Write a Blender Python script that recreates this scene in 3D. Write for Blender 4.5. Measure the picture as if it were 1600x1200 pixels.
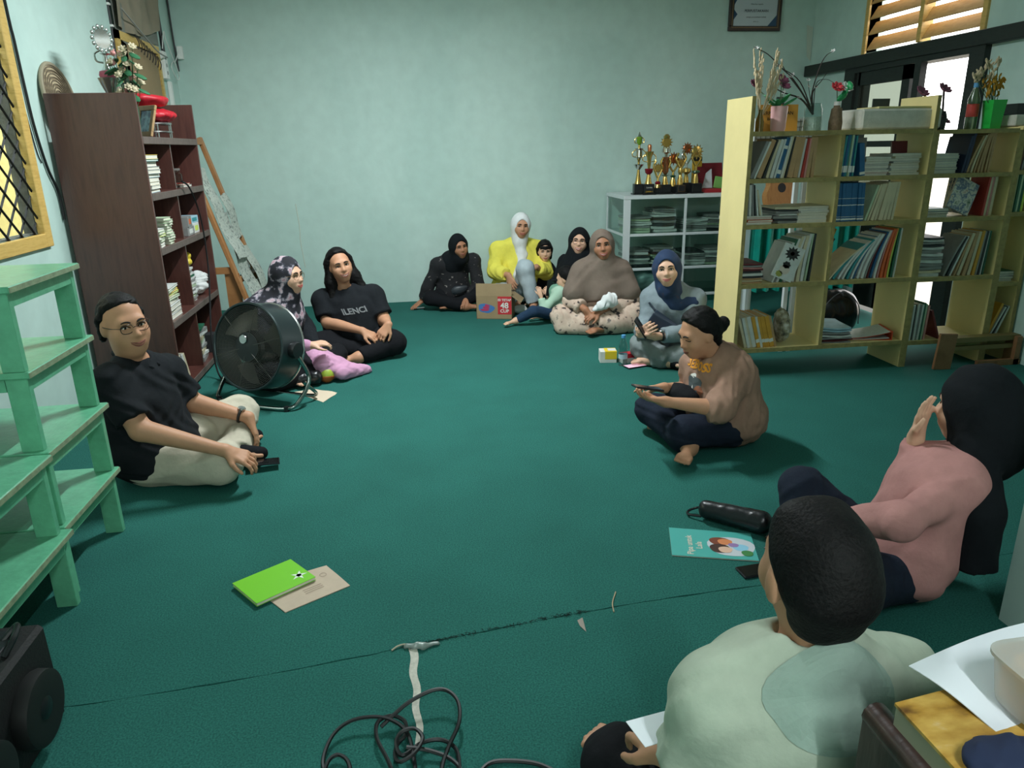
import bpy, math, random, zlib
import numpy as np
from mathutils import Matrix, Vector, Euler
for o in list(bpy.data.objects): bpy.data.objects.remove(o)
SC = bpy.context.scene
COL = SC.collection
random.seed(7); RNG = np.random.RandomState(5)
R = math.radians

# ---------------------------------------------------------------- camera
cam_d = bpy.data.cameras.new('camera'); cam = bpy.data.objects.new('camera', cam_d); COL.objects.link(cam)
cam_d.sensor_width = 36.0; cam_d.lens = 1137.0 / 1600 * 36; cam_d.clip_start = 0.05; cam_d.clip_end = 200
_y, _p, _r = R(7.874), R(17.958), R(1.127)
_fw = Vector((math.sin(_y)*math.cos(_p), math.cos(_y)*math.cos(_p), -math.sin(_p)))
_rt = Vector((math.cos(_y), -math.sin(_y), 0)); _dn = _fw.cross(_rt)
_rx = _rt*math.cos(_r) + _dn*math.sin(_r); _dy = _dn*math.cos(_r) - _rt*math.sin(_r)
cam.matrix_world = Matrix(((_rx.x, -_dy.x, -_fw.x, 0), (_rx.y, -_dy.y, -_fw.y, 0), (_rx.z, -_dy.z, -_fw.z, 1.5), (0, 0, 0, 1)))
SC.camera = cam
# ---------------------------------------------------------------- world, exposure
W = bpy.data.worlds.new('overcast_sky'); SC.world = W; W.use_nodes = True
_bg = W.node_tree.nodes['Background']; _bg.inputs[0].default_value = (1.0, 0.99, 0.97, 1); _bg.inputs[1].default_value = 5.0
SC.view_settings.view_transform = 'Standard'; SC.view_settings.look = 'None'
SC.view_settings.exposure = 0.10; SC.view_settings.gamma = 1.0; SC.view_settings.use_curve_mapping = False
LAMP_W = 132.0      # each ceiling tube lamp, watts

# ---------------------------------------------------------------- helpers
def lin(c):
    if isinstance(c, str): c = tuple(int(c[i:i+2], 16) for i in (0, 2, 4))
    return tuple(((v/255)/12.92 if v/255 <= .04045 else ((v/255+.055)/1.055)**2.4) for v in c[:3])
MATS = {}
def mat(name, col, rough=.6, metal=0, noise=0.0, nscale=20, bump=0.0, bscale=60, col2=None, spec=.5, trans=0, emit=None, es=0, coat=0, wave=None, stretch=None):
    """procedural principled material: colour varied by object-space noise, optional fine relief"""
    if name in MATS: return MATS[name]
    m = bpy.data.materials.new(name); m.use_nodes = True; nt = m.node_tree; N = nt.nodes; L = nt.links
    b = N['Principled BSDF']; c = lin(col)
    b.inputs['Base Color'].default_value = (*c, 1); b.inputs['Roughness'].default_value = rough; b.inputs['Metallic'].default_value = metal
    b.inputs['Specular IOR Level'].default_value = spec
    if trans: b.inputs['Transmission Weight'].default_value = trans; b.inputs['IOR'].default_value = 1.45
    if coat: b.inputs['Coat Weight'].default_value = coat; b.inputs['Coat Roughness'].default_value = .15
    if emit: b.inputs['Emission Color'].default_value = (*lin(emit), 1); b.inputs['Emission Strength'].default_value = es
    tc = None
    if noise or bump or col2 or wave:
        tc = N.new('ShaderNodeTexCoord'); vec = tc.outputs['Object']
        if stretch:
            mp = N.new('ShaderNodeMapping'); mp.inputs['Scale'].default_value = stretch; L.new(vec, mp.inputs['Vector']); vec = mp.outputs['Vector']
    if noise or col2:
        n = N.new('ShaderNodeTexNoise'); n.inputs['Scale'].default_value = nscale; n.inputs['Detail'].default_value = 5; n.inputs['Roughness'].default_value = .6
        L.new(vec, n.inputs['Vector'])
        r = N.new('ShaderNodeValToRGB'); L.new(n.outputs['Fac'], r.inputs['Fac'])
        if col2: a_, b_ = c, lin(col2); r.color_ramp.elements[0].position = .38; r.color_ramp.elements[1].position = .62
        else: a_ = tuple(v*(1-noise) for v in c); b_ = tuple(min(1, v*(1+noise)) for v in c); r.color_ramp.elements[0].position = .3; r.color_ramp.elements[1].position = .7
        r.color_ramp.elements[0].color = (*a_, 1); r.color_ramp.elements[1].color = (*b_, 1)
        L.new(r.outputs['Color'], b.inputs['Base Color'])
    if bump:
        n2 = N.new('ShaderNodeTexNoise'); n2.inputs['Scale'].default_value = bscale; n2.inputs['Detail'].default_value = 4; L.new(vec, n2.inputs['Vector'])
        bp = N.new('ShaderNodeBump'); bp.inputs['Strength'].default_value = bump; bp.inputs['Distance'].default_value = .01
        L.new(n2.outputs['Fac'], bp.inputs['Height']); L.new(bp.outputs['Normal'], b.inputs['Normal'])
    MATS[name] = m; return m
def ramp_mat(name, kind, scale, stops, rough=.8, stretch=None, detail=3, bump=0, mix=None):
    """patterned procedural material: a noise or voronoi field through a colour ramp"""
    if name in MATS: return MATS[name]
    m = bpy.data.materials.new(name); m.use_nodes = True; N = m.node_tree.nodes; L = m.node_tree.links; b = N['Principled BSDF']
    b.inputs['Roughness'].default_value = rough
    tc = N.new('ShaderNodeTexCoord'); mp = N.new('ShaderNodeMapping'); L.new(tc.outputs['Object'], mp.inputs['Vector'])
    if stretch: mp.inputs['Scale'].default_value = stretch
    if kind == 'noise': t = N.new('ShaderNodeTexNoise'); t.inputs['Detail'].default_value = detail; out = t.outputs['Fac']
    elif kind == 'wave': t = N.new('ShaderNodeTexWave'); t.inputs['Distortion'].default_value = 2.5; out = t.outputs['Fac']
    else:
        t = N.new('ShaderNodeTexVoronoi'); out = t.outputs['Distance'] if kind == 'voronoi' else t.outputs['Color']
    t.inputs['Scale'].default_value = scale; L.new(mp.outputs['Vector'], t.inputs['Vector'])
    r = N.new('ShaderNodeValToRGB'); r.color_ramp.interpolation = 'LINEAR'
    els = r.color_ramp.elements
    while len(els) < len(stops): els.new(.5)
    for e, (p, c) in zip(els, stops): e.position = p; e.color = (*lin(c), 1)
    L.new(out, r.inputs['Fac']); L.new(r.outputs['Color'], b.inputs['Base Color'])
    if bump:
        bp = N.new('ShaderNodeBump'); bp.inputs['Strength'].default_value = bump; bp.inputs['Distance'].default_value = .01
        L.new(out, bp.inputs['Height']); L.new(bp.outputs['Normal'], b.inputs['Normal'])
    MATS[name] = m; return m
def wood(name, c1, c2, rough=.5, scale=6, axis=(12, 12, 1.2), coat=0):
    m = ramp_mat(name, 'noise', scale, [(.3, c1), (.55, c2), (.75, c1)], rough, axis, 6, .15)
    if coat: m.node_tree.nodes['Principled BSDF'].inputs['Coat Weight'].default_value = coat; m.node_tree.nodes['Principled BSDF'].inputs['Coat Roughness'].default_value = .25
    return m
def glass(name='clear_glass', tint=(235, 245, 242), rough=.02):
    if name in MATS: return MATS[name]
    m = bpy.data.materials.new(name); m.use_nodes = True; N = m.node_tree.nodes; L = m.node_tree.links
    for n in list(N):
        if n.type != 'OUTPUT_MATERIAL': N.remove(n)
    out = [n for n in N if n.type == 'OUTPUT_MATERIAL'][0]
    t = N.new('ShaderNodeBsdfTransparent'); t.inputs[0].default_value = (*lin(tint), 1)
    g = N.new('ShaderNodeBsdfGlossy'); g.inputs['Roughness'].default_value = rough
    lw = N.new('ShaderNodeLayerWeight'); lw.inputs[0].default_value = .5; pw = N.new('ShaderNodeMath'); pw.operation = 'POWER'; pw.inputs[1].default_value = 3.5; L.new(lw.outputs['Facing'], pw.inputs[0]); fr = N.new('ShaderNodeMath'); fr.operation = 'MULTIPLY_ADD'; fr.inputs[1].default_value = .55; fr.inputs[2].default_value = .04; L.new(pw.outputs[0], fr.inputs[0])
    mx = N.new('ShaderNodeMixShader'); L.new(fr.outputs[0], mx.inputs[0]); L.new(t.outputs[0], mx.inputs[1]); L.new(g.outputs[0], mx.inputs[2]); L.new(mx.outputs[0], out.inputs[0])
    MATS[name] = m; return m

def tag(o, label=None, cat=None, group=None, kind=None):
    if label: o['label'] = label
    if cat: o['category'] = cat
    if group: o['group'] = group
    if kind: o['kind'] = kind
    return o
def empty(name, loc=(0, 0, 0), rz=0, label=None, cat=None, group=None):
    o = bpy.data.objects.new(name, None); COL.objects.link(o); o.location = loc; o.rotation_euler = (0, 0, rz); o.empty_display_size = .1
    return tag(o, label, cat, group)
def rotm(rx=0, ry=0, rz=0): return np.array(Euler((rx, ry, rz)).to_matrix())
def unit(v): v = np.asarray(v, float); return v/(np.linalg.norm(v)+1e-12)
def frame(d):
    d = unit(d); a = np.array([0, 0, 1.]) if abs(d[2]) < .9 else np.array([1., 0, 0]); u = unit(np.cross(a, d)); return u, np.cross(d, u), d
class MB:
    """collects boxes, tubes, lathes and prisms into one mesh"""
    def __init__(s): s.v = []; s.f = []; s.m = []; s.n = 0
    def add(s, v, f, mi=0, M=None, t=None):
        v = np.asarray(v, float)
        if M is not None: v = v @ np.asarray(M).T
        if t is not None: v = v + np.asarray(t)
        s.v.append(v); s.f += [tuple(i+s.n for i in q) for q in f]; s.m += [mi]*len(f); s.n += len(v); return s
    def box(s, c, size, mi=0, M=None, ch=0):
        hx, hy, hz = (max(a/2, 1e-5) for a in size)
        if ch <= 0:
            v = [(x*hx, y*hy, z*hz) for x in (-1, 1) for y in (-1, 1) for z in (-1, 1)]
            f = [(0, 1, 3, 2), (4, 6, 7, 5), (0, 4, 5, 1), (2, 3, 7, 6), (0, 2, 6, 4), (1, 5, 7, 3)]
            return s.add(v, f, mi, M, c)
        ch = min(ch, hx*.9, hy*.9, hz*.9); v = []; idx = {}
        for x in (-1, 1):
            for y in (-1, 1):
                for z in (-1, 1):
                    for a in range(3):
                        p = [x*(hx-ch), y*(hy-ch), z*(hz-ch)]; p[a] = (x*hx, y*hy, z*hz)[a]
                        idx[(x, y, z, a)] = len(v); v.append(p)
        f = []
        for a in range(3):
            b, c2 = (a+1) % 3, (a+2) % 3
            for sg in (-1, 1):
                q = []
                for (p1, p2) in ((-1, -1), (1, -1), (1, 1), (-1, 1)):
                    k = [0]*3; k[a] = sg; k[b] = p1; k[c2] = p2; q.append(idx[(*k, a)])
                f.append(tuple(q if sg > 0 else q[::-1]))
            for p1 in (-1, 1):
                for p2 in (-1, 1):
                    q = []
                    for sg in (-1, 1):
                        k = [0]*3; k[a] = sg; k[b] = p1; k[c2] = p2; q.append((idx[(*k, b)], idx[(*k, c2)]))
                    f.append((q[0][0], q[1][0], q[1][1], q[0][1]) if p1*p2 > 0 else (q[0][0], q[0][1], q[1][1], q[1][0]))
        for x in (-1, 1):
            for y in (-1, 1):
                for z in (-1, 1):
                    q = tuple(idx[(x, y, z, a)] for a in range(3)); f.append(q if x*y*z > 0 else q[::-1])
        return s.add(v, f, mi, M, c)
    def bb(s, lo, hi, mi=0, ch=0):
        lo = np.array(lo, float); hi = np.array(hi, float); return s.box((lo+hi)/2, hi-lo, mi, None, ch)
    def tube(s, pts, r, n=8, mi=0, caps=True, closed=False):
        P = [np.array(p, float) for p in pts]; k = len(P); rr = r if hasattr(r, '__len__') else [r]*k
        v = []; u = None
        for i in range(k):
            a = P[i-1] if (i > 0 or closed) else P[i]; b = P[(i+1) % k] if (i < k-1 or closed) else P[i]
            d = unit(b-a)
            if u is None: u = frame(d)[0]
            u = unit(u - d*np.dot(u, d)); w = np.cross(d, u)
            for j in range(n): t = 2*math.pi*j/n; v.append(P[i]+rr[i]*(u*math.cos(t)+w*math.sin(t)))
        f = []
        for i in range(k if closed else k-1):
            for j in range(n): a = i*n+j; b = i*n+(j+1) % n; c = ((i+1) % k)*n+(j+1) % n; d = ((i+1) % k)*n+j; f.append((a, b, c, d))
        if caps and not closed: f.append(tuple(range(n))[::-1]); f.append(tuple((k-1)*n+j for j in range(n)))
        return s.add(v, f, mi)
    def lathe(s, prof, n=24, mi=0, M=None, t=None, caps=True):
        v = []; k = len(prof)
        for (r, z) in prof:
            for j in range(n): a = 2*math.pi*j/n; v.append((r*math.cos(a), r*math.sin(a), z))
        f = [(i*n+j, i*n+(j+1) % n, (i+1)*n+(j+1) % n, (i+1)*n+j) for i in range(k-1) for j in range(n)]
        if caps: f.append(tuple(range(n))[::-1]); f.append(tuple((k-1)*n+j for j in range(n)))
        return s.add(v, f, mi, M, t)
    def prism(s, poly, z0, z1, mi=0, M=None, t=None):
        n = len(poly); v = [(x, y, z0) for x, y in poly]+[(x, y, z1) for x, y in poly]
        f = [tuple(range(n))[::-1], tuple(range(n, 2*n))]+[(i, (i+1) % n, n+(i+1) % n, n+i) for i in range(n)]
        return s.add(v, f, mi, M, t)
    def sph(s, c, r, n=10, m=7, mi=0, M=None):
        r = np.array(r if hasattr(r, '__len__') else (r, r, r), float); v = [(0, 0, -1)]; f = []
        for i in range(1, m):
            a = -math.pi/2+math.pi*i/m
            for j in range(n): b = 2*math.pi*j/n; v.append((math.cos(a)*math.cos(b), math.cos(a)*math.sin(b), math.sin(a)))
        v.append((0, 0, 1)); top = len(v)-1
        for j in range(n): f.append((0, 1+(j+1) % n, 1+j)); f.append((top, 1+(m-2)*n+j, 1+(m-2)*n+(j+1) % n))
        for i in range(m-2):
            for j in range(n): a = 1+i*n+j; b = 1+i*n+(j+1) % n; f.append((a, b, b+n, a+n))
        return s.add(np.array(v)*r, f, mi, M, c)
    def sheet(s, fn, nu, nv, mi=0, thick=0):
        v = [fn(i/nu, j/nv) for i in range(nu+1) for j in range(nv+1)]; k = nv+1
        f = [(i*k+j, (i+1)*k+j, (i+1)*k+j+1, i*k+j+1) for i in range(nu) for j in range(nv)]
        if thick:
            v = np.array(v, float); t = np.array(thick if hasattr(thick, '__len__') else (0, 0, thick), float); m = len(v)
            f2 = [tuple(a+m for a in q[::-1]) for q in f]
            e = [i*k for i in range(nu+1)]+[nu*k+j for j in range(1, nv+1)]+[i*k+nv for i in range(nu-1, -1, -1)]+[j for j in range(nv-1, 0, -1)]
            f3 = [(e[i], e[i-1], e[i-1]+m, e[i]+m) for i in range(len(e))]
            return s.add(np.vstack([v, v-t]), f+f2+f3, mi)
        return s.add(v, f, mi)
    def build(s, name, mats, parent=None, smooth=False, loc=None):
        me = bpy.data.meshes.new(name); V = np.vstack(s.v) if s.v else np.zeros((0, 3))
        if loc is not None: V = V-np.asarray(loc)
        me.from_pydata(V.tolist(), [], s.f)
        for m in (mats if isinstance(mats, (list, tuple)) else [mats]): me.materials.append(m)
        if any(s.m): me.polygons.foreach_set('material_index', s.m)
        if smooth: me.polygons.foreach_set('use_smooth', [True]*len(s.f)); me.set_sharp_from_angle(angle=R(40)) if hasattr(me, 'set_sharp_from_angle') else None
        me.update(); o = bpy.data.objects.new(name, me); COL.objects.link(o)
        if loc is not None: o.location = loc
        if parent is not None: o.parent = parent
        return o
def struct(name, mb, m, parent=None, smooth=False):
    o = mb.build(name, m, parent, smooth)
    if parent is None: o['kind'] = 'structure'
    return o
def bz(pts, n=8):
    """Catmull-Rom through points"""
    P = [np.array(p, float) for p in pts]; P = [2*P[0]-P[1]]+P+[2*P[-1]-P[-2]]; out = []
    for i in range(1, len(P)-2):
        for k in range(n):
            t = k/n; a, b, c, d = P[i-1:i+3]
            out.append(.5*((2*b)+(c-a)*t+(2*a-5*b+4*c-d)*t*t+(-a+3*b-3*c+d)*t**3))
    out.append(P[-2]); return out
def text_verts(txt, size=1.0, align='CENTER', bold=0.0):
    """lettering as filled triangles (x right, y up), from Blender's built-in font"""
    cu = bpy.data.curves.new('t', 'FONT'); cu.body = txt; cu.size = size; cu.align_x = align; cu.align_y = 'CENTER'; cu.offset = bold; cu.resolution_u = 3
    ob = bpy.data.objects.new('t', cu); COL.objects.link(ob); bpy.context.view_layer.update()
    me = bpy.data.meshes.new_from_object(ob.evaluated_get(bpy.context.evaluated_depsgraph_get()))
    v = np.array([q.co[:] for q in me.vertices]); f = [tuple(p.vertices) for p in me.polygons]
    bpy.data.objects.remove(ob); bpy.data.curves.remove(cu); bpy.data.meshes.remove(me); return v, f
def lettering(txt, size, m, parent, origin, ux, uy, bold=0.0, name='lettering', lift=.0012, align='CENTER'):
    v, f = text_verts(txt, size, align, bold); ux = unit(ux); uy = unit(uy); n = np.cross(ux, uy); mb = MB()
    mb.add(np.array(origin)+v[:, :1]*ux+v[:, 1:2]*uy+lift*n, f); return mb.build(name, m, parent)
ORD = ['first', 'second', 'third', 'fourth', 'fifth', 'sixth', 'seventh', 'eighth', 'ninth', 'tenth', 'eleventh', 'twelfth', 'thirteenth', 'fourteenth', 'fifteenth', 'sixteenth', 'seventeenth', 'eighteenth', 'nineteenth', 'twentieth', 'twenty-first', 'twenty-second', 'twenty-third', 'twenty-fourth', 'twenty-fifth']
# ---------------------------------------------------------------- the room
XL, XR, YB, YF, ZC = -1.99, 4.18, 7.55, -2.2, 3.35
def wall_mat(name, c, c2):
    m = bpy.data.materials.new(name); m.use_nodes = True; N = m.node_tree.nodes; L = m.node_tree.links; b = N['Principled BSDF']; b.inputs['Roughness'].default_value = .62
    tc = N.new('ShaderNodeTexCoord'); n1 = N.new('ShaderNodeTexNoise'); n1.inputs['Scale'].default_value = 1.1; n1.inputs['Detail'].default_value = 6; n1.inputs['Roughness'].default_value = .55; n1.inputs['Distortion'].default_value = .6
    n2 = N.new('ShaderNodeTexNoise'); n2.inputs['Scale'].default_value = 9; n2.inputs['Detail'].default_value = 8
    mp = N.new('ShaderNodeMapping'); mp.inputs['Scale'].default_value = (1, 1, .55); L.new(tc.outputs['Object'], mp.inputs[0])
    L.new(mp.outputs[0], n1.inputs['Vector']); L.new(tc.outputs['Object'], n2.inputs['Vector'])
    r = N.new('ShaderNodeValToRGB'); e = r.color_ramp.elements; e[0].position = .4; e[0].color = (*lin(c), 1); e[1].position = .58; e[1].color = (*lin(c2), 1); L.new(n1.outputs['Fac'], r.inputs[0])
    r2 = N.new('ShaderNodeValToRGB'); e = r2.color_ramp.elements; e[0].position = .3; e[0].color = (.93, .93, .93, 1); e[1].position = .65; e[1].color = (1, 1, 1, 1); L.new(n2.outputs['Fac'], r2.inputs[0])
    mx = N.new('ShaderNodeMix'); mx.data_type = 'RGBA'; mx.blend_type = 'MULTIPLY'; mx.inputs[0].default_value = 1; L.new(r.outputs[0], mx.inputs[6]); L.new(r2.outputs[0], mx.inputs[7]); L.new(mx.outputs[2], b.inputs['Base Color'])
    bp = N.new('ShaderNodeBump'); bp.inputs['Strength'].default_value = .25; bp.inputs['Distance'].default_value = .006; L.new(n2.outputs['Fac'], bp.inputs['Height']); L.new(bp.outputs[0], b.inputs['Normal'])
    MATS[name] = m; return m
M_wall = wall_mat('mint_painted_plaster', (184, 210, 202), (194, 218, 210))
def carpet_mat():
    m = bpy.data.materials.new('teal_green_needle_carpet'); m.use_nodes = True; N = m.node_tree.nodes; L = m.node_tree.links; b = N['Principled BSDF']; b.inputs['Roughness'].default_value = .95; b.inputs['Specular IOR Level'].default_value = .15
    tc = N.new('ShaderNodeTexCoord'); n1 = N.new('ShaderNodeTexNoise'); n1.inputs['Scale'].default_value = 190; n1.inputs['Detail'].default_value = 3
    n2 = N.new('ShaderNodeTexNoise'); n2.inputs['Scale'].default_value = 2.5; n2.inputs['Detail'].default_value = 5
    L.new(tc.outputs['Object'], n1.inputs['Vector']); L.new(tc.outputs['Object'], n2.inputs['Vector'])
    r = N.new('ShaderNodeValToRGB'); e = r.color_ramp.elements; e[0].position = .3; e[0].color = (*lin((30, 81, 75)), 1); e[1].position = .72; e[1].color = (*lin((50, 115, 105)), 1); L.new(n1.outputs['Fac'], r.inputs[0])
    r2 = N.new('ShaderNodeValToRGB'); e = r2.color_ramp.elements; e[0].position = .3; e[0].color = (.86, .86, .86, 1); e[1].position = .7; e[1].color = (1, 1, 1, 1); L.new(n2.outputs['Fac'], r2.inputs[0])
    mx = N.new('ShaderNodeMix'); mx.data_type = 'RGBA'; mx.blend_type = 'MULTIPLY'; mx.inputs[0].default_value = 1; L.new(r.outputs[0], mx.inputs[6]); L.new(r2.outputs[0], mx.inputs[7]); L.new(mx.outputs[2], b.inputs['Base Color'])
    bp = N.new('ShaderNodeBump'); bp.inputs['Strength'].default_value = .3; bp.inputs['Distance'].default_value = .003; L.new(n1.outputs['Fac'], bp.inputs['Height']); L.new(bp.outputs[0], b.inputs['Normal'])
    MATS['carpet'] = m; return m
M_carpet = carpet_mat()
# carpet laid in two widths that meet in a slightly open seam
def seam(x): return 2.0+.03*math.sin(x*2.1)+.085*(x-.2)
mb = MB(); mb.bb((XL-.2, YF-.2, -.12), (XR+.2, YB+.2, -.012)); floor = struct('floor', mb, mat('concrete_slab', (70, 72, 66), .9))
def carpet(y0f, y1f, name, seed):
    rn = random.Random(seed); n = 120; xs = [XL+(XR-XL)*i/n for i in range(n+1)]; mb = MB()
    v = []; f = []
    for x in xs:
        j = rn.uniform(-.003, .003); v += [(x, y0f(x)+(j if seed == 2 else 0), 0), (x, y1f(x)+(j if seed == 1 else 0), 0), (x, y0f(x), -.012), (x, y1f(x), -.012)]
    for i in range(n): a = 4*i; b = a+4; f += [(a, b, b+1, a+1), (a, a+2, b+2, b), (a+1, b+1, b+3, a+3)]
    mb.add(v, f); return mb.build(name, M_carpet, floor)
carpet(lambda x: YF, lambda x: seam(x)-.002, 'carpet_width', 1)
carpet(lambda x: seam(x)+.002, lambda x: YB, 'carpet_width', 2)
mb = MB(); mb.bb((XL-.2, YF-.2, ZC), (XR+.2, YB+.2, ZC+.1)); struct('ceiling', mb, mat('ceiling_white', (222, 226, 220), .8))
mb = MB(); mb.bb((XL-.15, YB, -.1), (XR+.15, YB+.15, ZC)); struct('wall_back', mb, M_wall)
# the wall behind the viewer, with a wide unseen window added for fill light
FX0, FX1, FZ0, FZ1 = -1.2, 2.6, .95, 2.45
mb = MB(); mb.bb((XL-.15, YF-.15, -.1), (FX0, YF, ZC)); mb.bb((FX1, YF-.15, -.1), (XR+.15, YF, ZC)); mb.bb((FX0, YF-.15, -.1), (FX1, YF, FZ0)); mb.bb((FX0, YF-.15, FZ1), (FX1, YF, ZC)); struct('wall_front', mb, M_wall)
# left wall with a window opening
WY0, WY1, WZ0, WZ1 = 2.75, 4.40, 1.10, 2.45
mb = MB()
mb.bb((XL-.07, YF, -.1), (XL, WY0, ZC)); mb.bb((XL-.07, WY1, -.1), (XL, YB, ZC)); mb.bb((XL-.07, WY0, -.1), (XL, WY1, WZ0)); mb.bb((XL-.07, WY0, WZ1), (XL, WY1, ZC))
struct('wall_left', mb, M_wall)
# right wall with door and louvre openings
DY0, DY1, DZ = 5.09, 6.82, 2.15
LY0, LY1, LZ0, LZ1 = 5.22, 6.60, 2.25, 3.0
mb = MB()
mb.bb((XR, YF, -.1), (XR+.15, DY0, ZC)); mb.bb((XR, DY1, -.1), (XR+.15, YB, ZC)); mb.bb((XR, DY0, DZ), (XR+.15, DY1, LZ0))
mb.bb((XR, DY0, LZ0), (XR+.15, LY0, ZC)); mb.bb((XR, LY1, LZ0), (XR+.15, DY1, ZC)); mb.bb((XR, LY0, LZ1), (XR+.15, LY1, ZC))
struct('wall_right', mb, M_wall)
# wall stub beside the foreground
mb = MB(); mb.bb((1.845, .9, -.1), (XR, 1.79, ZC)); struct('wall_partition', mb, M_wall)
mb = MB(); w = .07
mb.bb((FX0-w, YF-.10, FZ0-w), (FX1+w, YF+.02, FZ0)); mb.bb((FX0-w, YF-.10, FZ1), (FX1+w, YF+.02, FZ1+w)); mb.bb((FX0-w, YF-.10, FZ0), (FX0, YF+.02, FZ1)); mb.bb((FX1, YF-.10, FZ0), (FX1+w, YF+.02, FZ1)); mb.bb((.67, YF-.08, FZ0), (.73, YF, FZ1))
w4 = struct('window_4', mb, mat('ochre_frame_plain', (200, 164, 92), .5)); MB().bb((FX0, YF-.05, FZ0), (.67, YF-.046, FZ1)).build('window_pane', glass(), w4); MB().bb((.73, YF-.05, FZ0), (FX1, YF-.046, FZ1)).build('window_pane', glass(), w4)  # unseen window, added to bring soft fill light from behind the camera
# window on the left wall: ochre timber frame, diamond grille, glass
M_ochre = wood('ochre_varnished_timber', (196, 158, 84), (214, 178, 104), .45, 5, (2, 2, 14))
mb = MB(); w = .075
mb.bb((XL-.02, WY1-.005, WZ0-w), (XL+.022, WY1+w-.005, WZ1+w), ch=.004); mb.bb((XL-.02, WY0-w, WZ0-w), (XL+.022, WY0, WZ1+w), ch=.004)
mb.bb((XL-.02, WY0, WZ0-w), (XL+.022, WY1, WZ0), ch=.004); mb.bb((XL-.02, WY0, WZ1), (XL+.022, WY1, WZ1+w), ch=.004)
win = struct('window_1', mb, M_ochre)
M_iron = mat('black_iron', (18, 18, 20), .5, .3)
sp = .14; k = 0
y = WY0-(WZ1-WZ0)*1.0
while y < WY1+1.5:
    for sgn in (1, -1):
        # bars of slope 60 degrees in the opening plane
        s_ = 1.02*sgn; pts = []
        for z in (WZ0, WZ1):
            pts.append((y+(z-WZ0)/s_ if sgn > 0 else y+(WZ0-z)/abs(s_)+0, z))
        (ya, za), (yb, zb) = pts
        lo, hi = 0., 1.
        for (b0, s2) in ((WY0, 1), (WY1, -1)):
            da = (ya-b0)*s2; db = (yb-b0)*s2
            if da < 0 and db < 0: lo = 2
            elif da < 0: lo = max(lo, da/(da-db))
            elif db < 0: hi = min(hi, da/(da-db))
        if hi-lo > .02:
            P = lambda t: (XL-.012-.007*sgn, ya+(yb-ya)*t, za+(zb-za)*t)
            MB().tube([P(lo), P(hi)], .0065, 6).build('grille_bar', M_iron, win)
    y += sp
mb = MB(); mb.bb((XL-.064, WY0, WZ0), (XL-.060, WY1, WZ1)); mb.build('window_pane', glass(), win)
# crumbling concrete of the outer reveal and the cream house wall opposite
M_conc = mat('rough_concrete', (92, 92, 88), .95, 0, .3, 14, .8, 25)
mb = MB(); mb.bb((XL-.085, WY1-.008, WZ0), (XL-.022, WY1+.03, WZ1)); mb.bb((XL-.085, WY0, WZ0-.03), (XL-.022, WY1-.008, WZ0+.005)); struct('wall_outer_reveal', mb, M_conc)
mb = MB(); mb.bb((XL-1.9, -1, -.3), (XL-1.75, 14, 2.6)); struct('wall_neighbour', mb, mat('cream_render', (226, 196, 128), .8, 0, .08, 2))
mb = MB(); mb.bb((-30, -30, -.5), (40, 40, -.3)); struct('ground', mb, mat('pale_yard', (150, 146, 134), .9, 0, .15, 3))
# right side: dark timber beam, door frame and leaves, louvre
M_dark = wood('near_black_timber', (20, 26, 24), (30, 38, 34), .55, 6, (3, 3, 12))
mb = MB(); mb.bb((XR-.07, 4.20, 2.135), (XR+.02, 7.53, 2.235), ch=.004); struct('trim_1', mb, M_dark)
mb = MB(); mb.bb((XR-.05, DY0, 0), (XR+.12, DY0+.15, DZ)); mb.bb((XR-.05, DY1-.16, 0), (XR+.12, DY1, DZ)); mb.bb((XR-.05, DY0+.15, DZ-.06), (XR+.12, DY1-.16, DZ)); mb.bb((XR-.05, 5.755, 0), (XR+.005, 5.83, DZ-.06))
door = struct('door_1', mb, M_dark)
leaf = MB(); y0, y1 = 5.90, 6.62
leaf.bb((XR-.03, y0, .05), (XR+.012, y0+.10, 2.09)); leaf.bb((XR-.03, y1-.03, .05), (XR+.02, y1+.03, 2.09)); leaf.bb((XR-.03, y0, 1.98), (XR+.02, y1, 2.09)); leaf.bb((XR-.03, y0, .05), (XR+.02, y1, .95)); leaf.bb((XR-.03, y0, 1.45), (XR+.02, y1, 1.50))
lf = leaf.build('door_leaf', M_dark, door)
mb = MB(); mb.bb((XR-.008, y0+.13, .95), (XR-.002, y1-.03, 1.45)); mb.bb((XR-.008, y0+.13, 1.5), (XR-.002, y1-.03, 1.98)); mb.build('pane', glass('dusty_glass', (150, 156, 148), .12), lf)
mb = MB(); mb.bb((XR+.12, 5.25, .02), (XR+.86, 5.31, 2.08)); mb.build('door_leaf', M_dark, door)
mb = MB(); w = .05
mb.bb((XR-.02, LY0-w, LZ0-.01), (XR+.10, LY0, LZ1+w), ch=.003); mb.bb((XR-.02, LY1, LZ0-.01), (XR+.10, LY1+w, LZ1+w), ch=.003); mb.bb((XR-.02, LY0, LZ1), (XR+.10, LY1, LZ1+w)); mb.bb((XR-.02, 5.86, LZ0), (XR+.08, 5.91, LZ1), ch=.003)
lou = struct('window_2', mb, M_ochre)
M_slat = wood('honey_louvre_board', (190, 150, 96), (206, 168, 112), .5, 5, (14, 2, 2))
for (ya, yb) in ((LY0, 5.86), (5.91, LY1)):
    for i in range(6):
        z = LZ0+.075+i*.125; mb = MB(); mb.box((XR+.035, (ya+yb)/2, z), (.012, yb-ya, .125), M=rotm(0, R(32), 0), ch=.002); mb.build('louvre_slat', M_slat, lou)
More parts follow.
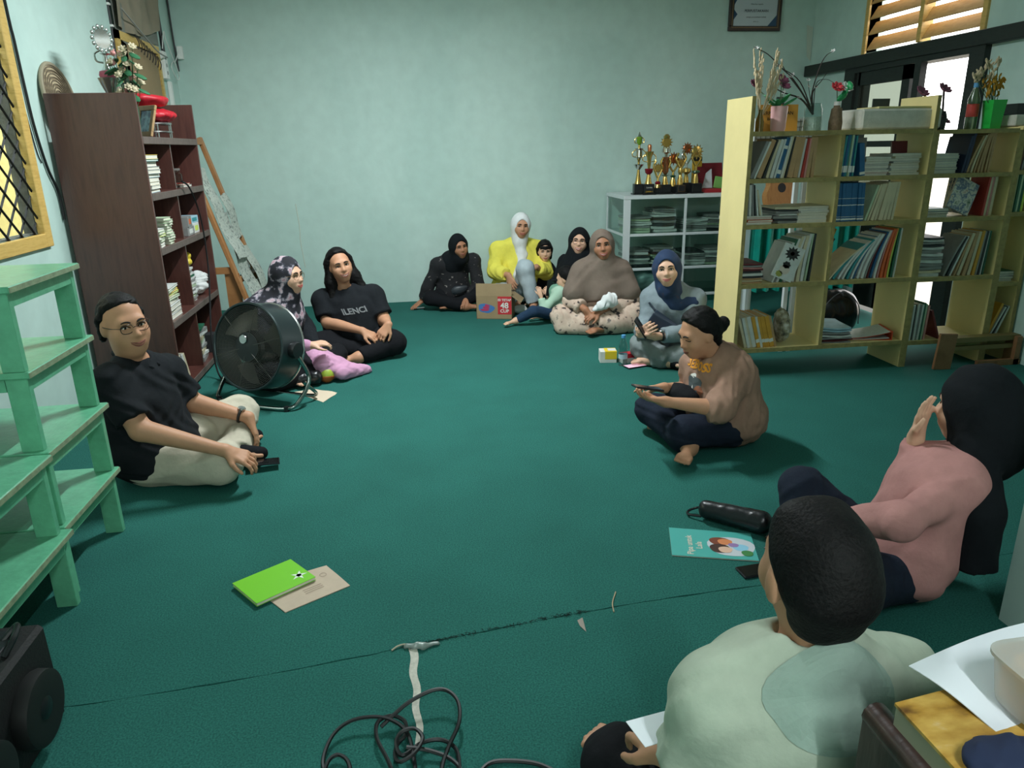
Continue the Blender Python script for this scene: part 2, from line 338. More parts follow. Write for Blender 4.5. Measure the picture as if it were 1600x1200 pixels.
# crack and peeling plaster seen in the corners
MB().tube(bz([(-1.06, YB-.001, 1.02), (-1.045, YB-.001, .8), (-1.05, YB-.001, .66), (-1.03, YB-.001, .4)], 5), .0055, 5).build('plaster_crack', mat('chalk_filler', (196, 204, 192), .9), bpy.data.objects['wall_back'])
MB().add([(4.10, YB-.004, 2.62), (4.17, YB-.006, 2.6), (4.175, YB-.006, 2.28), (4.13, YB-.004, 2.33)], [(0, 1, 2, 3)]).build('peeling_patch', MATS['chalk_filler'], bpy.data.objects['wall_back'])
# ---------------------------------------------------------------- lamps (ceiling, above the frame), the rear one added as fill
def ceiling_lamp(x, y, z, label, w=LAMP_W, L=.95):
    t = empty('tube_lamp', (x, y, z), 0, label, 'lamp')
    for sy in (-.3, .3): MB().tube([(0, sy, .03), (0, sy, ZC-z)], .004, 6).build('hanging_rod', mat('white_flex', (225, 225, 220), .5), t)
    MB().bb((-.05, -L/2-.04, .02), (.05, L/2+.04, .05), ch=.006).build('lamp_body', mat('white_plastic', (232, 232, 228), .4), t)
    MB().tube([(0, -L/2, .005), (0, L/2, .005)], .013, 12).build('tube', mat('lit_tube', (255, 255, 255), .4, emit=(240, 250, 255), es=12), t, True)
    d = bpy.data.lights.new('tube_light', 'AREA'); d.shape = 'RECTANGLE'; d.size = .05; d.size_y = L; d.energy = w; d.color = (.90, .98, 1.0)
    o = bpy.data.objects.new('tube_light', d); COL.objects.link(o); o.parent = t; o.location = (0, 0, -.012); return t
ceiling_lamp(.10, 4.60, 3.12, 'white tube lamp hanging from the ceiling over the middle of the carpet')
ceiling_lamp(.5, -.9, 2.95, 'added fill tube lamp, unseen, hanging from the ceiling behind the desk', LAMP_W*.35)  # unseen lamp added behind the camera to fill the foreground
# ---------------------------------------------------------------- continuous bodies and cloth: smooth implicit surfaces, meshed
def at(x, y, Y):
    """world point on the plane at depth Y seen at photo pixel x, y (1600 x 1200)"""
    d = _fw + _rx*((x-800)/1137.) + _dy*((y-600)/1137.); return Vector((0, 0, 1.5)) + d*(Y/d.y)
def onfloor(x, y, z=0):
    d = _fw + _rx*((x-800)/1137.) + _dy*((y-600)/1137.); return Vector((0, 0, 1.5)) + d*((z-1.5)/d.z)
F4 = np.float32
class SDF:
    def __init__(s): s.ops = []; s.lo = np.full(3, 9.); s.hi = np.full(3, -9.)
    def _bb(s, pts, r): pts = np.atleast_2d(pts); s.lo = np.minimum(s.lo, pts.min(0)-r); s.hi = np.maximum(s.hi, pts.max(0)+r)
    def cone(s, a, b, ra, rb, k=.02, mode='u', ca=False, cb=False):
        a = np.array(a, float)[:3]; b = np.array(b, float)[:3]; s.ops.append(('c', mode, k, a, b, ra, rb, ca, cb))
        if mode == 'u': s._bb([a, b], max(ra, rb)+.01)
        return s
    def ell(s, c, r, M=None, k=.02, mode='u'):
        c = np.array(c, float)[:3]; r = np.array(r if hasattr(r, '__len__') else (r, r, r), float); s.ops.append(('e', mode, k, c, r, None if M is None else np.asarray(M, float)))
        if mode == 'u': s._bb([c], r.max()+.01)
        return s
    def half(s, p, n, k=.004): s.ops.append(('h', 'i', k, np.array(p, float)[:3], unit(n))); return s
    def wr(s, amp, freq, seed=1):
        g = np.random.RandomState(seed); s.ops.append(('w', 'd', 0, amp, freq, g.normal(size=(6, 3)), g.uniform(0, 6, 6))); return s
    def ext(s, o): s.ops += o.ops; s.lo = np.minimum(s.lo, o.lo); s.hi = np.maximum(s.hi, o.hi); return s
    def near(s, lo, hi, pad):
        """the operations that can matter inside a box"""
        out = []
        for o in s.ops:
            if o[0] == 'c': l = np.minimum(o[3], o[4])-max(o[5], o[6]); u = np.maximum(o[3], o[4])+max(o[5], o[6])
            elif o[0] == 'e': l = o[3]-o[4].max(); u = o[3]+o[4].max()
            else: out.append(o); continue
            if (l-pad-o[2] < hi).all() and (u+pad+o[2] > lo).all(): out.append(o)
        return out
    def __call__(s, P, ops=None):
        P = np.asarray(P, F4); d = np.full(len(P), 9., F4)
        for o in (s.ops if ops is None else ops):
            t, mode, k = o[:3]
            if t == 'c':
                a, b, ra, rb, ca, cb = o[3:]; ba = (b-a).astype(F4); L2 = float(ba@ba)+1e-9; pa = P-a.astype(F4); h = (pa@ba)/F4(L2); hc = np.clip(h, 0, 1)
                q = pa-hc[:, None]*ba; e = np.sqrt(np.einsum('ij,ij->i', q, q))-(F4(ra)+F4(rb-ra)*hc)
                if ca: e = np.maximum(e, -h*F4(math.sqrt(L2)))
                if cb: e = np.maximum(e, (h-1)*F4(math.sqrt(L2)))
            elif t == 'e':
                c, r, M = o[3:]; q = P-c.astype(F4)
                if M is not None: q = q@M.astype(F4)
                q1 = q/r.astype(F4); k0 = np.sqrt(np.einsum('ij,ij->i', q1, q1)); q2 = q1/r.astype(F4); k1 = np.sqrt(np.einsum('ij,ij->i', q2, q2))+1e-6; e = k0*(k0-1)/k1
            elif t == 'h': p, n = o[3:]; e = (P-p.astype(F4))@n.astype(F4)
            else:
                amp, fr, D, ph = o[3:]; D = D.astype(F4)*F4(fr)
                u = np.sin(P@D[0]+ph[0])*1.6; v = np.sin(P@D[1]+ph[1])*1.6
                d = d+F4(amp)*(np.sin(P@D[2]*1.5+u+v)*.6+np.sin(P@D[3]*2.6+2*u+ph[3])*.4); continue
            if mode == 's': e = -e
            if mode == 'u':
                if k > 0: h = np.maximum(F4(k)-np.abs(d-e), 0)/F4(k); d = np.minimum(d, e)-h*h*F4(k*.25)
                else: d = np.minimum(d, e)
            else:
                if k > 0: h = np.maximum(F4(k)-np.abs(d-e), 0)/F4(k); d = np.maximum(d, e)+h*h*F4(k*.25)
                else: d = np.maximum(d, e)
        return d
    def grad(s, P, h=.004):
        P = np.asarray(P, float); g = np.stack([s(P+e)-s(P-e) for e in np.eye(3)*h], 1); return g/(np.linalg.norm(g, axis=1, keepdims=True)+1e-9)
    def march(s, P, d, off=0., n=32):
        P = np.array(P, float); d = unit(d)
        for _ in range(n): P = P+d*np.maximum(s(P)-off, -.02)[:, None]*.7
        return P
def sdf_mesh(S, h, smooth=2):
    lo = S.lo-3*h; n = np.ceil((S.hi+3*h-lo)/h).astype(int)+1; B = 8; nb = -(-n//B); n = nb*B
    ax = [lo[i]+h*(np.arange(nb[i])*B+(B-1)/2) for i in range(3)]
    C = np.stack(np.meshgrid(*ax, indexing='ij'), -1).reshape(-1, 3); dc = S(C)
    D = np.broadcast_to(np.where(dc < 0, -1., 1.).astype(F4).reshape(nb[0], 1, nb[1], 1, nb[2], 1), (nb[0], B, nb[1], B, nb[2], B)).copy()
    act = np.nonzero(np.abs(dc) < B*h*1.15+.02)[0]
    loc = np.stack(np.meshgrid(*[h*(np.arange(B)-(B-1)/2)]*3, indexing='ij'), -1).reshape(-1, 3).astype(F4)
    bi, bj, bk = np.unravel_index(act, nb); key = ((bi//3)*100000+(bj//3)*300+bk//3); order = np.argsort(key, kind='stable'); cut = np.nonzero(np.diff(key[order]))[0]+1
    for g in np.split(order, cut):
        cc = C[act[g]]; hb = B*h/2; ops = S.near(cc.min(0)-hb, cc.max(0)+hb, B*h*1.3+.03)
        P = (cc.astype(F4)[:, None, :]+loc[None]).reshape(-1, 3); D[bi[g], :, bj[g], :, bk[g], :] = S(P, ops).reshape(-1, B, B, B)
    D = D.reshape(n)
    I = D < 0; c = I[:-1, :-1, :-1].astype(np.int8)
    for (i, j, k) in ((1, 0, 0), (0, 1, 0), (0, 0, 1), (1, 1, 0), (1, 0, 1), (0, 1, 1), (1, 1, 1)): c = c+I[i:n[0]-1+i, j:n[1]-1+j, k:n[2]-1+k]
    A = np.argwhere((c > 0) & (c < 8)); cs = np.array([(i, j, k) for i in (0, 1) for j in (0, 1) for k in (0, 1)])
    val = np.stack([D[A[:, 0]+q[0], A[:, 1]+q[1], A[:, 2]+q[2]] for q in cs], 1)
    acc = np.zeros((len(A), 3)); cnt = np.zeros(len(A))
    for a in range(8):
        for b in range(a+1, 8):
            if abs(cs[a]-cs[b]).sum() == 1:
                m = (val[:, a] < 0) != (val[:, b] < 0); t = val[:, a]/(val[:, a]-val[:, b]+1e-12)
                p = cs[a][None]+t[:, None]*(cs[b]-cs[a])[None]; acc[m] += p[m]; cnt[m] += 1
    V = lo+h*(A+acc/cnt[:, None]); idx = np.full(np.array(n)-1, -1, np.int32); idx[A[:, 0], A[:, 1], A[:, 2]] = np.arange(len(A)); Q = []
    for a in range(3):
        b, c2 = (a+1) % 3, (a+2) % 3; s1 = [slice(None)]*3; s2 = [slice(None)]*3; s1[a] = slice(0, -1); s2[a] = slice(1, None)
        x = np.argwhere(I[tuple(s1)] != I[tuple(s2)]); x = x[(x[:, b] > 0) & (x[:, c2] > 0) & (x[:, b] < n[b]-1) & (x[:, c2] < n[c2]-1)]
        ins = I[x[:, 0], x[:, 1], x[:, 2]]; q = []
        for (u, v) in ((-1, -1), (0, -1), (0, 0), (-1, 0)): y = x.copy(); y[:, b] += u; y[:, c2] += v; q.append(idx[y[:, 0], y[:, 1], y[:, 2]])
        q = np.stack(q, 1); q[~ins] = q[~ins][:, ::-1]; Q.append(q)
    Q = np.vstack(Q); Q = Q[(Q >= 0).all(1)]
    for _ in range(smooth):
        s = np.zeros_like(V); w = np.zeros(len(V))
        for i in range(4): a = Q[:, i]; b = Q[:, (i+1) % 4]; np.add.at(s, a, V[b]); np.add.at(w, a, 1); np.add.at(s, b, V[a]); np.add.at(w, b, 1)
        V = V*.5+.5*s/np.maximum(w, 1)[:, None]
    return V, Q
def np_obj(name, V, Q, m, parent=None):
    me = bpy.data.meshes.new(name); me.vertices.add(len(V)); me.vertices.foreach_set('co', V.astype(F4).ravel())
    me.loops.add(Q.size); me.loops.foreach_set('vertex_index', Q.astype(np.int32).ravel()); me.polygons.add(len(Q))
    me.polygons.foreach_set('loop_start', np.arange(0, Q.size, 4, dtype=np.int32)); me.polygons.foreach_set('loop_total', np.full(len(Q), 4, np.int32))
    me.materials.append(m); me.polygons.foreach_set('use_smooth', np.ones(len(Q), bool)); me.update(calc_edges=True); me.validate()
    o = bpy.data.objects.new(name, me); COL.objects.link(o)
    if parent is not None: o.parent = parent
    return o
def sdf_obj(name, S, h, m, parent=None, smooth=2): V, Q = sdf_mesh(S, h, smooth); return np_obj(name, V, Q, m, parent)

# ---------------------------------------------------------------- people
def skin(name, c): return mat(name, c, .55, 0, .06, 18, .05, 90, spec=.35)
SK1 = skin('skin_tan', (188, 138, 108)); SK2 = skin('skin_light', (210, 166, 140)); SK3 = skin('skin_brown', (162, 112, 84)); SK4 = skin('skin_fair_child', (214, 170, 142))
M_eye = mat('eye_white', (225, 222, 214), .3); M_iris = mat('dark_iris', (28, 18, 14), .2); M_brow = mat('brow_hair', (30, 24, 22), .9)
M_lip = mat('lips_rose', (160, 78, 72), .5); M_lip2 = mat('lips_brown', (124, 66, 56), .5); M_teeth = mat('teeth', (228, 222, 208), .3)
M_hair = ramp_mat('black_hair', 'noise', 30, [(.3, (7, 6, 7)), (.7, (19, 17, 17))], .55, (9, 9, 1.2), 4, .35)
M_hair_short = ramp_mat('black_cropped_hair', 'noise', 160, [(.3, (7, 7, 8)), (.7, (20, 18, 18))], .65, None, 3, .3)
M_wire = mat('thin_spectacle_wire', (60, 56, 54), .3, .8)
for _m in (M_hair, M_hair_short): _m.node_tree.nodes['Principled BSDF'].inputs['Specular IOR Level'].default_value = .18
SILA = dict(pelvis=(0, 0, .11), waist=(0, .0, .27), chest=(0, .01, .42), neck=(0, .015, .555), head=(0, .04, .685),
            shR=(.16, 0, .497), shL=(-.16, 0, .497), elR=(.235, .07, .30), elL=(-.235, .07, .30), wrR=(.09, .27, .19), wrL=(-.09, .27, .19),
            hipR=(.085, .02, .115), hipL=(-.085, .02, .115), knR=(.32, .26, .10), knL=(-.32, .26, .10), anR=(-.07, .25, .055), anL=(.06, .35, .05), toR=(-.20, .24, .035), toL=(.20, .36, .035))
class Person:
    def __init__(s, label, base, phi, scale=1., build=1., head_s=1., head_rot=(0, 0, 0), skin=SK1, vox=.0065, hands=None, feet=True, **J):
        s.base = np.array([base[0], base[1], 0.]); s.rz = R(phi-90); s.sc = scale; s.b = build; s.vox = vox; s.skin = skin; s.hs = head_s
        c, n = math.cos(s.rz), math.sin(s.rz); s.Rw = np.array([[c, -n, 0], [n, c, 0], [0, 0, 1]])
        s.J = {k: s.loc(v) for k, v in {**SILA, **J}.items()}
        yaw, pit, rol = (R(a) for a in head_rot); s.Rh = rotm(0, 0, yaw)@rotm(pit, 0, 0)@rotm(0, rol, 0)   # yaw>0 turns to own left, pitch<0 nods down
        s.hands = hands or {}; s.feet = feet; s.label = label
    def loc(s, v):
        if isinstance(v, Vector): return s.Rw.T@(np.array(v)-s.base)
        return np.array(v, float)*s.sc
    def H(s, p): return s.J['head']+s.Rh@(np.array(p, float)*s.hs)     # head-frame point
    def body(s):
        J, b, S = s.J, s.b*s.sc, SDF(); hs = s.hs
        S.ell(J['pelvis']+np.array([0, -.005, .025])*s.sc, np.array([.15, .115, .10])*b); S.ell(J['waist'], np.array([.125, .095, .13])*b, k=.06); S.ell(J['chest'], np.array([.14, .095, .13])*b, k=.06)
        S.cone(J['shR'], J['shL'], .045*b, .045*b, .05); S.cone(J['chest'], J['neck'], .09*b, .052*s.sc, .05)
        for q in 'RL': S.cone(J['neck'], J['sh'+q], .045*s.sc, .038*b, .03)
        S.cone(J['neck'], s.H((0, -.012, -.05)), .050*hs, .050*hs, .03)
        for q in 'RL':
            S.cone(J['sh'+q], J['el'+q], .044*b, .037*b, .03); S.cone(J['el'+q], J['wr'+q], .038*b, .0245*s.sc, .012)
            S.cone(J['hip'+q], J['kn'+q], .075*b, .052*b, .04); S.cone(J['kn'+q], J['an'+q], .05*b, .033*s.sc, .02)
            if s.feet: s.foot(S, q)
        for q in 'RL': s.hand(S, q)
        s.nh = len(S.ops)
        # head: skull, jaw, cheeks, brow, nose, chin, ears, eye hollows
        E = lambda c, r, k=.02, m='u': S.ell(s.H(c), np.array(r)*hs, s.Rh, k*hs, m)
        E((0, -.012, .028), (.073, .090, .086), .01); E((0, .016, -.034), (.060, .068, .078), .04); E((0, .060, -.090), (.026, .022, .020), .04)
        for x in (-1, 1): E((x*.036, .052, -.030), (.030, .032, .032), .03); E((x*.076, -.008, -.006), (.010, .022, .032), .012)
        S.cone(s.H((-.034, .070, .022)), s.H((.034, .070, .022)), .016*hs, .016*hs, .02*hs)
        for x in (-1, 1): E((x*.031, .096, .004), (.020, .020, .013), .012, 's')
        S.cone(s.H((0, .080, .010)), s.H((0, .099, -.026)), .0075*hs, .0125*hs, .014*hs)
        for x in (-1, 1): E((x*.013, .088, -.030), (.0095, .010, .009), .008)
        E((0, .078, -.062), (.030, .016, .018), .02); s.Sh = SDF(); s.Sh.ops = S.ops[s.nh:]; s.S = S; return S
    def hand(s, S, q):
        J = s.J; wr = J['wr'+q]; hd = s.hands.get(q, {}); fore = unit(wr-J['el'+q]); k = s.sc*hd.get('s', 1.)
        u = unit(s.dirn(hd['dir'])) if 'dir' in hd else fore; n = s.dirn(hd.get('palm', (0, 0, -1))); n = unit(n-u*(n@u)); w = np.cross(u, n)*(1 if q == 'R' else -1)*-1  # w points to the thumb side
        curl = hd.get('curl', .45); spread = hd.get('spread', 1.)
        S.cone(wr, wr+u*.03*k, .024*k, .020*k, .02)
        L = [.070, .078, .072, .056]; off = [.031, .0105, -.0105, -.030]
        for i in range(4):
            kn = wr+(u*(.088-abs(i-1)*.004)+w*off[i])*k; S.cone(wr+(u*.02+w*off[i]*.45)*k, kn, .015*k, .0115*k, .012)
        for i in range(4):
            p = wr+(u*(.088-abs(i-1)*.004)+w*off[i])*k; a = curl*.5; dd = unit(u+w*off[i]*2.2*spread)
            for j, f in enumerate((.45, .32, .23)):
                v = dd*math.cos(a)+n*math.sin(a); p2 = p+v*L[i]*f*k; S.cone(p, p2, (.0092-.0006*j)*k, (.0086-.0008*j)*k, .0035); p = p2; a += curl
        t = hd.get('thumb', .5); p0 = wr+(u*.022+w*.020)*k; p1 = wr+(u*.050+w*(.044+.012*t)+n*.012)*k; p2 = p1+(u*.026+w*.014*t+n*.012)*k; p3 = p2+(u*.022+w*.002+n*.006)*k
        S.cone(p0, p1, .0155*k, .0115*k, .012); S.cone(p1, p2, .0108*k, .0098*k, .004); S.cone(p2, p3, .0096*k, .0080*k, .003)
    def dirn(s, v): return s.Rw.T@np.array(v) if isinstance(v, Vector) else np.array(v, float)
    def foot(s, S, q):
        a, t = s.J['an'+q], s.J['to'+q]; k = s.sc; d = unit(t-a); up = s.dirn(s.J.get('ftup'+q, (0, 0, 1))); w = unit(np.cross(d, np.array([0, 0, 1.]) if abs(d[2]) < .8 else np.array([0, 1., 0])))
        heel = a-d*.035*k; S.cone(heel, a, .030*k, .034*k, .03); b = t-d*.045*k; S.cone(a, b, .034*k, .024*k, .03); S.cone(b-w*.022*k, b+w*.022*k, .019*k, .019*k, .02)
        for i in range(5):
            c = b+w*(i-2)*.0165*k; S.cone(c, c+d*(.055-.005*abs(i-1.0))*k, .0105*k, (.0095 if i else .011)*k, .004)
    def make(s, name='person', extra=None):
        S = s.body()
        if extra: extra(S); s.Sh.ops = S.ops[s.nh:]
        s.o = sdf_obj(name, S, s.vox, s.skin); s.o.location = s.base; s.o.rotation_euler = (0, 0, s.rz); tag(s.o, s.label, 'person'); return s.o
    def face(s, eyes='open', smile=0., lip=M_lip, teeth=False, brow=1., look=0.):
        H, hs = s.H, s.hs; f = s.Rh@np.array([0, 1., 0]); Rh = s.Rh
        on = lambda x, z, off=0.: s.Sh.march([H((x, .16, z))], -f, 0)[0]+f*off*hs
        for sx in (-1, 1):
            mb = MB(); c = on(sx*.031, .003)
            if eyes == 'open':
                mb.sph(c-f*.0035*hs, np.array([.0145, .0085, .0062])*hs, 12, 8, 0, Rh); mb.sph(c+f*.0028*hs+Rh@np.array([look, 0, .0003])*hs, np.array([.0056, .0032, .0060])*hs, 10, 7, 1, Rh)
            lid = [on(sx*(.031+dx), .003+dz, .0045) for dx, dz in ((-.016, -.001), (-.008, .0050), (0, .0066), (.008, .0054), (.017, .0008))] if eyes == 'open' else [on(sx*(.031+dx), .001+dz, .0015) for dx, dz in ((-.016, .002), (-.008, -.002), (0, -.0035), (.008, -.002), (.017, .002))]
            mb.tube(bz(lid, 3), .0021*hs, 6, 1); mb.build('eye', [M_eye, M_iris], s.o, True)
            br = [on(sx*x, z, .001) for x, z in ((.013, .0215), (.022, .026), (.034, .0275), (.046, .0235))]
            MB().tube(bz(br, 3), [(.0026+.0016*math.sin(math.pi*min(1, i/9+.15)))*hs*brow for i in range(10)], 6).build('eyebrow', M_brow, s.o, True)
        w = .0265+.006*smile; up = .003+.007*smile; mb = MB()
        top = [on(x*w, -.0585+up*abs(x)**1.6-.0015*(1-abs(x)), .0002) for x in (-1, -.5, 0, .5, 1)]; bot = [on(x*w*.96, -.0625-.006*smile*(1-x*x)-.0055*(1-x*x)+up*abs(x)**1.6, .0) for x in (-1, -.5, 0, .5, 1)]
        mb.tube(bz(top, 3), [(.0010+.0026*math.sin(math.pi*i/12))*hs for i in range(13)], 6); mb.tube(bz(bot, 3), [(.0010+.0034*math.sin(math.pi*i/12))*hs for i in range(13)], 6); mb.build('mouth', lip, s.o, True)
        if teeth:
            mid = [on(x*w*.8, -.0612-.0035*smile*(1-x*x)+up*.8*abs(x)**1.6, -.0012) for x in (-1, -.5, 0, .5, 1)]; MB().tube(bz(mid, 3), [.0006+.0030*math.sin(math.pi*i/12)*hs for i in range(13)], 6).build('teeth', M_teeth, s.o, True)
    def glasses(s, m=M_wire, w=.023, h=.017, r=.0014):
        H = s.H; mb = MB(); y = .096
        for sx in (-1, 1):
            mb.tube([H((sx*.031+w*math.copysign(abs(math.cos(t))**.7, math.cos(t)), y-.006*abs(math.cos(t)), .001+h*math.copysign(abs(math.sin(t))**.7, math.sin(t)))) for t in np.linspace(0, 2*math.pi, 21)[:-1]], r*s.hs, 6, 0, closed=True)
            mb.tube([H((sx*.054, y-.008, .006)), H((sx*.077, .06, .008)), H((sx*.082, .0, .006)), H((sx*.080, -.02, -.006))], r*s.hs, 6)
        mb.tube(bz([H((-.009, y, .004)), H((0, y+.004, .007)), H((.009, y, .004))], 3), r*s.hs, 6); mb.build('glasses', m, s.o, True)
    # ------------------------------------------------ clothing builders (children of the body)
    def shirt(s, m, sleeve=.55, fit=1., name='shirt', hem=None, collar=.0, neckw=0., extra=None, wr=(.004, 22), vox=None, loose=0., sg=None):
        J, b, S = s.J, s.b*s.sc, SDF(); g = .017+loose; sg = g*.75 if sg is None else sg
        S.ell(J['pelvis']+np.array([0, -.012, .035])*s.sc, (np.array([.172, .135, .11])*b+g)*fit); S.ell(J['waist'], (np.array([.135, .105, .14])*b+g)*fit, k=.07); S.ell(J['chest'], (np.array([.142, .10, .135])*b+g)*fit, k=.07)
        S.cone(J['shR'], J['shL'], .041*b+g, .041*b+g, .05); S.cone(J['chest'], J['neck']-np.array([0, 0, .01]), .095*b+g, .048*s.sc+g*.7, .05)
        for q in 'RL': S.cone(J['neck'], J['sh'+q], .045*s.sc+g*.7, .036*b+g, .03)
        for q in 'RL':
            sh, el, wr_ = J['sh'+q], J['el'+q], J['wr'+q]; r0, r1, r2 = .041*b+sg, .043*b+sg, .030*b+sg*.9
            if sleeve <= 1: e = sh+(el-sh)*sleeve; S.cone(sh, e, r0, r0*.35+r1*.65+.004, .035, cb=True)
            else: t = sleeve-1; e = el+(wr_-el)*t; S.cone(sh, el, r0, r1, .035); S.cone(el, e, r1, r1+(r2-r1)*t, .02, cb=True)
        if wr: S.wr(wr[0], wr[1], zlib.crc32(s.label.encode()) % 97+3)
        nd = unit(s.H((0, -.01, -.06))-J['neck']); f_ = np.array([0, .012, 0])*s.sc
        S.cone(J['neck']+f_+nd*(.012+collar), J['neck']+f_+nd*.30, (.053+.012*neckw)*s.hs, (.085+.02*neckw)*s.hs, .012, 's')
        if hem is not None: S.half((0, 0, hem), (0, 0, -1))
        S.half((0, 0, .004), (0, 0, -1), 0)
        if extra: extra(S)
        s.shirtS = S; o = sdf_obj(name, S, vox or s.vox*1.35, m, s.o); return o
    def trousers(s, m, length=.92, fit=1., name='trousers', extra=None, wr=(.004, 20), vox=None, g=.016):
        J, b, S = s.J, s.b*s.sc, SDF()
        S.ell(J['pelvis']+np.array([0, -.01, .02])*s.sc, np.array([.155, .118, .105])*b+g)
        for q in 'RL':
            h, kn, an = J['hip'+q], J['kn'+q], J['an'+q]; S.cone(h, kn, (.079*b+g)*fit, (.058*b+g)*fit, .05); e = kn+(an-kn)*length; S.cone(kn, e, (.056*b+g)*fit, (.042*s.sc+g)*fit, .03, cb=True)
        if wr: S.wr(wr[0], wr[1], zlib.crc32(s.label.encode()) % 89+11)
        S.half((0, 0, .003), (0, 0, -1), 0)
        if extra: extra(S)
        s.trS = S; return sdf_obj(name, S, vox or s.vox*1.4, m, s.o)
    def hijab(s, m, drape=None, wide=1., name='headscarf', open_=(.061, .089), chin=True, wr=(.0025, 26), vox=None, cut=None, lift=0.):
        S = SDF(); hs = s.hs; H = s.H
        S.ell(H((0, -.012, .016)), np.array([.089, .108, .114])*hs*np.array([wide, 1, 1]), s.Rh); S.cone(H((0, -.025, .0)), H((0, -.03, -.09)), .098*hs, .088*hs, .03)
        S.cone(H((0, -.004, -.118)), s.J['neck']+np.array([0, .01, .0]), .056*hs, .080*hs, .04)
        if drape: drape(S)
        if wr: S.wr(wr[0], wr[1], 31)
        S.ell(H((0, .112, -.014+lift)), np.array([open_[0], .098, open_[1]])*hs, s.Rh, .012*hs, 's')
        if cut: cut(S)
        s.hjS = S; return sdf_obj(name, S, vox or s.vox*1.2, m, s.o)
    def cap_hair(s, m=M_hair, front=.052, thick=.012, low=-.02, extra=None, name='hair', wr=(.003, 60), side=.0, vox=None, fy=.036, fn=(0, .80, -.55), temples=False):
        """close hair over the skull, cut back from face and neck"""
        S = SDF(); hs = s.hs; H = s.H; t = thick
        S.ell(H((0, -.014, .030)), (np.array([.074, .091, .088])+t)*hs, s.Rh)
        # the face is cleared by a cut in front of the hairline
        S.half(H((0, fy, front)), s.Rh@unit(np.array(fn)), .02); S.half(H((0, -.06, low-.03)), s.Rh@unit(np.array([0, .35, -1.])), .015)
        for sx in ((-1, 1) if temples else ()): S.half(H((sx*.046, .045, .075)), s.Rh@unit(np.array([sx*.62, .62, -.40])), .02)
        if extra: extra(S)
        if wr: S.wr(wr[0], wr[1], 5)
        s.hairS = S; return sdf_obj(name, S, vox or s.vox*1.1, m, s.o)
    def decal(s, S, V, F, m, origin, ux, uy, name='print', off=.0025):
        """flat print laid onto the cloth by casting its points onto the cloth surface"""
        ux = unit(ux); uy = unit(uy); n = np.cross(ux, uy); P = np.array(origin)+V[:, :1]*ux+V[:, 1:2]*uy+n*.12
        P = S.march(P, -n, off); ok = np.abs(S(P)-off) < .006; mb = MB(); mb.add(P, [f for f in F if all(ok[i] for i in f)]); return mb.build(name, m, s.o)
# ---------------------------------------------------------------- furniture
M_brownwd = wood('dark_red_brown_varnish', (74, 42, 38), (90, 54, 47), .36, 4, (8, 8, 1), .4); M_brownedge = mat('worn_brown_edge', (92, 80, 74), .7, 0, .2, 30)
M_yel = mat('pale_yellow_paint', (220, 202, 142), .5, 0, .05, 4, .08, 30); M_yeledge = mat('grubby_yellow_edge', (150, 134, 84), .7, 0, .25, 26)
M_mintwd = mat('mint_gloss_paint', (98, 172, 136), .32, 0, .14, 22, .12, 60); M_mintedge = mat('chipped_mint_edge', (136, 150, 120), .6, 0, .25, 40)
# brown bookcase
X0, X1, Y0, Y1 = -1.965, -1.48, 4.69, 5.90
bc = empty('bookcase', ((X0+X1)/2, (Y0+Y1)/2, 0), 0, 'tall dark brown wooden bookcase standing against the left wall', 'bookcase')
def part(mb, name, m, t, smooth=False):
    o = mb.build(name, m, None, smooth); o.parent = t; o.matrix_parent_inverse = Matrix.Translation(t.location).inverted() if t.rotation_euler.z == 0 else t.matrix_world.inverted(); return o
for y in (Y0, Y1-.022): part(MB().bb((X0, y, 0), (X1, y+.022, 1.84), ch=.003), 'side_panel', M_brownwd, bc)
BS = (1.605, 1.282, .958, .50, .06)
for z in BS:
    o = part(MB().bb((X0+.01, Y0+.022, z-.042), (X1-.004, Y1-.022, z)), 'shelf', M_brownwd, bc)
    part(MB().bb((X1-.004, Y0+.022, z-.042), (X1+.002, Y1-.022, z), ch=.002), 'shelf_edge', M_brownedge, bc)
part(MB().bb((X0, Y0+.022, .02), (X0+.01, Y1-.022, 1.60)), 'back_panel', M_brownwd, bc)
for i in range(4): part(MB().bb((X0+.01, 5.275, BS[i+1]), (X1-.02, 5.293, BS[i]-.042)), 'divider', M_brownwd, bc)
part(MB().bb((X0+.02, Y0+.022, 0), (X1-.03, Y1-.022, .018)), 'plinth', M_brownwd, bc)
# yellow shelves
def yshelf(label, x0, x1, zs, panels, dividers, yf=4.43, d=.36, tall=1.77):
    t = empty('yellow_bookshelf', ((x0+x1)/2, yf+d/2, 0), 0, label, 'bookshelf')
    for (x, z0, z1) in panels:
        part(MB().bb((x, yf, z0), (x+.022, yf+d, z1), ch=.002), 'side_panel', M_yel, t); part(MB().bb((x-.001, yf-.003, z0), (x+.023, yf+.001, z1)), 'panel_edge', M_yeledge, t)
    for z in zs:
        part(MB().bb((x0+.022, yf+.004, z-.024), (x1-.022, yf+d, z)), 'shelf', M_yel, t); part(MB().bb((x0+.022, yf-.001, z-.026), (x1-.022, yf+.004, z+.001)), 'shelf_edge', M_yeledge, t)
    for (x, z0, z1) in dividers: part(MB().bb((x-.01, yf+.006, z0), (x+.01, yf+d, z1)), 'divider', M_yel, t); part(MB().bb((x-.011, yf+.001, z0), (x+.011, yf+.006, z1)), 'panel_edge', M_yeledge, t)
    return t
ZA = (1.567, 1.288, 1.006, .626, .19)
yshelf('large pale yellow bookshelf with tall side panels facing the carpet', 2.105, 3.35, ZA, ((2.105, 0, 1.77), (3.328, 0, 1.765)), [(2.725, ZA[i+1], ZA[i]-.026) for i in range(4)])
ZB = (1.560, 1.290, 1.010, .616, .178)
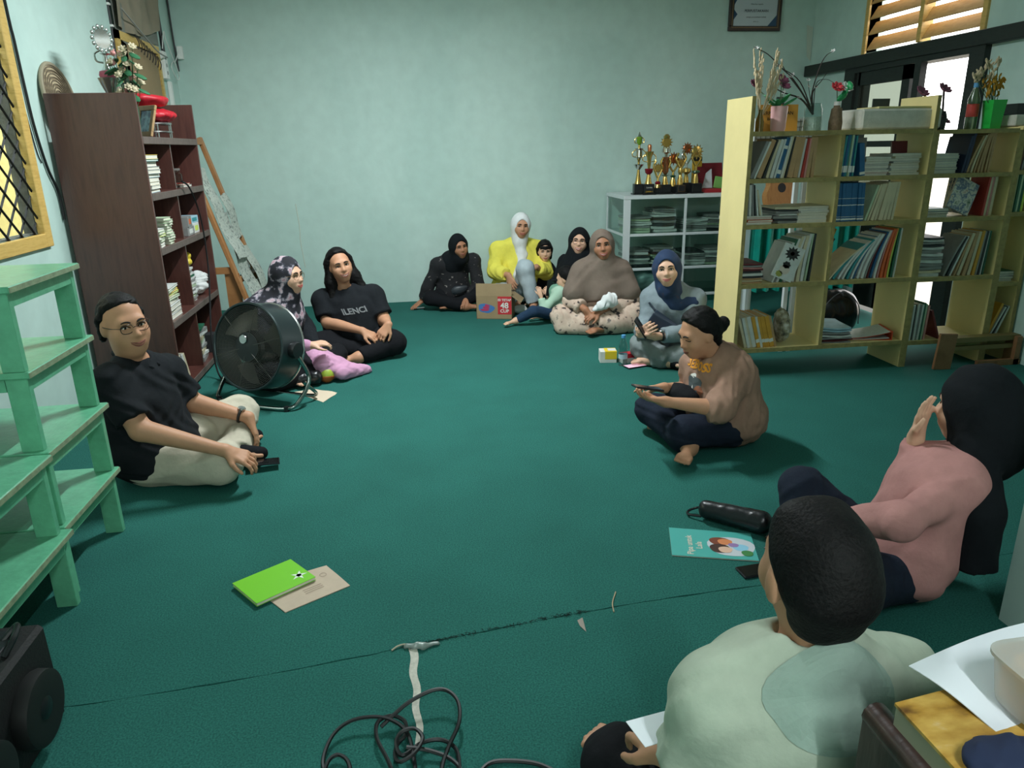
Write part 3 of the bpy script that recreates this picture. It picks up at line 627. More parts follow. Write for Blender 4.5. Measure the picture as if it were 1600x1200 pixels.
yshelf('lower yellow bookshelf standing right beside the large one', 3.352, 3.96, ZB, ((3.352, 0, 1.55), (3.938, 0, 1.552)), [])
ZCs = (1.30, 1.20, .80, .56, .178)
yshelf('narrow yellow bookshelf at the right edge by the wall', 3.962, 4.165, (1.575, 1.30, 1.03, .56, .178), ((3.962, 0, 1.57), (4.143, 0, 1.57)), [])
# ---------------------------------------------------------------- books
COV = dict(white=(200, 202, 198), cream=(198, 186, 156), tan=(176, 140, 100), grey=(132, 132, 130), dark=(44, 46, 48), green=(38, 96, 72), teal=(46, 132, 138), blue=(34, 88, 130), navy=(30, 42, 72), red=(166, 52, 44), orange=(206, 96, 48), yellow=(214, 176, 62), amber=(200, 146, 50), brown=(96, 66, 48), pink=(196, 132, 128), maroon=(96, 30, 34), paleblue=(150, 182, 196), lime=(190, 206, 90), palegreen=(172, 190, 160))
M_page = mat('book_pages', (206, 202, 188), .9, 0, .06, 60)
def cov(c): return mat('cover_'+c, COV[c], .55, 0, .12, 14)
def book(label, piv, t, h, d, lean=0, c='white', bend=0, group=None, band=None, cat='book', nm='book', yaw=0, pg=None):
    """upright book, spine to the viewer (-Y); leans by 'lean' degrees (right positive) about its lower corner"""
    mb = MB(); n = 6 if bend else 1; s = 1 if lean >= 0 else -1; cv = min(.0025, t*.18)
    def blk(x0, x1, y0, y1, z0, z1, mi):
        v = []; f = []
        for k in range(n+1):
            z = z0+(z1-z0)*k/n
            for (x, y) in ((x0, y0), (x1, y0), (x1, y1), (x0, y1)): v.append((x, y, z))
        for k in range(n):
            for j in range(4): a = 4*k+j; b = 4*k+(j+1) % 4; f.append((a, b, b+4, a+4))
        f.append((3, 2, 1, 0)); f.append(tuple(4*n+j for j in range(4))); mb.add(v, f, mi)
    xa, xb = (-t, 0) if s > 0 else (0, t)
    blk(xa, xa+cv, 0, d, 0, h, 0); blk(xb-cv, xb, 0, d, 0, h, 0); blk(xa+cv, xb-cv, 0, cv, 0, h, 0); blk(xa+cv, xb-cv, cv, d-.003, .003, h-.004, 1)
    if band:
        for (z0, z1) in band: blk(xa-.0004, xb+.0004, -.0008, .004, h*z0, h*z1, 2)
    V = np.vstack(mb.v); x, y, z = V[:, 0], V[:, 1], V[:, 2]; th = R(lean)
    x = x+bend*((z/h)**2-z/h); X = x*math.cos(th)+z*math.sin(th); Z = -x*math.sin(th)+z*math.cos(th); V = np.stack([X, y, Z], 1); V[:, 2] -= min(0, V[:, 2].min())
    mb.v = [V]; o = mb.build(nm, [cov(c), pg or M_page, M_bandw], None); o.location = piv; o.rotation_euler = (0, 0, R(yaw)); return tag(o, label, cat, group)
M_bandw = mat('label_white', (214, 214, 208), .7)
def row(where, x, z, y, spec, group, d=.2, kind='book'):
    """books side by side; spec entries: (colour, thickness, height, lean, bend, band)"""
    prev = None
    for i, e in enumerate(spec):
        c, t, h, lean = e[:4]; bend = e[4] if len(e) > 4 else 0; band = e[5] if len(e) > 5 else None; th = R(lean); step = t/max(.5, math.cos(th))
        if prev: x = max(x, prev[0]+prev[1]*math.sin(prev[2])+(prev[3] if lean < 0 else 0)-min(h, prev[1])*math.sin(th)*1.0+(step*0 if lean >= 0 else 0))   # tops may touch, not cross
        px = x+step if lean >= 0 else x
        book('%s book from left, %s spine, %s' % (ORD[i], c, where), (px, y+random.uniform(0, .012), z+.0005), t-.0006, h, d, lean, c, bend, group, band)
        prev = (px, h, th, step); x = (px if lean >= 0 else px+step)+.0008
    return x
def facing(label, loc, w, h, t, roll, tilt, m, cat='book', prints=None, bend=0., yaw=0):
    """book or booklet standing with its cover to the viewer; roll leans it right, tilt leans it back"""
    M = rotm(0, R(roll), 0)@rotm(R(-tilt), 0, 0); o = empty('book', loc, R(yaw), label, cat); c0 = M@np.array([-w/2 if roll < 0 else w/2, 0, 0]); off = np.array([-c0[0]*0, 0, 0]); lo = min((M@np.array([sx*w/2, sy*t/2, 0]))[2] for sx in (-1, 1) for sy in (-1, 1)); off = np.array([0, 0, -lo+.0005])
    MB().box(M@np.array([0, t/2, h/2])+off, (w-.004, t*.7, h-.004), 0, M).build('pages', M_page, o); f = MB().box(M@np.array([0, 0, h/2])+off, (w, t*.15, h), 0, M).build('front_cover', m, o); MB().box(M@np.array([0, t, h/2])+off, (w, t*.15, h), 0, M).build('back_cover', m, o)
    for V, F, pm in (prints or []): MB().add((M@np.stack([V[:, 0], np.full(len(V), -t*.075-.0008), V[:, 1]+h/2])).T+off, F).build('cover_print', pm, f)
    return o
def stack(where, cx, cy, z, spec, group, w=.2, d=.26, jit=4, wob=.0, nm='book', noun='book', along='x'):
    """items lying flat; spec entries: (colour, thickness)"""
    for i, e in enumerate(spec):
        c, t = e[:2]; ww = w*(e[2] if len(e) > 2 else 1); mb = MB(); cv = min(.002, t*.2); a = R(random.uniform(-jit, jit)); dx, dy = random.uniform(-.008, .008), random.uniform(-.006, .006)
        if wob:
            ph = random.uniform(0, 6)
            fn = lambda u, v: ((u-.5)*ww, (v-.5)*d, t+wob*math.sin(u*5+ph)*math.sin(v*4+ph)*.5)
            mb.sheet(fn, 6, 4, 0, t); 
        else:
            mb.bb((-ww/2, -d/2, 0), (ww/2, d/2, cv)); mb.bb((-ww/2, -d/2, t-cv), (ww/2, d/2, t)); mb.bb((-ww/2+.003, -d/2+.002, cv), (ww/2-.003, d/2-.003, t-cv), 1); mb.bb((-ww/2, -d/2, cv), (-ww/2+.003, d/2, t-cv))
        o = mb.build(nm, [cov(c), M_page]); o.location = (cx+dx, cy+dy, z+.0004); o.rotation_euler = (0, 0, a); tag(o, '%s %s from bottom, %s, %s' % (ORD[i], noun, c, where), noun, group); z += t+.0006+(wob*.5 if wob else 0)
    return z
yb = 4.45
A1 = 'top left compartment, large yellow bookshelf'
row(A1, 2.135, ZA[1], yb, [('grey', .020, .235, 23), ('white', .012, .235, 22), ('tan', .030, .24, 20), ('dark', .012, .24, 18), ('cream', .018, .235, 16, .012), ('white', .020, .235, 14, .01), ('white', .012, .238, 13), ('blue', .024, .245, 12, 0, [(.72, .8), (.1, .2)]), ('white', .011, .252, 11), ('cream', .012, .254, 11), ('dark', .008, .24, 10), ('tan', .036, .245, 9), ('tan', .03, .243, 8), ('white', .014, .235, 7), ('red', .014, .235, 6), ('pink', .012, .235, 5), ('tan', .024, .24, 4), ('tan', .022, .24, 2)], 'books in the top left compartment')
A2 = 'top right compartment, large yellow bookshelf'
x = row(A2, 2.740, ZA[1], yb, [('teal', .014, .245, 4, 0, [(.1, .26)]), ('blue', .014, .25, 3, 0, [(.1, .26)]), ('teal', .013, .25, 2, 0, [(.1, .26)]), ('palegreen', .012, .25, 2, 0, [(.1, .26)]), ('blue', .014, .245, 1, 0, [(.1, .26)]), ('teal', .012, .245, 1, 0, [(.1, .26)]), ('blue', .034, .20, -8, 0, [(.04, .12)])], 'blue spined volumes')
stack('left pile, '+A2, 3.005, 4.60, ZA[1], [('white', .012), ('pink', .008), ('white', .014), ('grey', .008), ('white', .016), ('grey', .01), ('white', .014), ('cream', .016), ('white', .012)], 'magazines in the left pile', .17, .25, 5)
zt = stack('right pile, '+A2, 3.20, 4.60, ZA[1], [('white', .014), ('cream', .012), ('white', .016), ('white', .014), ('cream', .014), ('grey', .012), ('white', .016), ('cream', .014), ('white', .016)], 'magazines in the right pile', .20, .25, 5)
facing('small maroon and navy book standing on the right magazine pile', (3.22, 4.58, zt), .11, .075, .012, 0, 8, cov('maroon'))
facing('grey illustrated booklet standing behind the left magazine pile', (3.02, 4.735, ZA[1]), .14, .235, .010, 0, 4, mat('grey_sketch_cover', (150, 154, 156), .6, 0, .2, 26))
A3 = 'second left compartment, large yellow bookshelf'
stack('bottom left, '+A3, 2.235, 4.585, ZA[2], [('white', .014), ('orange', .014), ('red', .012), ('white', .012)], 'books lying in second left compartment', .17, .24, 2)
row('left side, '+A3, 2.132, ZA[2]+.055, yb, [('grey', .020, .19, -2), ('white', .016, .19, -3), ('grey', .012, .20, -5), ('dark', .008, .19, -6), ('white', .012, .17, -9), ('cream', .012, .16, -12), ('white', .010, .14, -14)], 'thin books standing on the lying ones', .18)
stack('middle pile, '+A3, 2.43, 4.60, ZA[2], [('grey', .014), ('dark', .010), ('grey', .016), ('white', .010), ('grey', .014), ('dark', .008), ('cream', .014)], 'worn magazines in second left compartment', .16, .24, 7, .004)
stack('right pile, '+A3, 2.605, 4.60, ZA[2], [('white', .024), ('white', .020), ('cream', .016), ('white', .014), ('white', .014), ('cream', .012)], 'white magazines in second left compartment', .20, .25, 3)
A4 = 'second right compartment, large yellow bookshelf'
bd = [(.60, .61), (.42, .44), (.04, .08), (.12, .13)]
x = row(A4, 2.738, ZA[2], yb, [('blue', .0215, .24, -3, 0, bd)]*9, 'blue encyclopaedia volumes')
row('right side, '+A4, x+.012, ZA[2], yb, [('palegreen', .014, .23, 17), ('cream', .012, .235, 16), ('cream', .020, .235, 14), ('cream', .016, .236, 12), ('cream', .03, .24, 10), ('cream', .022, .24, 8), ('cream', .022, .24, 6), ('cream', .018, .24, 5)], 'cream booklets beside the blue volumes')
A5 = 'third left compartment, large yellow bookshelf'
stack('left side, '+A5, 2.21, 4.59, ZA[3], [('tan', .010), ('cream', .008), ('tan', .010), ('dark', .012), ('white', .016), ('dark', .010), ('maroon', .012), ('pink', .008), ('grey', .010), ('maroon', .010)], 'dark magazines in third left compartment', .15, .24, 6, .004)
row('right side, '+A5, 2.345, ZA[3], yb, [('white', .012, .27, 22), ('grey', .010, .27, 21), ('white', .016, .27, 20), ('green', .014, .29, 18), ('white', .016, .29, 16, .02), ('cream', .018, .30, 13, .03), ('white', .016, .30, 11, .03), ('cream', .022, .30, 9, .03), ('white', .020, .31, 7, .02), ('palegreen', .012, .31, 5), ('dark', .012, .31, 3)], 'curved magazines in third left compartment')
def star(r0, r1, n, cx, cz): return np.array([[cx, cz]]+[[cx+(r1 if k % 2 else r0)*math.sin(math.pi*k/n)*1.2, cz+(r1 if k % 2 else r0)*math.cos(math.pi*k/n)] for k in range(2*n)]), [(0, 1+k, 1+(k+1) % (2*n)) for k in range(2*n)]
facing('white comic with a black starburst on its cover, third left compartment, large yellow bookshelf', (2.40, 4.437, ZA[3]), .15, .225, .010, 22, 0, cov('white'), prints=[(*star(.030, .048, 11, 0, .06), mat('print_black', (34, 32, 30), .7)), (*star(.012, .014, 8, 0, .06), cov('amber')), (*star(.03, .032, 12, -.005, -.05), mat('print_skin', (206, 190, 176), .7)), (*star(.02, .026, 7, -.005, -.018), mat('print_black', (34, 32, 30), .7)), (*star(.018, .022, 8, -.03, -.085), mat('print_olive', (150, 150, 70), .7))])
A6 = 'third right compartment, large yellow bookshelf'
x = row(A6, 2.740, ZA[3], yb, [('cream', .010, .30, 46, .06), ('teal', .018, .30, 43, .07), ('white', .014, .30, 39, .08), ('white', .012, .30, 36, .08), ('teal', .014, .30, 32, .08), ('white', .012, .305, 29, .08), ('blue', .010, .305, 27, .08), ('white', .016, .31, 24, .08), ('white', .016, .31, 22, .07), ('grey', .012, .31, 20, .06), ('maroon', .008, .31, 18, .06), ('blue', .012, .315, 16, .05), ('white', .014, .32, 14, .05), ('pink', .010, .32, 12, .04), ('orange', .016, .325, 10, .04), ('orange', .014, .325, 8, .03), ('lime', .012, .325, 6, .02), ('green', .014, .325, 4), ('white', .010, .325, 3)], 'curved magazines leaning in a fan')
book('dark picture book slumped at the left behind the fanned magazines', (2.75, 4.66, ZA[3]+.001), .014, .28, .10, 30, 'dark'); book('amber folder behind the fanned magazines', (2.80, 4.69, ZA[3]+.001), .014, .325, .08, 20, 'amber')
A7 = 'bottom left compartment, large yellow bookshelf'
b7 = [(.16, .27)]
row(A7, 2.20, ZA[4], yb, [('cream', .018, .215, -17), ('white', .020, .215, -16), ('cream', .016, .218, -16), ('white', .026, .22, -16), ('amber', .024, .22, -16, 0, b7), ('white', .016, .22, -16), ('amber', .016, .22, -16, 0, b7), ('amber', .015, .22, -16, 0, b7), ('amber', .016, .22, -16, 0, b7), ('amber', .028, .22, -16, 0, b7), ('tan', .016, .22, -16)], 'yellow series volumes in the bottom left compartment', .22)
M_plast = ramp_mat('crinkled_print_plastic', 'noise', 30, [(.3, (60, 56, 50)), (.5, (150, 140, 116)), (.7, (200, 196, 186))], .35, None, 4)
s_ = SDF(); s_.ell((0, 0, .11), (.045, .085, .11)); s_.cone((-.01, 0, .2), (-.02, 0, .255), .04, .006, .03); s_.wr(.008, 40, 3); s_.half((0, 0, 0), (0, 0, -1), 0)
o = sdf_obj('plastic_bag', s_, .008, M_plast); o.location = (2.50, 4.555, ZA[4]); tag(o, 'crumpled printed plastic bag next to the yellow volumes', 'bag')
A8 = 'bottom right compartment, large yellow bookshelf'
stack('left heap, '+A8, 2.86, 4.60, ZA[4], [('grey', .008), ('maroon', .006), ('grey', .010), ('white', .010), ('grey', .012), ('paleblue', .012), ('paleblue', .010)], 'papers heaped in the bottom right compartment', .22, .28, 12, .012, 'paper_sheaf', 'paper sheaf')
fo = empty('ring_binder', (3.15, 4.60, ZA[4]), R(-14), 'open orange ring binder holding printed sheets in the bottom right compartment', 'binder')
M_bind = mat('orange_binder_board', (212, 84, 44), .5); mb = MB(); mb.bb((-.15, -.12, .0005), (.15, .12, .004)); mb.bb((.145, -.12, .0005), (.15, .12, .06)); mb.build('cover', M_bind, fo)
MB().sheet(lambda u, v: (-.15+.30*u, -.12+.24*v, .012+.05*u*u), 5, 3, 0, .003).build('cover', M_bind, fo)
MB().sheet(lambda u, v: (-.16+.29*u, -.125+.23*v, .017+.045*u*u), 5, 3, 0, .002).build('sheet', mat('print_paper', (206, 206, 202), .85, 0, .08, 40), fo)
MB().sheet(lambda u, v: (-.13+.26*u, -.12+.23*v, .006+.012*u*u), 5, 3, 0, .004).build('sheet', MATS['print_paper'], fo)
# unit B
B1 = 'top compartment, right yellow bookshelf'
stack('left pile, '+B1, 3.475, 4.60, ZB[1], [('white', .022), ('grey', .016), ('white', .020), ('white', .016), ('grey', .014), ('white', .020), ('white', .012)], 'white magazines in top compartment', .19, .24, 2)
row(B1, 3.585, ZB[1], yb, [('navy', .016, .23, 9), ('navy', .018, .25, 8), ('tan', .014, .24, 20, .03), ('cream', .012, .24, 17, .03), ('tan', .012, .245, 14, .03), ('tan', .014, .245, 11, .02), ('tan', .016, .245, 8, .02), ('tan', .014, .245, 5), ('tan', .016, .245, 3)], 'tan booklets in top compartment', .2)
B2 = 'second compartment, right yellow bookshelf'
stack('left side, '+B2, 3.47, 4.60, ZB[2], [('white', .012), ('cream', .010), ('dark', .014), ('paleblue', .018)], 'flat books in the second compartment', .18, .24, 4)
M_comic = ramp_mat('comic_cover', 'noise', 16, [(.3, (36, 84, 52)), (.42, (210, 206, 196)), (.52, (74, 96, 130)), (.6, (206, 200, 186)), (.7, (150, 52, 46))], .4, None, 3)
for i, cc in enumerate(('comic book leaning frontmost in the second compartment, right yellow bookshelf', 'comic book in the middle of three, second compartment, right yellow bookshelf', 'comic book hindmost of three, second compartment, right yellow bookshelf')): facing(cc, (3.62+.035*i, 4.475+.05*i, ZB[2]), .18, .215, .014, 24-6*i, 10, M_comic)
row(B2, 3.80, ZB[2], 4.47, [('red', .016, .25, 4), ('cream', .016, .25, 3), ('pink', .014, .25, 2), ('cream', .02, .25, 2)], 'books behind the comics', .16)
B3 = 'third compartment, right yellow bookshelf'
stack('left pile, '+B3, 3.47, 4.60, ZB[3], [('white', .022), ('cream', .018), ('grey', .020), ('grey', .018), ('white', .020), ('grey', .018), ('white', .018), ('grey', .02), ('white', .016), ('dark', .012), ('grey', .014), ('white', .012), ('dark', .012)], 'worn magazines in the third compartment', .20, .25, 7, .006)
row(B3, 3.575, ZB[3], yb, [('grey', .014, .29, 24, .03), ('dark', .012, .28, 22, .03), ('white', .014, .28, 20), ('tan', .012, .28, 17), ('cream', .022, .29, 14), ('tan', .024, .29, 11), ('cream', .022, .295, 8), ('amber', .02, .30, 6), ('grey', .014, .295, 5), ('dark', .014, .295, 4), ('white', .012, .295, 3), ('green', .012, .295, 2)], 'booklets in the third compartment', .2)
B4 = 'bottom compartment, right yellow bookshelf'
row(B4, 3.378, ZB[4], yb, [('grey', .018, .24, 1), ('white', .014, .25, 1), ('dark', .012, .25, 1), ('white', .014, .255, 1), ('grey', .016, .25, 1), ('white', .014, .25, 2), ('green', .014, .26, 2), ('palegreen', .016, .25, 2), ('pink', .014, .24, 2), ('maroon', .014, .22, -22)], 'magazines in the bottom compartment', .2)
C1 = 'narrow yellow bookshelf at right'
row('second compartment, '+C1, 3.988, 1.03, yb, [('green', .016, .24, 1), ('palegreen', .014, .24, 1), ('green', .016, .24, 1), ('palegreen', .018, .24, 1), ('green', .016, .24, 1), ('lime', .016, .24, 1)], 'green books in the narrow bookshelf')
row('top compartment, '+C1, 3.988, 1.30, yb, [('brown', .022, .2, 10), ('grey', .018, .2, 8), ('brown', .016, .21, 6)], 'brown books in the narrow bookshelf')
stack('third compartment, '+C1, 4.066, 4.60, .56, [('white', .018), ('grey', .016), ('white', .014), ('green', .02)], 'magazines in the narrow bookshelf', .15, .25, 5)
row('bottom compartment, '+C1, 3.986, .178, yb, [('amber', .02, .24, 20), ('white', .012, .22, 24), ('dark', .012, .22, 22), ('white', .014, .22, 20)], 'leaning books in the narrow bookshelf')
# ---------------------------------------------------------------- six stacked mint tables
def low_table(loc, label, L=.52, Wd=.72, H=.28):
    t = empty('low_table', loc, 0, label, 'table', 'stacked mint green low tables')
    MB().bb((-Wd/2, -L/2, H-.022), (Wd/2, L/2, H), ch=.003).build('table_top', M_mintwd, t); MB().bb((Wd/2-.001, -L/2+.002, H-.02), (Wd/2+.002, L/2-.002, H-.003)).build('worn_edge', M_mintedge, t)
    for sx in (-1, 1):
        MB().bb((sx*(Wd/2-.03)-.010, -L/2+.03, H-.07), (sx*(Wd/2-.03)+.010, L/2-.03, H-.022)).build('apron', M_mintwd, t)
        for sy in (-1, 1): MB().bb((sx*(Wd/2-.052)-.034, sy*(L/2-.032)-.014, 0), (sx*(Wd/2-.052)+.034, sy*(L/2-.032)+.014, H-.022), ch=.002).build('leg', M_mintwd, t)
    for sy in (-1, 1): MB().bb((-Wd/2+.09, sy*(L/2-.032)-.009, H-.07), (Wd/2-.09, sy*(L/2-.032)+.009, H-.022)).build('apron', M_mintwd, t)
    return t
nmz = ['mint green low table at the bottom of the far stack', 'mint green low table, second from the floor in the far stack', 'mint green low table, third from the floor in the far stack', 'mint green low table on top of the far stack with glossy top']
for i in range(4): low_table((-1.595+.005*(i % 2), 2.705-.012*(i == 3), i*.2802), nmz[i])
low_table((-1.565, 2.155, 0), 'mint green low table on the floor in the near stack', .56); low_table((-1.575, 2.15, .2802), 'mint green low table on top of the near stack', .56)
# ---------------------------------------------------------------- white glass cabinet
M_alu = mat('white_aluminium', (214, 220, 222), .35, .1); cx0, cx1, cy0, cy1, cz = 2.06, 3.30, 6.87, 7.50, 1.05
cb = empty('display_cabinet', ((cx0+cx1)/2, (cy0+cy1)/2, 0), 0, 'white aluminium and glass display cabinet in front of the back wall', 'cabinet')
for (x, w) in ((cx0, .065), (cx1-.05, .05)): part(MB().bb((x, cy0, 0), (x+w, cy0+.03, cz), ch=.002), 'post', M_alu, cb)
for (x, w) in ((cx0, .02), (cx1-.02, .02)): part(MB().bb((x, cy1-.025, 0), (x+w, cy1, cz), ch=.002), 'post', M_alu, cb)
part(MB().bb((cx0-.005, cy0-.005, cz-.035), (cx1+.005, cy1, cz), ch=.002), 'top_panel', M_alu, cb)
part(MB().bb((2.66, cy0, .10), (2.685, cy0+.02, cz-.035), ch=.002), 'mullion', M_alu, cb)
for z in (.69, .36, .09):
    part(MB().bb((cx0+.02, cy0+.03, z-.004), (cx1-.02, cy1-.01, z)), 'glass_shelf', glass('shelf_glass', (232, 243, 239)), cb); part(MB().bb((cx0+.065, cy0+.002, z-.025), (cx1-.05, cy0+.024, z), ch=.002), 'rail', M_alu, cb)
    part(MB().bb((cx0+.002, cy0+.03, z-.022), (cx0+.018, cy1-.02, z)), 'rail', M_alu, cb)
part(MB().bb((cx0+.068, cy0+.008, .10), (2.66, cy0+.012, cz-.035)), 'glass_door', glass('cabinet_glass', (236, 245, 242)), cb); part(MB().bb((2.685, cy0+.014, .10), (cx1-.05, cy0+.018, cz-.035)), 'glass_door', MATS['cabinet_glass'], cb); part(MB().bb((cx0+.006, cy0+.032, .10), (cx0+.010, cy1-.026, cz-.035)), 'glass_side', MATS['cabinet_glass'], cb)
for (z, lv) in ((.69, 'upper'), (.36, 'middle')):
    for k, (x, n) in enumerate(((2.24, 7), (2.50, 9), (2.82, 6), (3.05, 7))):
        spec = [(random.choice(['grey', 'white', 'palegreen', 'grey', 'dark', 'white']), random.choice([.013, .018, .024])) for _ in range(n)]
        stack('%s pile, %s cabinet shelf' % (['far left', 'left', 'right', 'far right'][k], lv), x, 7.12, z+.001, spec, 'document sheaves on the %s glass shelf' % lv, .23, .31, 5, .008, 'paper_sheaf', 'paper sheaf')
s_ = SDF(); s_.ell((0, 0, .11), (.19, .12, .12)).cone((-.1, 0, .2), (.12, 0, .05), .05, .06, .08).wr(.012, 20, 9).half((0, 0, 0), (0, 0, -1), 0); o = sdf_obj('plastic_sack', s_, .012, mat('grey_plastic_sack', (148, 166, 168), .35, 0, .1, 20)); o.location = (2.38, 7.15, .0915); tag(o, 'pale grey plastic sack on the lowest shelf of the glass cabinet', 'sack')
# ---------------------------------------------------------------- trophies
M_gold = mat('trophy_gold', (214, 180, 104), .25, .9); M_rose = mat('trophy_copper', (196, 124, 84), .25, .9); M_chrome = mat('trophy_chrome', (206, 206, 200), .12, 1.0); M_tbase = mat('trophy_base_black', (20, 21, 24), .35); M_ruby = mat('ruby_plastic', (120, 22, 34), .25); M_tgreen = mat('green_plastic', (28, 74, 46), .3); M_lime = mat('lime_enamel', (108, 146, 36), .3)
def trophy(label, x, y, bh, bw, parts, scale=1.):
    t = empty('trophy', (x, y, cz), R(random.uniform(-6, 6)), label, 'trophy', 'trophies on the glass cabinet')
    mb = MB(); mb.bb((-bw/2, -bw/2, .012), (bw/2, bw/2, bh), ch=.004); mb.bb((-bw/2-.014, -bw/2-.014, 0), (bw/2+.014, bw/2+.014, .013), ch=.003); b = mb.build('base', M_tbase, t)
    for kind, m, args in parts:
        mb = MB()
        if kind == 'lathe': mb.lathe([(r, z+bh) for r, z in args], 20); nm = 'stem'
        elif kind == 'cup': mb.lathe([(r, z+bh) for r, z in args], 20); nm = 'cup'
        elif kind == 'handles':
            z0, z1, r0, r1 = args; nm = 'handle'
            for sx in (-1, 1): mb.tube(bz([(sx*r0, 0, z0+bh), (sx*r1, 0, z0+bh+(z1-z0)*.15), (sx*r1*1.05, 0, z0+bh+(z1-z0)*.6), (sx*r0*1.0, 0, z1+bh)], 5), .0045, 6)
        elif kind == 'disc':
            z, r = args; mb.lathe([(r*.85, -.006), (r, 0), (r*.85, .006)], 20, M=rotm(R(90)), t=(0, 0, z+bh)); nm = 'medallion'
            for k in range(12): a = k*math.pi/6; mb.prism([(-.007, 0), (.007, 0), (0, .02)], -.003, .003, M=rotm(R(90))@rotm(0, 0, a), t=(math.sin(-a)*-r*.0+(-math.sin(a))*r, 0, math.cos(a)*r+z+bh))
        elif kind == 'arms':
            z0, z1, w = args; nm = 'arm'
            for sx in (-1, 1): mb.tube(bz([(0, 0, z0+bh), (sx*w*.7, 0, z0+(z1-z0)*.4+bh), (sx*w, 0, z0+(z1-z0)*.7+bh), (sx*w*.5, 0, z1+bh)], 5), .010, 8)
        mb.build(nm, m, t, True)
    return b
def plaque(b, w, h, z, txt, size, m):
    o = MB().bb((-w/2, -.0015, -h/2), (w/2, .0015, h/2)).build('plaque', mat('plaque_black', (34, 35, 38), .3), b); o.location = (0, b['f'], z)
stem = [(.034, 0), (.026, .03), (.016, .09), (.013, .13)]
trophy('tallest gold trophy with a lime green cup on top, leftmost on the cabinet', 2.235, 7.02, .10, .085, [('lathe', M_gold, stem), ('cup', M_chrome, [(.014, .13), (.03, .15), (.047, .175), (.05, .18), (.03, .178), (.012, .18)]), ('lathe', M_gold, [(.010, .18), (.012, .215), (.02, .225)]), ('cup', M_chrome, [(.016, .225), (.032, .245), (.030, .31), (.044, .325), (.014, .33)]), ('handles', M_gold, (.245, .315, .03, .06)), ('lathe', M_gold, [(.012, .33), (.010, .355)]), ('cup', M_lime, [(.012, .355), (.025, .375), (.027, .425), (.020, .432)]), ('handles', M_gold, (.37, .425, .024, .042)), ('lathe', M_chrome, [(.022, .43), (.012, .45), (.004, .475)])])
b = trophy('gold trophy with a ruby bowl and plaque, second from the left', 2.32, 6.965, .10, .10, [('lathe', M_gold, stem[:3]), ('cup', M_ruby, [(.016, .085), (.035, .105), (.040, .135), (.036, .14), (.012, .142)]), ('cup', M_gold, [(.011, .142), (.016, .17), (.022, .24), (.042, .29), (.044, .295), (.012, .297)]), ('handles', M_gold, (.2, .285, .022, .058)), ('cup', M_rose, [(.018, .297), (.02, .345), (.012, .36)])])
MB().bb((-.036, -.0525, .045), (.036, -.0505, .088)).build('plaque', mat('plaque_black', (34, 35, 38), .3), b); lettering('JUARA 1', .019, mat('plaque_gold_ink', (206, 164, 50), .4), b, (0, -.0515, .03), (1, 0, 0), (0, 0, 1)); lettering('Lomba', .02, M_bandw, b, (0, -.0530, .068), (1, 0, 0), (0, 0, 1))
trophy('short gold trophy with laurel arms and a ruby foot', 2.425, 7.0, .06, .08, [('lathe', M_gold, [(.03, 0), (.022, .03)]), ('cup', M_ruby, [(.022, .03), (.03, .045), (.018, .06)]), ('lathe', M_gold, [(.012, .06), (.01, .09)]), ('arms', M_gold, (.085, .25, .045)), ('disc', M_gold, (.18, .035))])
trophy('tall trophy with copper column and star medallion, in the middle', 2.49, 6.98, .09, .10, [('lathe', M_gold, [(.028, 0), (.02, .06), (.015, .075)]), ('cup', M_tgreen, [(.015, .075), (.042, .085), (.012, .09)]), ('cup', M_rose, [(.012, .09), (.03, .12), (.026, .23), (.034, .25), (.014, .255)]), ('arms', M_gold, (.10, .25, .045)), ('cup', M_chrome, [(.014, .255), (.016, .28), (.042, .295), (.040, .33), (.016, .335)]), ('disc', M_gold, (.385, .045)), ('cup', M_gold, [(.025, .42), (.03, .44), (.014, .458)])])
trophy('gold trophy with open arms holding a round medallion', 2.575, 7.0, .07, .085, [('lathe', M_gold, [(.034, 0), (.03, .03), (.016, .08)]), ('cup', M_tgreen, [(.016, .08), (.03, .095), (.014, .105)]), ('lathe', M_gold, [(.012, .105), (.01, .14)]), ('arms', M_gold, (.13, .27, .055)), ('disc', M_rose, (.255, .045))])
b = trophy('gold flame shaped trophy with framed plaque on its base', 2.635, 6.965, .085, .09, [('lathe', M_gold, [(.028, 0), (.024, .05), (.014, .09)]), ('cup', M_gold, [(.014, .09), (.026, .12), (.018, .15)]), ('arms', M_gold, (.14, .29, .05)), ('disc', M_gold, (.20, .032))])
MB().bb((-.034, -.0475, .022), (.034, -.0455, .078)).build('plaque', MATS['plaque_black'], b); mb = MB(); mb.bb((-.036, -.0478, .02), (-.033, -.0455, .08)); mb.bb((.033, -.0478, .02), (.036, -.0455, .08)); mb.bb((-.036, -.0478, .02), (.036, -.0455, .023)); mb.bb((-.036, -.0478, .077), (.036, -.0455, .08)); mb.build('plaque_frame', M_chrome, b)
trophy('trophy with gold wings and a copper disc, second from the right', 2.715, 7.02, .10, .085, [('lathe', M_gold, [(.028, 0), (.024, .04), (.016, .075)]), ('cup', M_gold, [(.016, .075), (.044, .10), (.04, .13), (.012, .14)]), ('lathe', M_chrome, [(.011, .14), (.009, .18)]), ('arms', M_chrome, (.17, .30, .05)), ('disc', M_rose, (.315, .042))])
trophy('gold star medallion trophy, rightmost beside the red box', 2.795, 6.98, .095, .10, [('lathe', M_gold, [(.03, 0), (.024, .05), (.016, .085)]), ('cup', M_tgreen, [(.016, .085), (.04, .10), (.036, .115), (.013, .12)]), ('lathe', M_gold, [(.012, .12), (.013, .16)]), ('arms', M_gold, (.15, .27, .045)), ('disc', M_gold, (.29, .052))])
rb = empty('keepsake_box', (3.0, 7.1, cz), 0, 'open dark red presentation box with a clear sail keepsake on the cabinet', 'box')
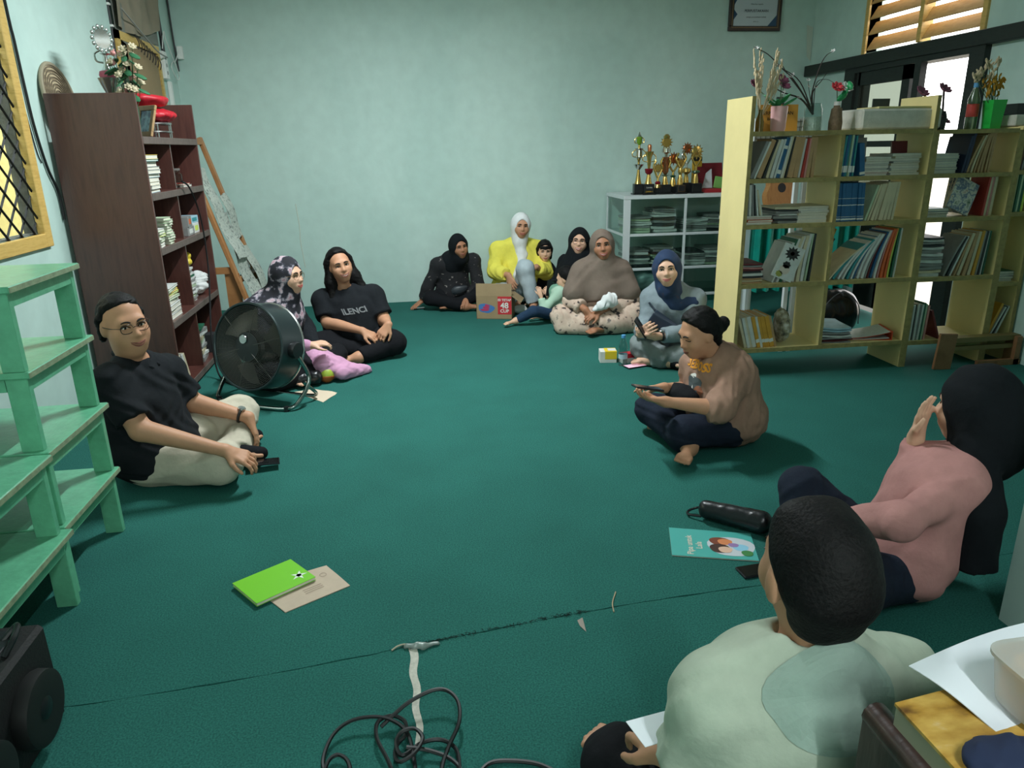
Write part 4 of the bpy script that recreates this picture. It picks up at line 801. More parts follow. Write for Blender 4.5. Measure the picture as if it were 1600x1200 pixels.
M_redbox = mat('dark_red_velvet', (112, 18, 30), .8); MB().bb((-.13, -.12, 0), (.16, .10, .035), ch=.003).build('tray', mat('red_card', (150, 26, 34), .6), rb); mb = MB(); mb.box((.02, .105, .15), (.29, .022, .25), M=rotm(R(-14)), ch=.003); mb.build('lid', M_redbox, rb)
mb = MB(); mb.prism([(-.05, 0), (.05, 0), (.03, .18), (-.02, .14)], -.008, .008, M=rotm(R(90)), t=(-.03, 0, .04)); mb.build('sail', mat('frosted_acrylic', (200, 206, 210), .25), rb); mb = MB(); mb.box((.08, -.02, .09), (.10, .01, .11), M=rotm(0, R(8), 0), ch=.004); mb.build('green_plate', mat('green_white_print', (120, 176, 92), .4), rb)
o = MB().bb((-.05, -.004, 0), (.05, .004, .14), ch=.001).build('name_sign', mat('amber_sign', (214, 170, 40), .5)); o.location = (2.90, 7.22, cz+.0); o.scale = (1, 1, 2.4); tag(o, 'small amber sign with a dark header standing behind the red box', 'sign'); MB().bb((-.05, -.0045, .122), (.05, -.0035, .14)).build('header', M_tbase, o)
# ---------------------------------------------------------------- the people
V3 = Vector
def fabric(name, c, noise=.12, rough=.9, bump=.25, bs=45): return mat(name, c, rough, 0, noise, 9, bump, bs, spec=.2)
M_blackshirt = fabric('black_cotton', (24, 27, 31)); M_khaki = fabric('pale_khaki_cotton', (186, 178, 160)); M_navy = fabric('dark_navy_cotton', (27, 34, 48)); M_blacktr = fabric('black_trouser', (19, 20, 24))
M_brown = fabric('dusty_brown_jersey', (150, 118, 101)); M_pink = fabric('dusty_rose_jersey', (178, 128, 124)); M_sage = fabric('pale_sage_cotton', (176, 186, 168))
M_sage2 = fabric('sage_damp_patch', (150, 170, 158)); M_taupe = fabric('taupe_crepe', (116, 102, 92)); M_greyblue = fabric('grey_blue_cotton', (124, 136, 142)); M_greytr = fabric('grey_trouser', (122, 130, 130))
M_yellow = fabric('lemon_yellow_cotton', (228, 217, 92)); M_whitesc = fabric('white_voile', (222, 224, 224)); M_jeans = fabric('pale_grey_denim', (170, 182, 188)); M_blackhj = fabric('black_crepe', (17, 21, 25)); M_mint = ramp_mat('mint_stripe_jersey', 'wave', 9, [(.2, (112, 158, 134)), (.45, (176, 204, 182)), (.8, (170, 200, 178))], .9, (.1, .1, 1))
M_floral = ramp_mat('black_floral_voile', 'noise', 19, [(.44, (26, 26, 34)), (.52, (38, 38, 50)), (.57, (128, 124, 134)), (.63, (190, 168, 176)), (.72, (150, 110, 124))], .9, None, 5)
M_dress = ramp_mat('beige_leaf_print', 'noise', 17, [(.30, (44, 40, 42)), (.36, (70, 62, 60)), (.40, (190, 164, 148)), (.62, (206, 184, 166)), (.70, (120, 108, 104))], .9, None, 2)
M_letters = ramp_mat('black_marked_jersey', 'noise', 26, [(.58, (22, 22, 26)), (.67, (30, 30, 34)), (.70, (150, 142, 136)), (.76, (60, 56, 56))], .9, (1, 1, 1.6), 2)
M_navyscarf = ramp_mat('navy_printed_scarf', 'noise', 14, [(.5, (22, 44, 76)), (.62, (28, 52, 84)), (.68, (66, 52, 66)), (.74, (140, 112, 120))], .85, None, 4)
M_pinkskirt = fabric('orchid_pink_cotton', (196, 146, 176)); M_strap = mat('watch_leather', (30, 26, 24), .5); M_steel = mat('brushed_steel', (190, 190, 188), .25, .9)
M_phone = mat('phone_glass_black', (12, 13, 16), .12, 0, coat=.6); M_phone_body = mat('phone_edge', (40, 42, 46), .35, .5)
def phone(label, c, u, v, w=.073, h=.152, t=.009, screen=None):
    """u along the long side, v along the short side; the screen looks along u x v"""
    u = unit(u); v = unit(np.array(v)-u*(np.array(v)@u)); n = np.cross(u, v); M = np.stack([u, v, n], 1); c = np.array(c, float)
    t_ = empty('phone', c, 0, label, 'phone'); mb = MB(); mb.box((0, 0, 0), (h, w, t), 0, M, .003); mb.build('phone_case', M_phone_body, t_)
    mb = MB(); mb.box(n*(t/2+.0003), (h-.008, w-.007, .0012), 0, M); mb.build('screen', screen or M_phone, t_)
    mb = MB(); mb.box(-n*(t/2+.0006)+u*h*.36+v*w*.2, (.03, .022, .0014), 0, M, .0005); mb.build('camera_bump', M_phone, t_); return t_
def wristwatch(p, q, strap=M_strap, t=.86, name='watch'):
    J = p.J; a = J['el'+q]+(J['wr'+q]-J['el'+q])*t; u, w, d = frame(J['wr'+q]-J['el'+q]); r = .031*p.sc; mb = MB()
    mb.tube([a+(u*math.cos(x)+w*math.sin(x))*r for x in np.linspace(0, 2*math.pi, 21)[:-1]], .0075, 6, 0, closed=True); o = mb.build(name, strap, p.o, True)
    up = np.array([0, 0, 1.]); up = unit(up-d*(up@d)); c = a+up*(r+.004); M = np.stack([u, np.cross(up, u), up], 1); MB().lathe([(.019, -.005), (.020, .002), (.017, .006)], 18, M=M, t=c).build('watch_case', M_steel, o, True)

# --- man at the left
p = Person('man in a black shirt and khaki trousers sitting beside the stacked green tables', (-1.27, 3.50), -8, 1.12, 1.2, 1.17, (-38, -2, 3), SK1, .005,
    pelvis=(0, 0, .105), waist=V3((-1.30, 3.49, .28)), chest=at(218, 625, 3.50), neck=at(208, 566, 3.50), head=at(193, 506, 3.46),
    shR=at(172, 598, 3.32), shL=at(262, 580, 3.66), elR=at(220, 672, 3.24), elL=at(300, 628, 3.70), wrR=at(352, 704, 3.24), wrL=at(388, 652, 3.66),
    hipR=V3((-1.24, 3.40, .12)), hipL=V3((-1.24, 3.60, .12)), knR=V3((-.93, 3.30, .115)), knL=V3((-.95, 3.86, .17)), anR=V3((-.97, 3.66, .06)), anL=V3((-.90, 3.52, .07)), toR=V3((-.87, 3.82, .05)), toL=V3((-.80, 3.56, .05)),
    hands={'R': dict(dir=V3((.75, -.05, -.35)), palm=V3((0, .3, -1)), curl=.55), 'L': dict(dir=V3((.30, -.18, -.9)), palm=V3((-.9, -.2, -.2)), curl=.35)})
p.make(extra=lambda S: (S.ell(p.H((0, .03, -.055)), np.array([.064, .054, .052])*p.hs, p.Rh, .03), S.ell(p.H((0, .015, -.095)), np.array([.052, .046, .03])*p.hs, p.Rh, .04))); p.face(smile=.35, lip=M_lip2, brow=.85); p.glasses()
p.shirt(M_blackshirt, .78, name='shirt', collar=.012, loose=.006, wr=(.006, 15)); p.trousers(M_khaki, .95, wr=(.006, 24))
p.cap_hair(M_hair, .080, .007, -.035, name='thinning_hair', wr=(.0035, 70), fy=.048, fn=(0, .85, -.42), temples=True, extra=lambda S: (S.cone(p.H((.078, -.02, .03)), p.H((.072, -.035, -.05)), .02, .016, .02), S.cone(p.H((-.078, -.02, .03)), p.H((-.072, -.035, -.05)), .02, .016, .02), S.cone(p.H((0, -.095, .02)), p.H((0, -.09, -.07)), .04, .03, .03)))
cS = SDF()
for q, sx in (('R', 1), ('L', -1)): cS.cone(p.J['neck']+np.array([sx*.062, -.01, .03]), p.J['neck']+np.array([sx*.03, .10, -.02]), .017, .012, .01)
cS.cone(p.J['neck']+np.array([.06, -.01, .035]), p.J['neck']+np.array([0, -.075, .045]), .016, .016, .01).cone(p.J['neck']+np.array([-.06, -.01, .035]), p.J['neck']+np.array([0, -.075, .045]), .016, .016, .01)
sdf_obj('collar', cS, .006, M_blackshirt, p.o)
for q in 'RL': s_ = SDF(); a, t = p.J['an'+q], p.J['to'+q]; d = unit(t-a); s_.cone(a-d*.06, a, .045, .05, .02).cone(a, t, .05, .034, .02).half((0, 0, .002), (0, 0, -1), 0); sdf_obj('sock', s_, .008, M_blacktr, p.o)
wristwatch(p, 'L')
phone('black phone under the hand of the man in khaki trousers', onfloor(412, 722, .035), V3((1, .18, -.06)), V3((-.18, 1, 0)))
MAN = p

# --- woman in the floral headscarf, behind the fan
p = Person('woman in a dark floral headscarf and glasses sitting behind the standing fan', (-.95, 5.12), -35, .98, 1.05, 1.04, (8, 0, 0), SK2, .0065, head=at(449, 431, 5.06), neck=at(434, 471, 5.08),
    shR=V3((-1.05, 4.98, .50)), shL=V3((-.86, 5.26, .50)), wrR=at(484, 540, 4.84), elR=V3((-.96, 4.86, .30)), hands={'R': dict(dir=V3((.9, .2, .1)), palm=V3((0, .2, -1)), curl=.6)})
p.make(); p.face(smile=.2); p.glasses(mat('gold_wire', (150, 120, 80), .3, .8), .024, .019)
p.shirt(M_blackshirt, 1.86, loose=.012, vox=.010)
def dr(S):
    S.cone(p.H((0, -.05, -.10)), p.J['chest']+np.array([0, -.02, .06]), .10, .16, .05); S.ell(p.J['chest']+np.array([0, .06, .02]), (.20, .13, .19), None, .06); S.cone(p.J['shR']+np.array([.0, 0, .0]), p.J['shL'], .085, .085, .05); S.cone(p.J['chest']+np.array([.05, .13, .02]), p.J['waist']+np.array([.06, .16, -.02]), .06, .045, .04)
p.hijab(M_floral, dr, 1.03, vox=.0085, wr=(.004, 24))
def sk(S):
    S.ell((0, .14, .07), (.38, .25, .12), None, .05); S.ell((.02, .08, .10), (.26, .22, .12), None, .05)
p.trousers(M_blacktr, .95, name='black_skirt', vox=.011, extra=lambda S: (sk(S), S.half((0, 0, .003), (0, 0, -1), 0)))
s_ = SDF(); L_ = lambda x, y, z: p.loc(V3((x, y, z)))
s_.cone(L_(-.62, 4.93, .10), L_(-.42, 5.0, .035), .09, .045, .05).cone(L_(-.5, 4.88, .06), L_(-.36, 5.04, .03), .05, .03, .04).cone(L_(-.68, 5.02, .14), L_(-.5, 5.08, .05), .08, .05, .05).cone(L_(-.44, 4.98, .03), L_(-.34, 5.05, .02), .04, .035, .03).wr(.006, 24, 8).half((0, 0, .004), (0, 0, -1), 0)
sdf_obj('pink_skirt', s_, .009, M_pinkskirt, p.o)
s_ = SDF(); s_.cone(p.J['wrR']-unit(p.J['wrR']-p.J['elR'])*.05, p.J['wrR']-unit(p.J['wrR']-p.J['elR'])*.02, .042, .040, .01); sdf_obj('pink_cuff', s_, .007, M_pinkskirt, p.o)
FLO = p

# --- woman in the black lettered tee
p = Person('smiling long-haired woman in a black lettered T-shirt beside the floral headscarf', (-.42, 5.66), -78, 1.04, 1.28, 1.06, (6, 4, 10), SK1, .0062, head=at(531, 415, 5.60), neck=at(536, 453, 5.63),
    shR=at(505, 470, 5.64), shL=at(583, 462, 5.66), elR=at(512, 503, 5.54), elL=at(600, 500, 5.56), wrR=at(566, 517, 5.38), wrL=at(607, 507, 5.38), knR=V3((-.74, 5.42, .12)), knL=V3((-.15, 5.44, .11)), chest=at(545, 488, 5.66),
    hands={'R': dict(dir=V3((.8, -.2, -.4)), palm=V3((0, .4, -1)), curl=.7), 'L': dict(dir=V3((-.5, -.3, -.6)), palm=V3((-.3, .4, -1)), curl=.7)})
p.make(); p.face(smile=1.0, teeth=True, lip=M_lip2); p.shirt(M_blackshirt, .80, loose=.012, vox=.009); p.trousers(M_blacktr, .97, vox=.011)
def lh(S):
    for sx, e in ((1, (.115, -.01, -.25)), (-1, (-.12, .0, -.20))): S.cone(p.H((sx*.072, -.025, .02)), p.H((sx*.085, -.03, -.10)), .032, .040, .05); S.cone(p.H((sx*.085, -.03, -.10)), p.H(e), .042, .034, .05)
    S.cone(p.H((0, -.07, .02)), p.H((0, -.085, -.22)), .07, .08, .05)
p.cap_hair(M_hair, .070, .014, -.05, lh, 'long_hair')
V, F = text_verts('ILENCI', .062, 'CENTER', .002); c = (p.J['shR']+p.J['shL'])/2; ux = unit(p.J['shL']-p.J['shR']); up = unit(p.J['neck']-p.J['waist'])
p.decal(p.shirtS, V, F, mat('print_grey', (120, 122, 124), .8), c-up*.055+np.cross(ux, up)*.05+ux*.02, ux, up, 'lettering', .003)
TEE = p

# --- woman in black headscarf leaning on her hand against the back wall
p = Person('woman in a black headscarf and marked black top leaning on one hand by the box', (.43, 7.22), -84, .93, .98, .95, (12, -4, 8), SK3, .0068, head=at(717, 385, 7.06), neck=at(712, 412, 7.15), shR=at(684, 414, 7.17), shL=at(740, 407, 7.17), elR=at(668, 450, 7.17), wrR=at(660, 470, 7.18), elL=at(748, 448, 7.10), wrL=at(728, 466, 6.98),
    knR=at(672, 466, 7.05), knL=V3((.68, 7.0, .16)), anR=V3((.52, 6.93, .05)), toR=V3((.66, 6.92, .04)), anL=V3((.40, 7.0, .05)), toL=V3((.28, 6.98, .04)),
    hands={'R': dict(dir=V3((-.75, -.5, -.4)), palm=V3((0, 0, -1)), curl=.15), 'L': dict(dir=V3((-.4, -.5, -.3)), curl=.5)})
p.make(); p.face(smile=.6, lip=M_lip2); p.shirt(M_letters, 1.85, loose=.014, vox=.010); p.trousers(M_blacktr, .9, vox=.011)
p.hijab(M_blackhj, lambda S: S.ell(p.J['chest']+np.array([0, .03, .05]), (.13, .10, .11), None, .05).cone(p.H((0, -.03, -.13)), p.J['chest']+np.array([0, .03, .05]), .08, .12, .05), .96, vox=.0085)
s_ = SDF(); c = p.loc(at(718, 452, 6.98)); s_.ell(c, (.085, .035, .05), rotm(0, .3, 0)).half(c+np.array([0, 0, .035]), (0, 0, 1)); bag = sdf_obj('waist_bag', s_, .008, mat('charcoal_leather', (44, 48, 54), .45), p.o)
wristwatch(p, 'R', mat('pale_band', (176, 150, 136), .6), .82, 'wristband')
phone('dark phone under the fingers of the woman leaning on one hand', V3((.075, 7.155, .007)), V3((1, .1, 0)), V3((-.1, 1, 0)), .06, .11)

# --- woman in yellow
p = Person('woman in a lemon yellow shirt and white headscarf against the back wall', (1.03, 7.20), -92, 1.0, 1.1, 1.0, (4, -2, -4), SK1, .0066, pelvis=(0, .0, .13), waist=at(812, 430, 7.20), chest=at(812, 405, 7.25), head=at(814, 353, 7.14), neck=at(811, 379, 7.22), shR=at(778, 391, 7.25), shL=at(843, 390, 7.25), elR=at(773, 424, 7.14), wrR=at(795, 430, 6.95), elL=at(852, 425, 7.08), wrL=at(838, 417, 6.9),
    hipR=V3((.97, 7.1, .14)), hipL=V3((1.12, 7.1, .14)), knR=V3((.84, 6.92, .17)), knL=V3((1.09, 6.82, .41)), anR=V3((1.0, 6.84, .06)), anL=V3((1.16, 6.78, .07)), toR=V3((1.06, 6.74, .03)), toL=V3((1.14, 6.66, .03)),
    hands={'R': dict(dir=V3((.3, -.4, -.8)), palm=V3((.4, .3, -.3)), curl=.3), 'L': dict(dir=V3((-.85, -.3, 0)), palm=V3((0, .3, -1)), curl=.4)})
p.make(); p.face(smile=.6); p.shirt(M_yellow, 1.8, loose=.022, wr=(.008, 18), vox=.0095, hem=.10); p.trousers(M_jeans, .95, vox=.0105, g=.022)
p.hijab(M_whitesc, lambda S: (S.cone(p.H((0, .0, -.165)), p.J['chest']+np.array([.0, .11, .06]), .06, .05, .04), S.cone(p.J['chest']+np.array([.0, .12, .08]), p.J['waist']+np.array([.02, .14, -.06]), .045, .045, .03), S.cone(p.J['chest']+np.array([-.04, .12, .06]), p.J['waist']+np.array([.05, .14, .02]), .03, .035, .03)), 1., vox=.0085)

# --- girl in black behind the toddler
p = Person('young girl with a fringe in a black shirt between yellow shirt and black headscarf', (1.34, 7.24), -105, .76, .95, .86, (10, -6, 0), SK4, .007, head=at(851, 392, 7.12), neck=at(855, 418, 7.2), shR=at(836, 433, 7.2), shL=at(874, 433, 7.2), elR=at(832, 455, 7.1), wrR=at(845, 455, 6.95), elL=at(878, 455, 7.1), wrL=at(866, 455, 6.95), hands={'R': dict(curl=.7), 'L': dict(curl=.7)})
p.make(); p.face(smile=.1); p.shirt(M_blackshirt, .7, vox=.010); p.trousers(M_blacktr, vox=.011)
p.cap_hair(M_hair, .036, .013, -.05, lambda S: (S.cone(p.H((.07, -.01, .02)), p.H((.07, -.02, -.09)), .024, .016, .02), S.cone(p.H((-.07, -.01, .02)), p.H((-.07, -.02, -.09)), .024, .016, .02), S.cone(p.H((0, -.07, 0)), p.H((0, -.07, -.1)), .06, .04, .03)), 'bobbed_hair')
s_ = SDF(); [s_.cone(p.H((x, .078-abs(x)*.35, .062)), p.H((x*1.05, .088-abs(x)*.45, .038)), .011, .008, .008) for x in np.linspace(-.05, .05, 7)]; sdf_obj('fringe', s_, .006, M_hair, p.o)
GIRL = p

# --- woman in glasses and black headscarf
p = Person('laughing woman in round glasses and long black headscarf behind the toddler', (1.60, 6.66), -105, .97, 1.05, 1.0, (0, 4, -4), SK2, .0066, head=at(905, 377, 6.58), neck=at(909, 409, 6.64))
p.make(); p.face(smile=1., teeth=True); p.glasses(M_wire, .024, .020); p.shirt(M_blackhj, 1.85, vox=.0115); p.trousers(M_blacktr, vox=.012)
p.hijab(M_blackhj, lambda S: (S.cone(p.H((0, -.035, -.13)), p.J['chest']+np.array([0, .02, .02]), .09, .19, .06), S.ell(p.J['chest']+np.array([0, .04, -.05]), (.23, .18, .24), None, .06)), 1., vox=.009, cut=lambda S: S.half((0, 0, .24), (0, 0, -1)))

# --- toddler seen from behind
p = Person('toddler in a mint striped shirt and jeans seen from behind', (1.33, 6.36), 168, .60, 1.05, .86, (-18, -14, 0), SK4, .0062, head=at(884, 435, 6.34), neck=at(880, 462, 6.36), waist=V3((1.35, 6.36, .14)), chest=V3((1.33, 6.36, .22)), shR=V3((1.29, 6.45, .27)), shL=V3((1.31, 6.27, .27)), elL=at(850, 485, 6.26), wrL=at(845, 462, 6.30), elR=at(862, 484, 6.5), wrR=at(856, 462, 6.46),
    pelvis=V3((1.36, 6.36, .075)), hipR=V3((1.33, 6.42, .07)), hipL=V3((1.33, 6.30, .07)), knL=V3((1.06, 6.20, .13)), anL=V3((.91, 6.24, .045)), toL=V3((.80, 6.18, .03)), knR=V3((1.2, 6.5, .09)), anR=V3((1.17, 6.39, .045)), toR=V3((1.05, 6.37, .03)),
    hands={'R': dict(dir=V3((-.2, .1, .8)), palm=V3((0, .6, 0)), curl=.5), 'L': dict(dir=V3((-.2, .1, .8)), palm=V3((0, .6, 0)), curl=.5)})
p.make(); p.face(); p.shirt(M_mint, 1.8, vox=.0085, loose=.002); p.trousers(fabric('toddler_denim', (38, 58, 82)), .9, vox=.009, g=.012)
p.cap_hair(M_hair_short, .05, .016, -.05, lambda S: S.cone(p.H((0, -.07, .0)), p.H((0, -.068, -.06)), .062, .05, .03), 'short_hair')
phone('black tablet phone with white sticker held up by the toddler', at(861, 450, 6.42), V3((.1, -.1, 1)), V3((1, .2, 0)), .085, .15)

# --- woman in the long taupe headscarf
p = Person('woman in a long taupe headscarf and beige leaf-print dress', (1.60, 6.02), -98, 1.02, 1.15, 1.05, (-4, 2, 6), SK3, .0062, head=at(941, 383, 5.94), neck=at(945, 415, 6.0), wrR=at(915, 484, 5.78), wrL=at(936, 488, 5.76), elR=at(893, 470, 5.92), elL=at(985, 470, 5.92), shR=V3((1.45, 6.0, .50)), shL=V3((1.77, 6.0, .50)),
    knR=V3((1.26, 5.92, .14)), knL=V3((1.86, 5.86, .14)), anL=V3((1.56, 5.76, .06)), toL=V3((1.43, 5.68, .045)), anR=V3((1.6, 5.86, .06)), toR=V3((1.72, 5.88, .04)),
    hands={'R': dict(dir=V3((.4, -.3, -.7)), palm=V3((.6, .2, -.3)), curl=.5), 'L': dict(dir=V3((-.8, -.2, -.25)), palm=V3((0, .4, -1)), curl=.6)})
p.make(); p.face(smile=.8, teeth=True, lip=M_lip); p.shirt(M_dress, 1.72, loose=.016, vox=.0095, wr=(.006, 26), name='dress_top')
p.trousers(M_dress, .80, name='dress_skirt', wr=(.008, 26), g=.03, vox=.0095, extra=lambda S: (S.ell((0, .12, .10), (.30, .20, .12), None, .07), S.cone((-.33, .18, .05), (.05, .22, .05), .06, .05, .06), S.cone((.33, .2, .05), (.1, .24, .05), .06, .05, .06), S.half((0, 0, .003), (0, 0, -1), 0)))
def td(S):
    J = p.J; n = J['neck']; S.cone(p.H((0, -.025, -.13)), n+np.array([0, .01, -.02]), .08, .11, .05); S.ell(J['chest']+np.array([0, .015, .01]), (.21, .15, .20), None, .06); S.ell(J['waist']+np.array([0, .06, .03]), (.22, .16, .17), None, .06)
    for q_ in 'RL': S.cone(n+np.array([0, 0, -.03]), J['sh'+q_]+np.array([0, .01, -.01]), .09, .092, .06); S.cone(J['sh'+q_]+np.array([0, .01, -.01]), J['sh'+q_]*.3+J['el'+q_]*.7+np.array([0, .02, 0]), .092, .108, .06)
p.hijab(M_taupe, td, 1.02, vox=.0085, wr=(.005, 22), cut=lambda S: S.half((0, .1, .235), (0, .35, -1), .006))
TAU = p

# --- woman in grey with a navy scarf
p = Person('woman in grey with a navy printed scarf sitting by the water bottle', (1.88, 5.02), -118, 1.02, 1.08, 1.04, (6, 2, 6), SK2, .006, head=at(1042, 420, 4.90), neck=at(1052, 461, 4.96), chest=V3((1.84, 4.98, .42)), shR=at(1018, 468, 5.02), shL=at(1086, 468, 4.90), elR=at(1010, 508, 4.95), wrR=at(1000, 522, 4.76), elL=at(1083, 518, 4.76), wrL=at(1024, 526, 4.70),
    knR=V3((1.63, 4.88, .13)), knL=V3((1.95, 4.66, .12)), anR=V3((1.77, 4.72, .05)), toR=V3((1.86, 4.63, .035)), anL=V3((1.66, 4.80, .05)), toL=V3((1.55, 4.84, .03)),
    hands={'R': dict(dir=V3((.2, -.5, .35)), palm=V3((.7, .2, .3)), curl=.5), 'L': dict(dir=V3((-.9, .1, .15)), palm=V3((0, .2, .9)), curl=.6)})
p.make(); p.face(smile=.35); p.shirt(M_greyblue, 1.80, loose=.012, vox=.0085); p.trousers(M_greytr, .96, g=.026, vox=.0095, wr=(.007, 22))
p.hijab(M_navyscarf, lambda S: (S.cone(p.H((0, -.01, -.15)), p.J['neck']+np.array([0, .03, -.03]), .075, .105, .04), S.cone(p.J['neck']+np.array([0, .06, -.05]), p.J['shL']+np.array([-.0, .05, -.01]), .06, .05, .05)), 1., vox=.0075)
wristwatch(p, 'L', M_strap, .84)
s_ = SDF(); c = p.loc(at(1037, 506, 4.80)); sl = unit(p.loc(at(1060, 522, 4.74))-p.loc(at(1015, 490, 4.86))); s_.cone(c-sl*.10, c+sl*.10, .052, .052, .02, ca=True, cb=True); s_.half(c+np.array([0, .03, 0]), (0, 1, 0)); sdf_obj('shoulder_bag', s_, .007, mat('navy_leather', (30, 42, 58), .4), p.o)
pts = p.shirtS.march([p.J['shR']*t+c*(1-t)+np.array([0, .15, 0]) for t in np.linspace(1, .1, 9)], (0, -1, 0), .004); MB().tube(pts, .007, 6).build('bag_strap', MATS['navy_leather'], p.o)
s_ = SDF(); a, t = p.J['anR'], p.J['toR']; d = unit(t-a); s_.cone(a-d*.05, t, .042, .036, .02).half((0, 0, .002), (0, 0, -1), 0); sdf_obj('sock', s_, .008, M_blacktr, p.o)
phone('dark phone in the hands of the woman in grey', at(1002, 512, 4.70), V3((-.5, .1, .8)), V3((.5, .8, .2)))
GRY = p

# --- woman in the brown tee looking at her phone
p = Person('woman in a dusty brown T-shirt with a hair bun looking down at her phone', (1.60, 3.42), 196, 1.0, 1.2, 1.04, (-6, -20, 0), SK1, .005, waist=V3((1.58, 3.42, .28)), chest=at(1125, 592, 3.42), neck=at(1118, 556, 3.42), head=at(1092, 520, 3.40), shL=at(1152, 582, 3.30), shR=at(1088, 572, 3.54), elL=at(1123, 638, 3.16), wrL=at(1040, 628, 3.20), elR=at(1080, 608, 3.60), wrR=at(1038, 606, 3.44),
    hipL=V3((1.58, 3.31, .12)), hipR=V3((1.58, 3.53, .12)), knL=V3((1.33, 3.27, .12)), knR=V3((1.26, 3.60, .13)), anL=V3((1.33, 3.46, .05)), toL=V3((1.27, 3.57, .04)), anR=V3((1.34, 3.22, .05)), toR=V3((1.255, 3.10, .035)),
    hands={'L': dict(dir=V3((-.95, .05, .22)), palm=V3((.1, .3, 1)), curl=.42, thumb=.2), 'R': dict(dir=V3((-.95, -.1, .1)), palm=V3((0, -.4, -1)), curl=.2)})
p.make(); p.face(eyes='down', smile=-.1, lip=M_lip2); p.shirt(M_brown, 1.12, loose=.016, wr=(.006, 20)); p.trousers(M_navy, .90, g=.014)
def bun(S): S.cone(p.H((0, -.095, .0)), p.H((0, -.12, -.01)), .03, .025, .02); S.ell(p.H((0, -.135, -.012)), (.036, .034, .038), None, .015); S.cone(p.H((0, -.06, -.02)), p.H((0, -.062, -.085)), .06, .045, .03)
p.cap_hair(M_hair, .058, .013, -.035, bun, 'hair_in_bun')
sd = lambda c, ux, uy, V, F, m, n: p.decal(p.shirtS, V, F, m, c, ux, uy, n, .003)
fw_ = np.array([0, 1., 0]); c0 = p.J['chest']+np.array([0, .03, -.0]); ux = np.array([-1., 0, 0]); up = unit(p.J['neck']-p.J['waist'])
V, F = text_verts('DEBOSS', .05, 'CENTER', .002); sd(c0+up*.115, ux, up, V, F, mat('print_orange', (226, 150, 44), .8), 'lettering')
def blob(rx, ry, n=18, ph=0, w=.2): return np.array([[0, 0]]+[[rx*(1+w*math.sin(3*t+ph))*math.cos(t), ry*(1+w*math.cos(2*t+ph))*math.sin(t)] for t in np.linspace(0, 2*math.pi, n+1)[:-1]]), [(0, 1+i, 1+(i+1) % n) for i in range(n)]
for (dx, dz, rx, ry, cm) in ((.0, -.05, .05, .045, ('print_dark_grey', (70, 78, 80))), (-.01, -.02, .022, .022, ('print_white', (214, 212, 206))), (.035, -.075, .028, .02, ('print_rust', (150, 92, 66))), (-.02, -.085, .026, .03, ('print_white', (214, 212, 206)))):
    V, F = blob(rx, ry, 18, dx*90); sd(c0+up*(dz+.08)+ux*dx, ux, up, V, F, mat(cm[0], cm[1], .8), 'print')
phone('phone held up by the woman in the brown T-shirt', at(1012, 606, 3.32), V3((-.96, -.05, .2)), V3((.05, -1, .1)))
s_ = SDF(); c = p.loc(V3((1.36, 3.42, .27))); s_.ell(c, (.12, .07, .05)).wr(.004, 30, 4); sdf_obj('lap_bag', s_, .008, M_blacktr, p.o)
BRN = p

# --- woman in dusty rose with black headscarf, right foreground
p = Person('woman in a dusty rose top and black headscarf with one hand raised to her face', (1.60, 2.06), 150, 1.0, 1.02, 1.12, (-30, -4, 0), SK2, .0052, pelvis=V3((1.61, 2.01, .11)), waist=V3((1.67, 2.0, .24)), chest=V3((1.71, 2.0, .37)), neck=at(1530, 702, 2.02), head=at(1526, 634, 2.02), shL=at(1500, 755, 1.90), shR=at(1530, 722, 2.16), elR=at(1420, 785, 2.12), wrR=at(1431, 684, 2.10), elL=at(1408, 815, 1.82), wrL=at(1318, 812, 1.98),
    hipL=V3((1.58, 1.94, .12)), hipR=V3((1.56, 2.12, .12)), knL=V3((1.28, 1.80, .15)), anL=V3((1.40, 2.05, .06)), toL=V3((1.32, 2.14, .04)), knR=V3((1.37, 2.24, .30)), anR=V3((1.29, 2.06, .06)), toR=V3((1.23, 1.97, .04)),
    hands={'R': dict(dir=V3((.06, -.12, 1)), palm=V3((.5, -1, 0)), curl=.14, spread=1.9), 'L': dict(dir=V3((-.8, .3, -.1)), palm=V3((0, 0, -1)), curl=.4)})
p.make(); p.face(); p.shirt(M_pink, 1.90, loose=.016, wr=(.007, 18), sg=.014); p.trousers(M_navy, .95, g=.018)
def pk(S):
    S.cone(p.H((0, -.04, -.07)), p.J['neck']+np.array([0, -.04, -.0]), .095, .10, .05); S.cone(p.loc(at(1525, 715, 1.95)), p.loc(at(1530, 800, 1.86)), .066, .068, .04); S.cone(p.loc(at(1530, 800, 1.86)), p.loc(at(1522, 885, 1.85)), .068, .066, .03, cb=True); S.cone(p.J['neck']+np.array([-.10, .02, .02]), p.J['neck']+np.array([.06, .03, .02]), .06, .06, .04)
p.hijab(M_blackhj, pk, 1.10, vox=.0065, wr=(.004, 22), open_=(.056, .08))
PNK = p

